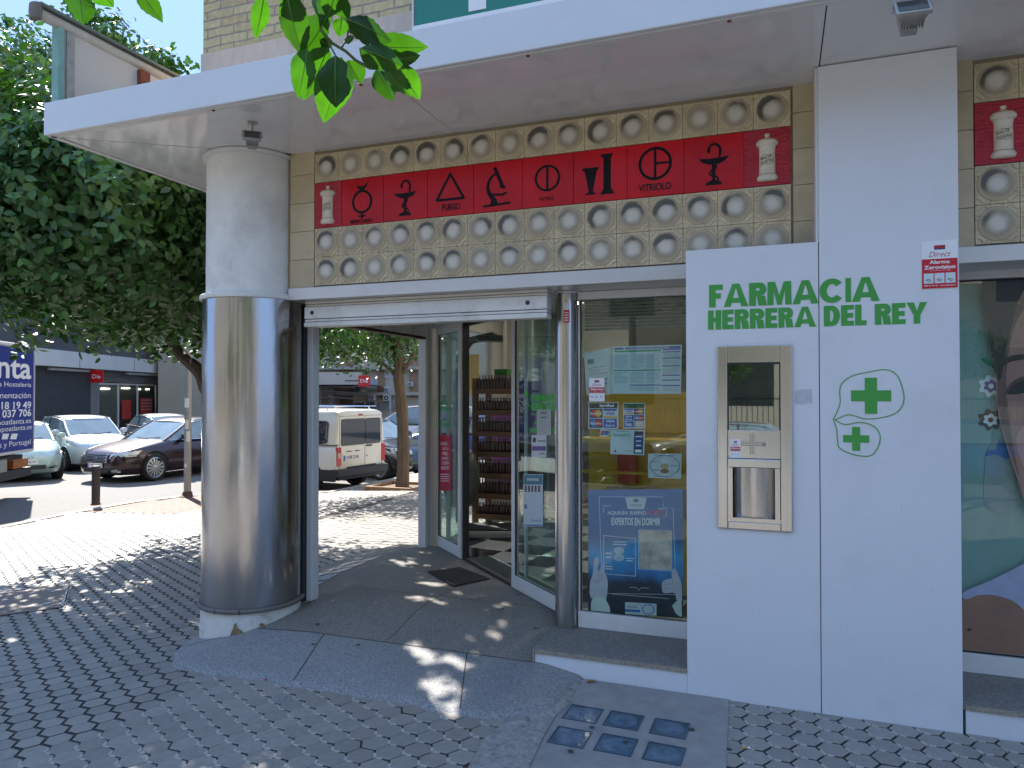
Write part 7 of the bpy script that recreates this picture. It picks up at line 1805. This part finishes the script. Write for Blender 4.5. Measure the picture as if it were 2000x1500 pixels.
# tree behind the camera whose branch hangs into the picture
tx,ty = .9,-6.6
ot = thing('orange_tree','orange tree overhead whose leafy twigs hang into the top of the picture','tree',(tx,ty,0))
limb(ot,'trunk',[([(tx,ty,-.05),(tx+.02,ty,1.0),(tx-.03,ty+.05,1.9),(tx-.1,ty+.1,2.7)],.13,.10)])
limb(ot,'limb',[([(tx-.08,ty+.1,2.5),(tx-.7,ty+1.0,3.1),(-.62,-3.9,2.85),(-.70,-3.15,2.42),(-.66,-2.93,2.20)],.06,.005),([(tx-.1,ty+.1,2.5),(tx+.8,ty-.3,3.4),(tx+1.4,ty-.6,4.2)],.07,.03),([(tx-.1,ty+.1,2.5),(tx-1.2,ty-.4,3.5),(tx-1.8,ty-.2,4.2)],.07,.03)])
blobs = [(-.2,-6.2,3.6,1.9,1.8,.9,3200),(1.2,-6.4,3.9,1.9,1.7,1.0,2600),(-2.0,-6.2,3.8,1.2,1.5,.8,1400)]
leafy(ot,'crown',blobs,.10,14,M['leaf'],1.0,lambda p: p.y > -4.3 or p.z < 2.3+.1*sin(p.x*6) )
# the near twig, leaf by leaf: pixel of stalk, pixel of tip, width, distance, roll
near = [((515,-5),(499,76),30,1.02,.2),((560,-15),(592,112),52,.98,-.4),((640,30),(582,116),48,1.02,.5),((590,-10),(545,30),40,1.0,.6),((620,-20),(640,60),30,1.05,.3),((655,-15),(640,35),40,1.0,.2),
 ((668,35),(662,72),26,1.06,.1),((650,-10),(682,40),34,1.03,-.3),((600,95),(582,192),42,.99,.25),((640,92),(592,196),54,1.02,.5),((655,108),(656,210),58,.97,-.15),((668,112),(632,240),66,1.04,.35),
 ((678,38),(765,82),44,.98,.5),((702,95),(790,132),46,.97,.45),((722,90),(836,92),44,1.05,-.3),((730,100),(800,105),30,1.06,.5),((775,118),(820,108),22,1.05,.0),((702,60),(722,92),16,1.05,0),
 ((680,118),(706,163),40,1.04,-.5),((735,135),(768,197),38,1.04,.2),((752,132),(806,190),34,.98,-.5),((778,128),(820,195),40,1.05,-.3),((690,70),(672,86),10,1.02,0),((625,78),(648,92),22,1.03,0),
 ((150,-30),(162,48),46,.95,.3),((265,-30),(318,44),34,.95,-.3),((185,-30),(222,14),40,.95,.1)]
nb = MB(); mr_ = MB(); rnd = random.Random(6)
for (su,sv),(tu,tv_),wpx,D,roll in near:
    d0 = ray(su,sv); d1 = ray(tu,tv_); a = CAM+d0*D; b = CAM+d1*(D+rnd.uniform(-.03,.05)); ax = b-a; l = ax.length; ax.normalize()
    vd = (a-CAM).normalized(); sd_ = ax.cross(vd).normalized(); up = sd_.cross(ax).normalized(); ca,sa = cos(roll),sin(roll); s2_ = sd_*ca+up*sa; u2 = up*ca-sd_*sa
    w_ = wpx/FPX*D*1.14; n = 14; base = len(nb.v); m_ = 8
    for i in range(n+1):
        t = i/n; wd = w_/2*(sin(pi*(t**.82))**.85)*(1.10-.12*t) if 0 < i < n else .0006
        for k in range(m_+1):
            y = (-1+2*k/m_)*wd; z = .30*abs(y)+.0011*sin(t*44+(1.5*abs(-1+2*k/m_)))*(abs(y)/w_*3)+.0012*sin(t*9+k*.9)*(abs(y)/w_*4) - .05*l*sin(pi*t)
            p = a+ax*(t*l)+s2_*y+u2*z; nb.v.append(tuple(p))
    mid = [Vector(nb.v[base+i*(m_+1)+m_//2])-u2*.0008 for i in range(n)]; mr_.tube(mid,[.0009*(1-.7*i/n) for i in range(n)],5)
    for i in range(n):
        for k in range(m_): q = base+i*(m_+1)+k; nb.f.append((q,q+m_+1,q+m_+2,q+1))
nb.build('near_leaves',M['leafn'],ot,smooth='all')
mr_.build('leaf_midrib',mat('midrib',(.10,.20,.03),.5,transl=.3),ot)
def NP(u,v,D): return CAM+ray(u,v)*D
tw = MB()
for pts,w0 in (([NP(600,-60,1.03),NP(615,10,1.03),NP(628,60,1.02),NP(650,85,1.02),NP(675,100,1.02),NP(695,118,1.02),NP(722,133,1.02),NP(745,133,1.02),NP(760,125,1.03)],.0022),([NP(628,60,1.02),NP(640,80,1.02),NP(655,108,1.0)],.0012),([NP(668,92,1.02),NP(678,75,1.02),NP(680,60,1.0)],.0013),([NP(600,-20,1.0),NP(575,-10,1.0),NP(515,-8,1.02)],.0015),([NP(722,133,1.02),NP(730,120,1.02),NP(735,100,1.04)],.0009),([NP(150,-60,.95),NP(150,-28,.95)],.001),([NP(265,-60,.95),NP(265,-28,.95)],.001)):
    tw = MB(); tw.tube(pts,w0,6); tw.build('near_twig',M['twig'],ot,smooth='all')

# ------------------------------------------------------------------ supermarket block across the street
A_ = Vector((-29.1,17.2)); dv_ = Vector((-7.1,16.6)).normalized()
SMK = thing('supermarket_building','dark grey supermarket front with a pale concrete band and glass doors across the street','building',(A_.x,A_.y,ROAD))
FB = Fr((A_.x,A_.y,0),(-dv_.x*-1,dv_.y,0),(0,0,1)); FB = Fr((A_.x,A_.y,0),(dv_.x,dv_.y,0),(0,0,1))
if FB.N.dot(Vector((1,0,0))) < 0: FB = Fr((A_.x,A_.y,0),(-dv_.x,-dv_.y,0),(0,0,1))
def bz(u,v,off=0.0): d = ray(u,v); t = (FB.p(0,0,off)-CAM).dot(FB.N)/d.dot(FB.N); q = CAM+d*t-FB.o; return q.dot(FB.U), q.z
la = min(bz(-40,770)[0],bz(397,770)[0]); ra = max(bz(-40,770)[0],bz(397,770)[0])
zb0 = bz(69,714)[1]; zb1 = bz(69,681)[1]
xm0,xm1 = min(la,ra)-14,max(la,ra)+4
mb = MB(); mb.fbox(FB,xm0,xm1,zb0,zb1,-.6,.45); mb.build('concrete_band',mat('pale_concrete',(.66,.64,.60),.8,var=.06,vscale=1),SMK)
mb = MB(); 
for k in range(-6,8): 
    x = bz(156,700,.45)[0]+k*5.2; mb.fbox(FB,x-.02,x+.02,zb0,zb1,.448,.4525)
mb.build('band_joint',M['seam'],SMK)
mb = MB(); mb.fbox(FB,xm0,xm1,zb1+.002,zb1+3.2,-9,-.1); mb.build('upper_wall',mat('dark_cladding',(.085,.085,.088),.6,var=.1,vscale=.7),SMK)
DGW = mat('grey_wall',(.055,.058,.06),.7,var=.12,vscale=2)
e0 = bz(176,770)[0]; e1 = bz(345,770)[0]; lo_,hi_ = min(e0,e1),max(e0,e1)
mb = MB(); mb.fbox(FB,xm0,lo_ if e0 < e1 else lo_,ROAD-.1,zb0-.002,-.4,.0); mb.fbox(FB,hi_,xm1,ROAD-.1,zb0-.002,-.4,.0); mb.build('grey_wall',DGW,SMK)
mb = MB(); mb.fbox(FB,xm0,xm1,ROAD-.1,ROAD+.14,-1.2,1.6); mb.build('front_step',M['concrete'],SMK)
c0x,c1x = sorted((bz(176,770)[0],bz(191,770)[0])); mb = MB(); mb.fbox(FB,c0x,c1x,ROAD,zb0-.3,-.3,.05); w0x,w1x = sorted((bz(345,770)[0],bz(357,770)[0])); mb.fbox(FB,w0x,w1x,ROAD,zb0-.05,-.3,.05); mb.build('concrete_pier',mat('pier',(.20,.20,.19),.8,var=.08),SMK)
mb = MB(); mb.fbox(FB,lo_,hi_,bz(250,747)[1],zb0-.004,-.5,-.15); mb.build('slatted_panel',mat('slats',(.16,.16,.15),.6,var=.5,vscale=22,stretch=(.05,.05,1)),SMK)
mb = MB(); mb.fbox(FB,lo_,hi_,ROAD,bz(250,747)[1],-.55,-.50); mb.build('shop_interior',mat('shop_dark',(.035,.035,.03),.6,var=.8,vscale=2.5),SMK)
mb = MB()
xs_ = [bz(u,770)[0] for u in (193,203,242,279,314)]
for x in xs_: mb.fbox(FB,x-.05,x+.05,ROAD,bz(250,749)[1],-.32,-.26)
mb.fbox(FB,min(xs_),max(xs_),bz(250,752)[1],bz(250,749)[1],-.32,-.26); mb.build('door_frame',M['alu'],SMK)
mb = MB(); mb.fbox(FB,min(xs_),max(xs_),ROAD,bz(250,752)[1],-.30,-.29); mb.build('shop_glass',M['glass'],SMK)
for u0,u1,v0,v1 in ((249,266,781,816),(192,199,780,820),(284,307,777,808)):
    mb = MB()
    s_ = sorted((bz(u0,770)[0],bz(u1,770)[0])); mb.fbox(FB,s_[0],s_[1],bz(290,v1)[1],bz(290,v0)[1],-.285,-.275); rp_ = mb.build('red_poster',cmat((.50,.03,.02)),SMK)
mb = MB(); s_ = sorted((bz(286,770)[0],bz(305,770)[0])); 
for k,tx_ in enumerate(('AHORRA','EN TODAS LAS','COMPRAS','DE AQUI')): z = bz(295,783+6*k)[1]; mb.text(FB,tx_,s_[0],z,s_[1]-s_[0],.08,-.27)
mb.build('poster_lettering',M['white'],rp_)
mb = MB()
for u0,u1,v in ((216,232,760),(256,270,759),(286,291,761),(302,307,761)):
    s_ = sorted((bz(u0,770)[0],bz(u1,770)[0])); z = bz(u0,v)[1]; mb.fbox(FB,s_[0],s_[1],z,z+.05,-.49,-.45)
mb.build('ceiling_light',mat('tube_light',(1,.95,.85),.5,var=0,emit=2.5),SMK)
mb = MB()
for u0,u1 in ((90,170),(243,305),(338,396)):
    s_ = sorted((bz(u0,770)[0],bz(u1,770)[0])); z = bz((u0+u1)/2,721+ (u0-90)*.07)[1]; mb.fbox(FB,s_[0],s_[1],zb0-.16,zb0-.05,.05,.2)
mb.build('light_batten',mat('batten',(.5,.5,.48),.5),SMK)
def red_sign(F_,x,z,s,label,loc):
    r = thing('shop_sign',label,'sign',loc); mb = MB(); mb.fbox(F_,x-s,x+s,z-s,z+s,-.08,.0); mb.build('sign_box',cmat((.62,.012,.015),.35),r,bevel=.01)
    mb = MB(); mb.text(F_,'Dia',x-s*.66,z-s*.32,s*1.35,s*.62,.004,bold=.01); mb.build('sign_lettering',M['white'],r)
x,z = bz(188,735,.3); F3 = Fr(FB.p(0,0,.46)-Vector((0,0,FB.o.z)),FB.U,FB.V); x,z = bz(188,735,.5)
FFc = Fr(FB.p(x,0,.5),_r,(0,0,1)); 
red_sign(FFc,0,z,.30,'red square shop sign under the pale concrete band beside the supermarket doors',tuple(FB.p(x,z,.5)))

# block at the end of the street, seen through the doorway (faces us)
DE = 40.0
def ez(u,v,D=DE): return CAM+ray(u,v)*D
FE = Fr(CAM+_f0*DE-Vector((0,0,CAM.z)),_r,(0,0,1))
def eq(u,v,off=0): d = ray(u,v); t = (FE.p(0,0,off)-CAM).dot(FE.N)/d.dot(FE.N); q = CAM+d*t-FE.o; return q.dot(FE.U),q.z
EB = thing('apartment_block','cream and brick apartment block with balconies and air conditioners at the end of the street','building',tuple(FE.p(-9,ROAD,0)))
c1 = mat('cream_wall',(.44,.38,.29),.85,var=.06,vscale=1); c2 = mat('brick_infill',(.30,.19,.12),.85,var=.25,vscale=6,stretch=(1,1,4))
mb = MB(); x0,_z = eq(520,700); x1,_z = eq(900,700); mb.fbox(FE,x0-6,x1+12,ROAD-.1,16,-8,0); mb.build('wall',c1,EB)
mb = MB()
for u0,u1,v0,v1 in ((600,690,735,800),(664,690,776,792),(737,752,700,776),(800,830,640,776),(665,690,700,735),(690,735,640,680)):
    a,b = eq(u0,v1); c_,d = eq(u1,v0); mb.fbox(FE,a,c_,b,d,.001,.06)
mb.build('brick_infill',c2,EB)
mb = MB()
for v in (668,722,772): a,b = eq(560,v); c_,d = eq(880,v-6); mb.fbox(FE,a,c_,b,d,-.05,.35)
mb.build('floor_band',mat('floor_band',(.40,.36,.30),.8,var=.08),EB)
for u0,u1,v0,v1 in ((692,716,754,770),(724,738,740,752),(752,767,700,738),(767,782,700,738),(690,737,784,800),(744,790,784,800),(620,645,745,770)):
    a,b = eq(u0,v1); c_,d = eq(u1,v0); m = MB(); m.fbox(FE,a,c_,b,d,.01,.07); wn = m.build('window',mat('pale_frame',(.5,.52,.55),.5),EB)
    m = MB(); k = (c_-a); 
    for i in range(2): m.fbox(FE,a+k*(.06+.48*i),a+k*(.46+.48*i),b+(d-b)*.08,d-(d-b)*.08,.071,.08)
    m.build('pane',CG if v0 > 750 and u0 < 720 else mat('shutter_slat',(.38,.39,.41),.6),wn)
m = MB()
for u in range(692,790,3):
    a,b = eq(u,800); c_,d = eq(u+.8,785); m.fbox(FE,a,c_,b,d,.09,.12)
m.build('railing',mat('grey_rail',(.22,.23,.25),.5),EB)
for i,(u0,u1,v0,v1) in enumerate(((719,733,771,782),(748,763,771,783),(750,760,756,766),(796,806,746,755),(704,706,700,701))[:4]):
    a,b = eq(u0,v1,.4); c_,d = eq(u1,v0,.4); lb = ['left unit of the pair above the pale shutters','right unit of the pair above the pale shutters','unit hanging just above the right unit of the pair','unit at the right, beyond the slim tree trunk'][i]
    r = thing('air_conditioner','air conditioner, '+lb,'air conditioner',tuple(FE.p(a,b,.4)),group='air conditioners on the apartment block')
    m = MB(); m.fbox(FE,a,c_,b,d,.08,.4); m.build('casing',mat('ac_casing',(.50,.50,.48),.5),r,bevel=.01); m = MB(); m.ring(FE,lerp(a,c_,.42),(b+d)/2,(d-b)*.18,(d-b)*.36,.401,.41,16); m.build('fan_grille',CB,r)
# covered walkway of the block in front
m = MB(); a,b = eq(540,751,6); c_,d = eq(704,727,6); m.fbox(FE,a,c_,b,d,5.6,6); a2_,b2_ = eq(560,800,6); m.build('walkway_fascia',mat('fascia_cream',(.50,.46,.40),.8,var=.05),EB)
m = MB(); m.fbox(FE,a,c_,b-.02,b+.0,0.1,5.5); m.build('walkway_soffit',M['seam'],EB)
m = MB(); q1,q2 = eq(640,800,5.5),eq(649,752,5.5); m.fbox(FE,q1[0],q2[0],ROAD,q2[1],5.0,5.4); m.build('walkway_post',mat('brown_post',(.14,.11,.09),.7),EB)
m = MB()
for v in (757,766,778):
    m.tube([FE.p(*eq(600,v,5.6),5.6),FE.p(*eq(640,v-2,5.6),5.6),FE.p(*eq(690,v+1,5.6),5.6)],.03,5)
m.tube([FE.p(*eq(626,800,5.6),5.6),FE.p(*eq(626,752,5.6),5.6)],.04,5); m.build('scaffold_rail',mat('rail_brown',(.15,.12,.10),.6),EB)
x,z = eq(711,744,5); red_sign(Fr(FE.p(0,0,7),_r,(0,0,1)),eq(711,744,7)[0],eq(711,744,7)[1],.26,'red square shop sign hanging below the tree crown seen through the side doorway',tuple(FE.p(x,z,7)))
m = MB(); xq,zq = eq(711,744,7); m.fbox(FE,xq-.9,xq-.26,zq-.02,zq+.03,6.9,6.95); m.build('sign_arm',M['dark'],EB)
q = CAM+ray(762,780)*34; m = MB(); m.tube([(q.x,q.y,ROAD),(q.x,q.y,6.5)],.05,8); tag(m.build('street_pole',M['lampmetal'],loc=(q.x,q.y,ROAD)),'thin grey pole standing in front of the apartment block, right of the slim tree trunk','pole')
# low building mass behind the supermarket and far trees
# ------------------------------------------------------------------ behind the viewer: what the glass and steel reflect
WB2 = thing('street_building','beige building with a long row of dark windows across the street behind the viewer','building',(0,-24,ROAD))
m = MB(); m.box(-40,26,-30,-24,ROAD,9); m.build('wall',mat('beige_wall',(.24,.225,.19),.85,var=.06),WB2)
m = MB()
for i in range(14):
    for k in range(2): x = -38+4.5*i; m.box(x,x+1.8,-24.02,-23.98,1.2+3.6*k,3.2+3.6*k)
wn = m.build('window',CG,WB2); wn['kind'] = 'stuff'
fe = thing('railing_fence','dark iron railing fence on a low wall behind the viewer','fence',(0,-19,ROAD))
m = MB(); m.box(-30,16,-19.15,-18.9,ROAD,.15); m.build('low_wall',M['kerb'],fe)
m = MB()
for i in range(300): x = -30+.153*i; m.box(x,x+.02,-19.04,-19.02,.15,1.55)
m.box(-30,16,-19.05,-19.01,1.45,1.49); m.box(-30,16,-19.05,-19.01,.3,.34); rl = m.build('rails',M['dark'],fe); rl['kind'] = 'stuff'
m = MB(); m.box(-40,26,-24,-17.5,ROAD+.002,ROAD+.12); structure(m,'far_pavement',M['kerb'])
def clone(c,loc,rz,label):
    r = copy_thing(c.root,loc,rz,label); return r
c = clone(h1,(.9,-9.6,ROAD),R(0),'white hatchback parked along the kerb right behind the viewer')
c = clone(drk,(-4.4,-9.7,ROAD),R(180),'black hatchback parked along the kerb behind the viewer on the left')
c = clone(sal,(6.2,-9.7,ROAD),R(0),'maroon saloon parked along the kerb behind the viewer on the right')
c = clone(h3,(-1.5,-15.6,ROAD),R(180),'silver car parked on the far side of the street behind the viewer')
c = clone(blu,(4.2,-15.6,ROAD),R(180),'blue hatchback parked on the far side of the street behind the viewer')
slim = [o for o in S.objects if o.name.startswith('orange_tree') and o.get('label','').startswith('slim')][0]
for i,(x,y,a) in enumerate(((-6.5,-17.9,0),(-1.6,-18.2,1.2),(3.4,-17.9,2.4),(8.5,-18,4))):
    copy_thing(slim,(x,y,ROAD+.12),a,['first','second','third','fourth'][i]+' tree from the left in the row across the street behind the viewer')
m = MB(); m.tube([(-2.4,-7.6,0),(-2.4,-7.6,3.6)],.06,12); tag(m.build('street_pole',M['dark'],loc=(-2.4,-7.6,0)),'dark pole by the kerb behind the viewer','pole')
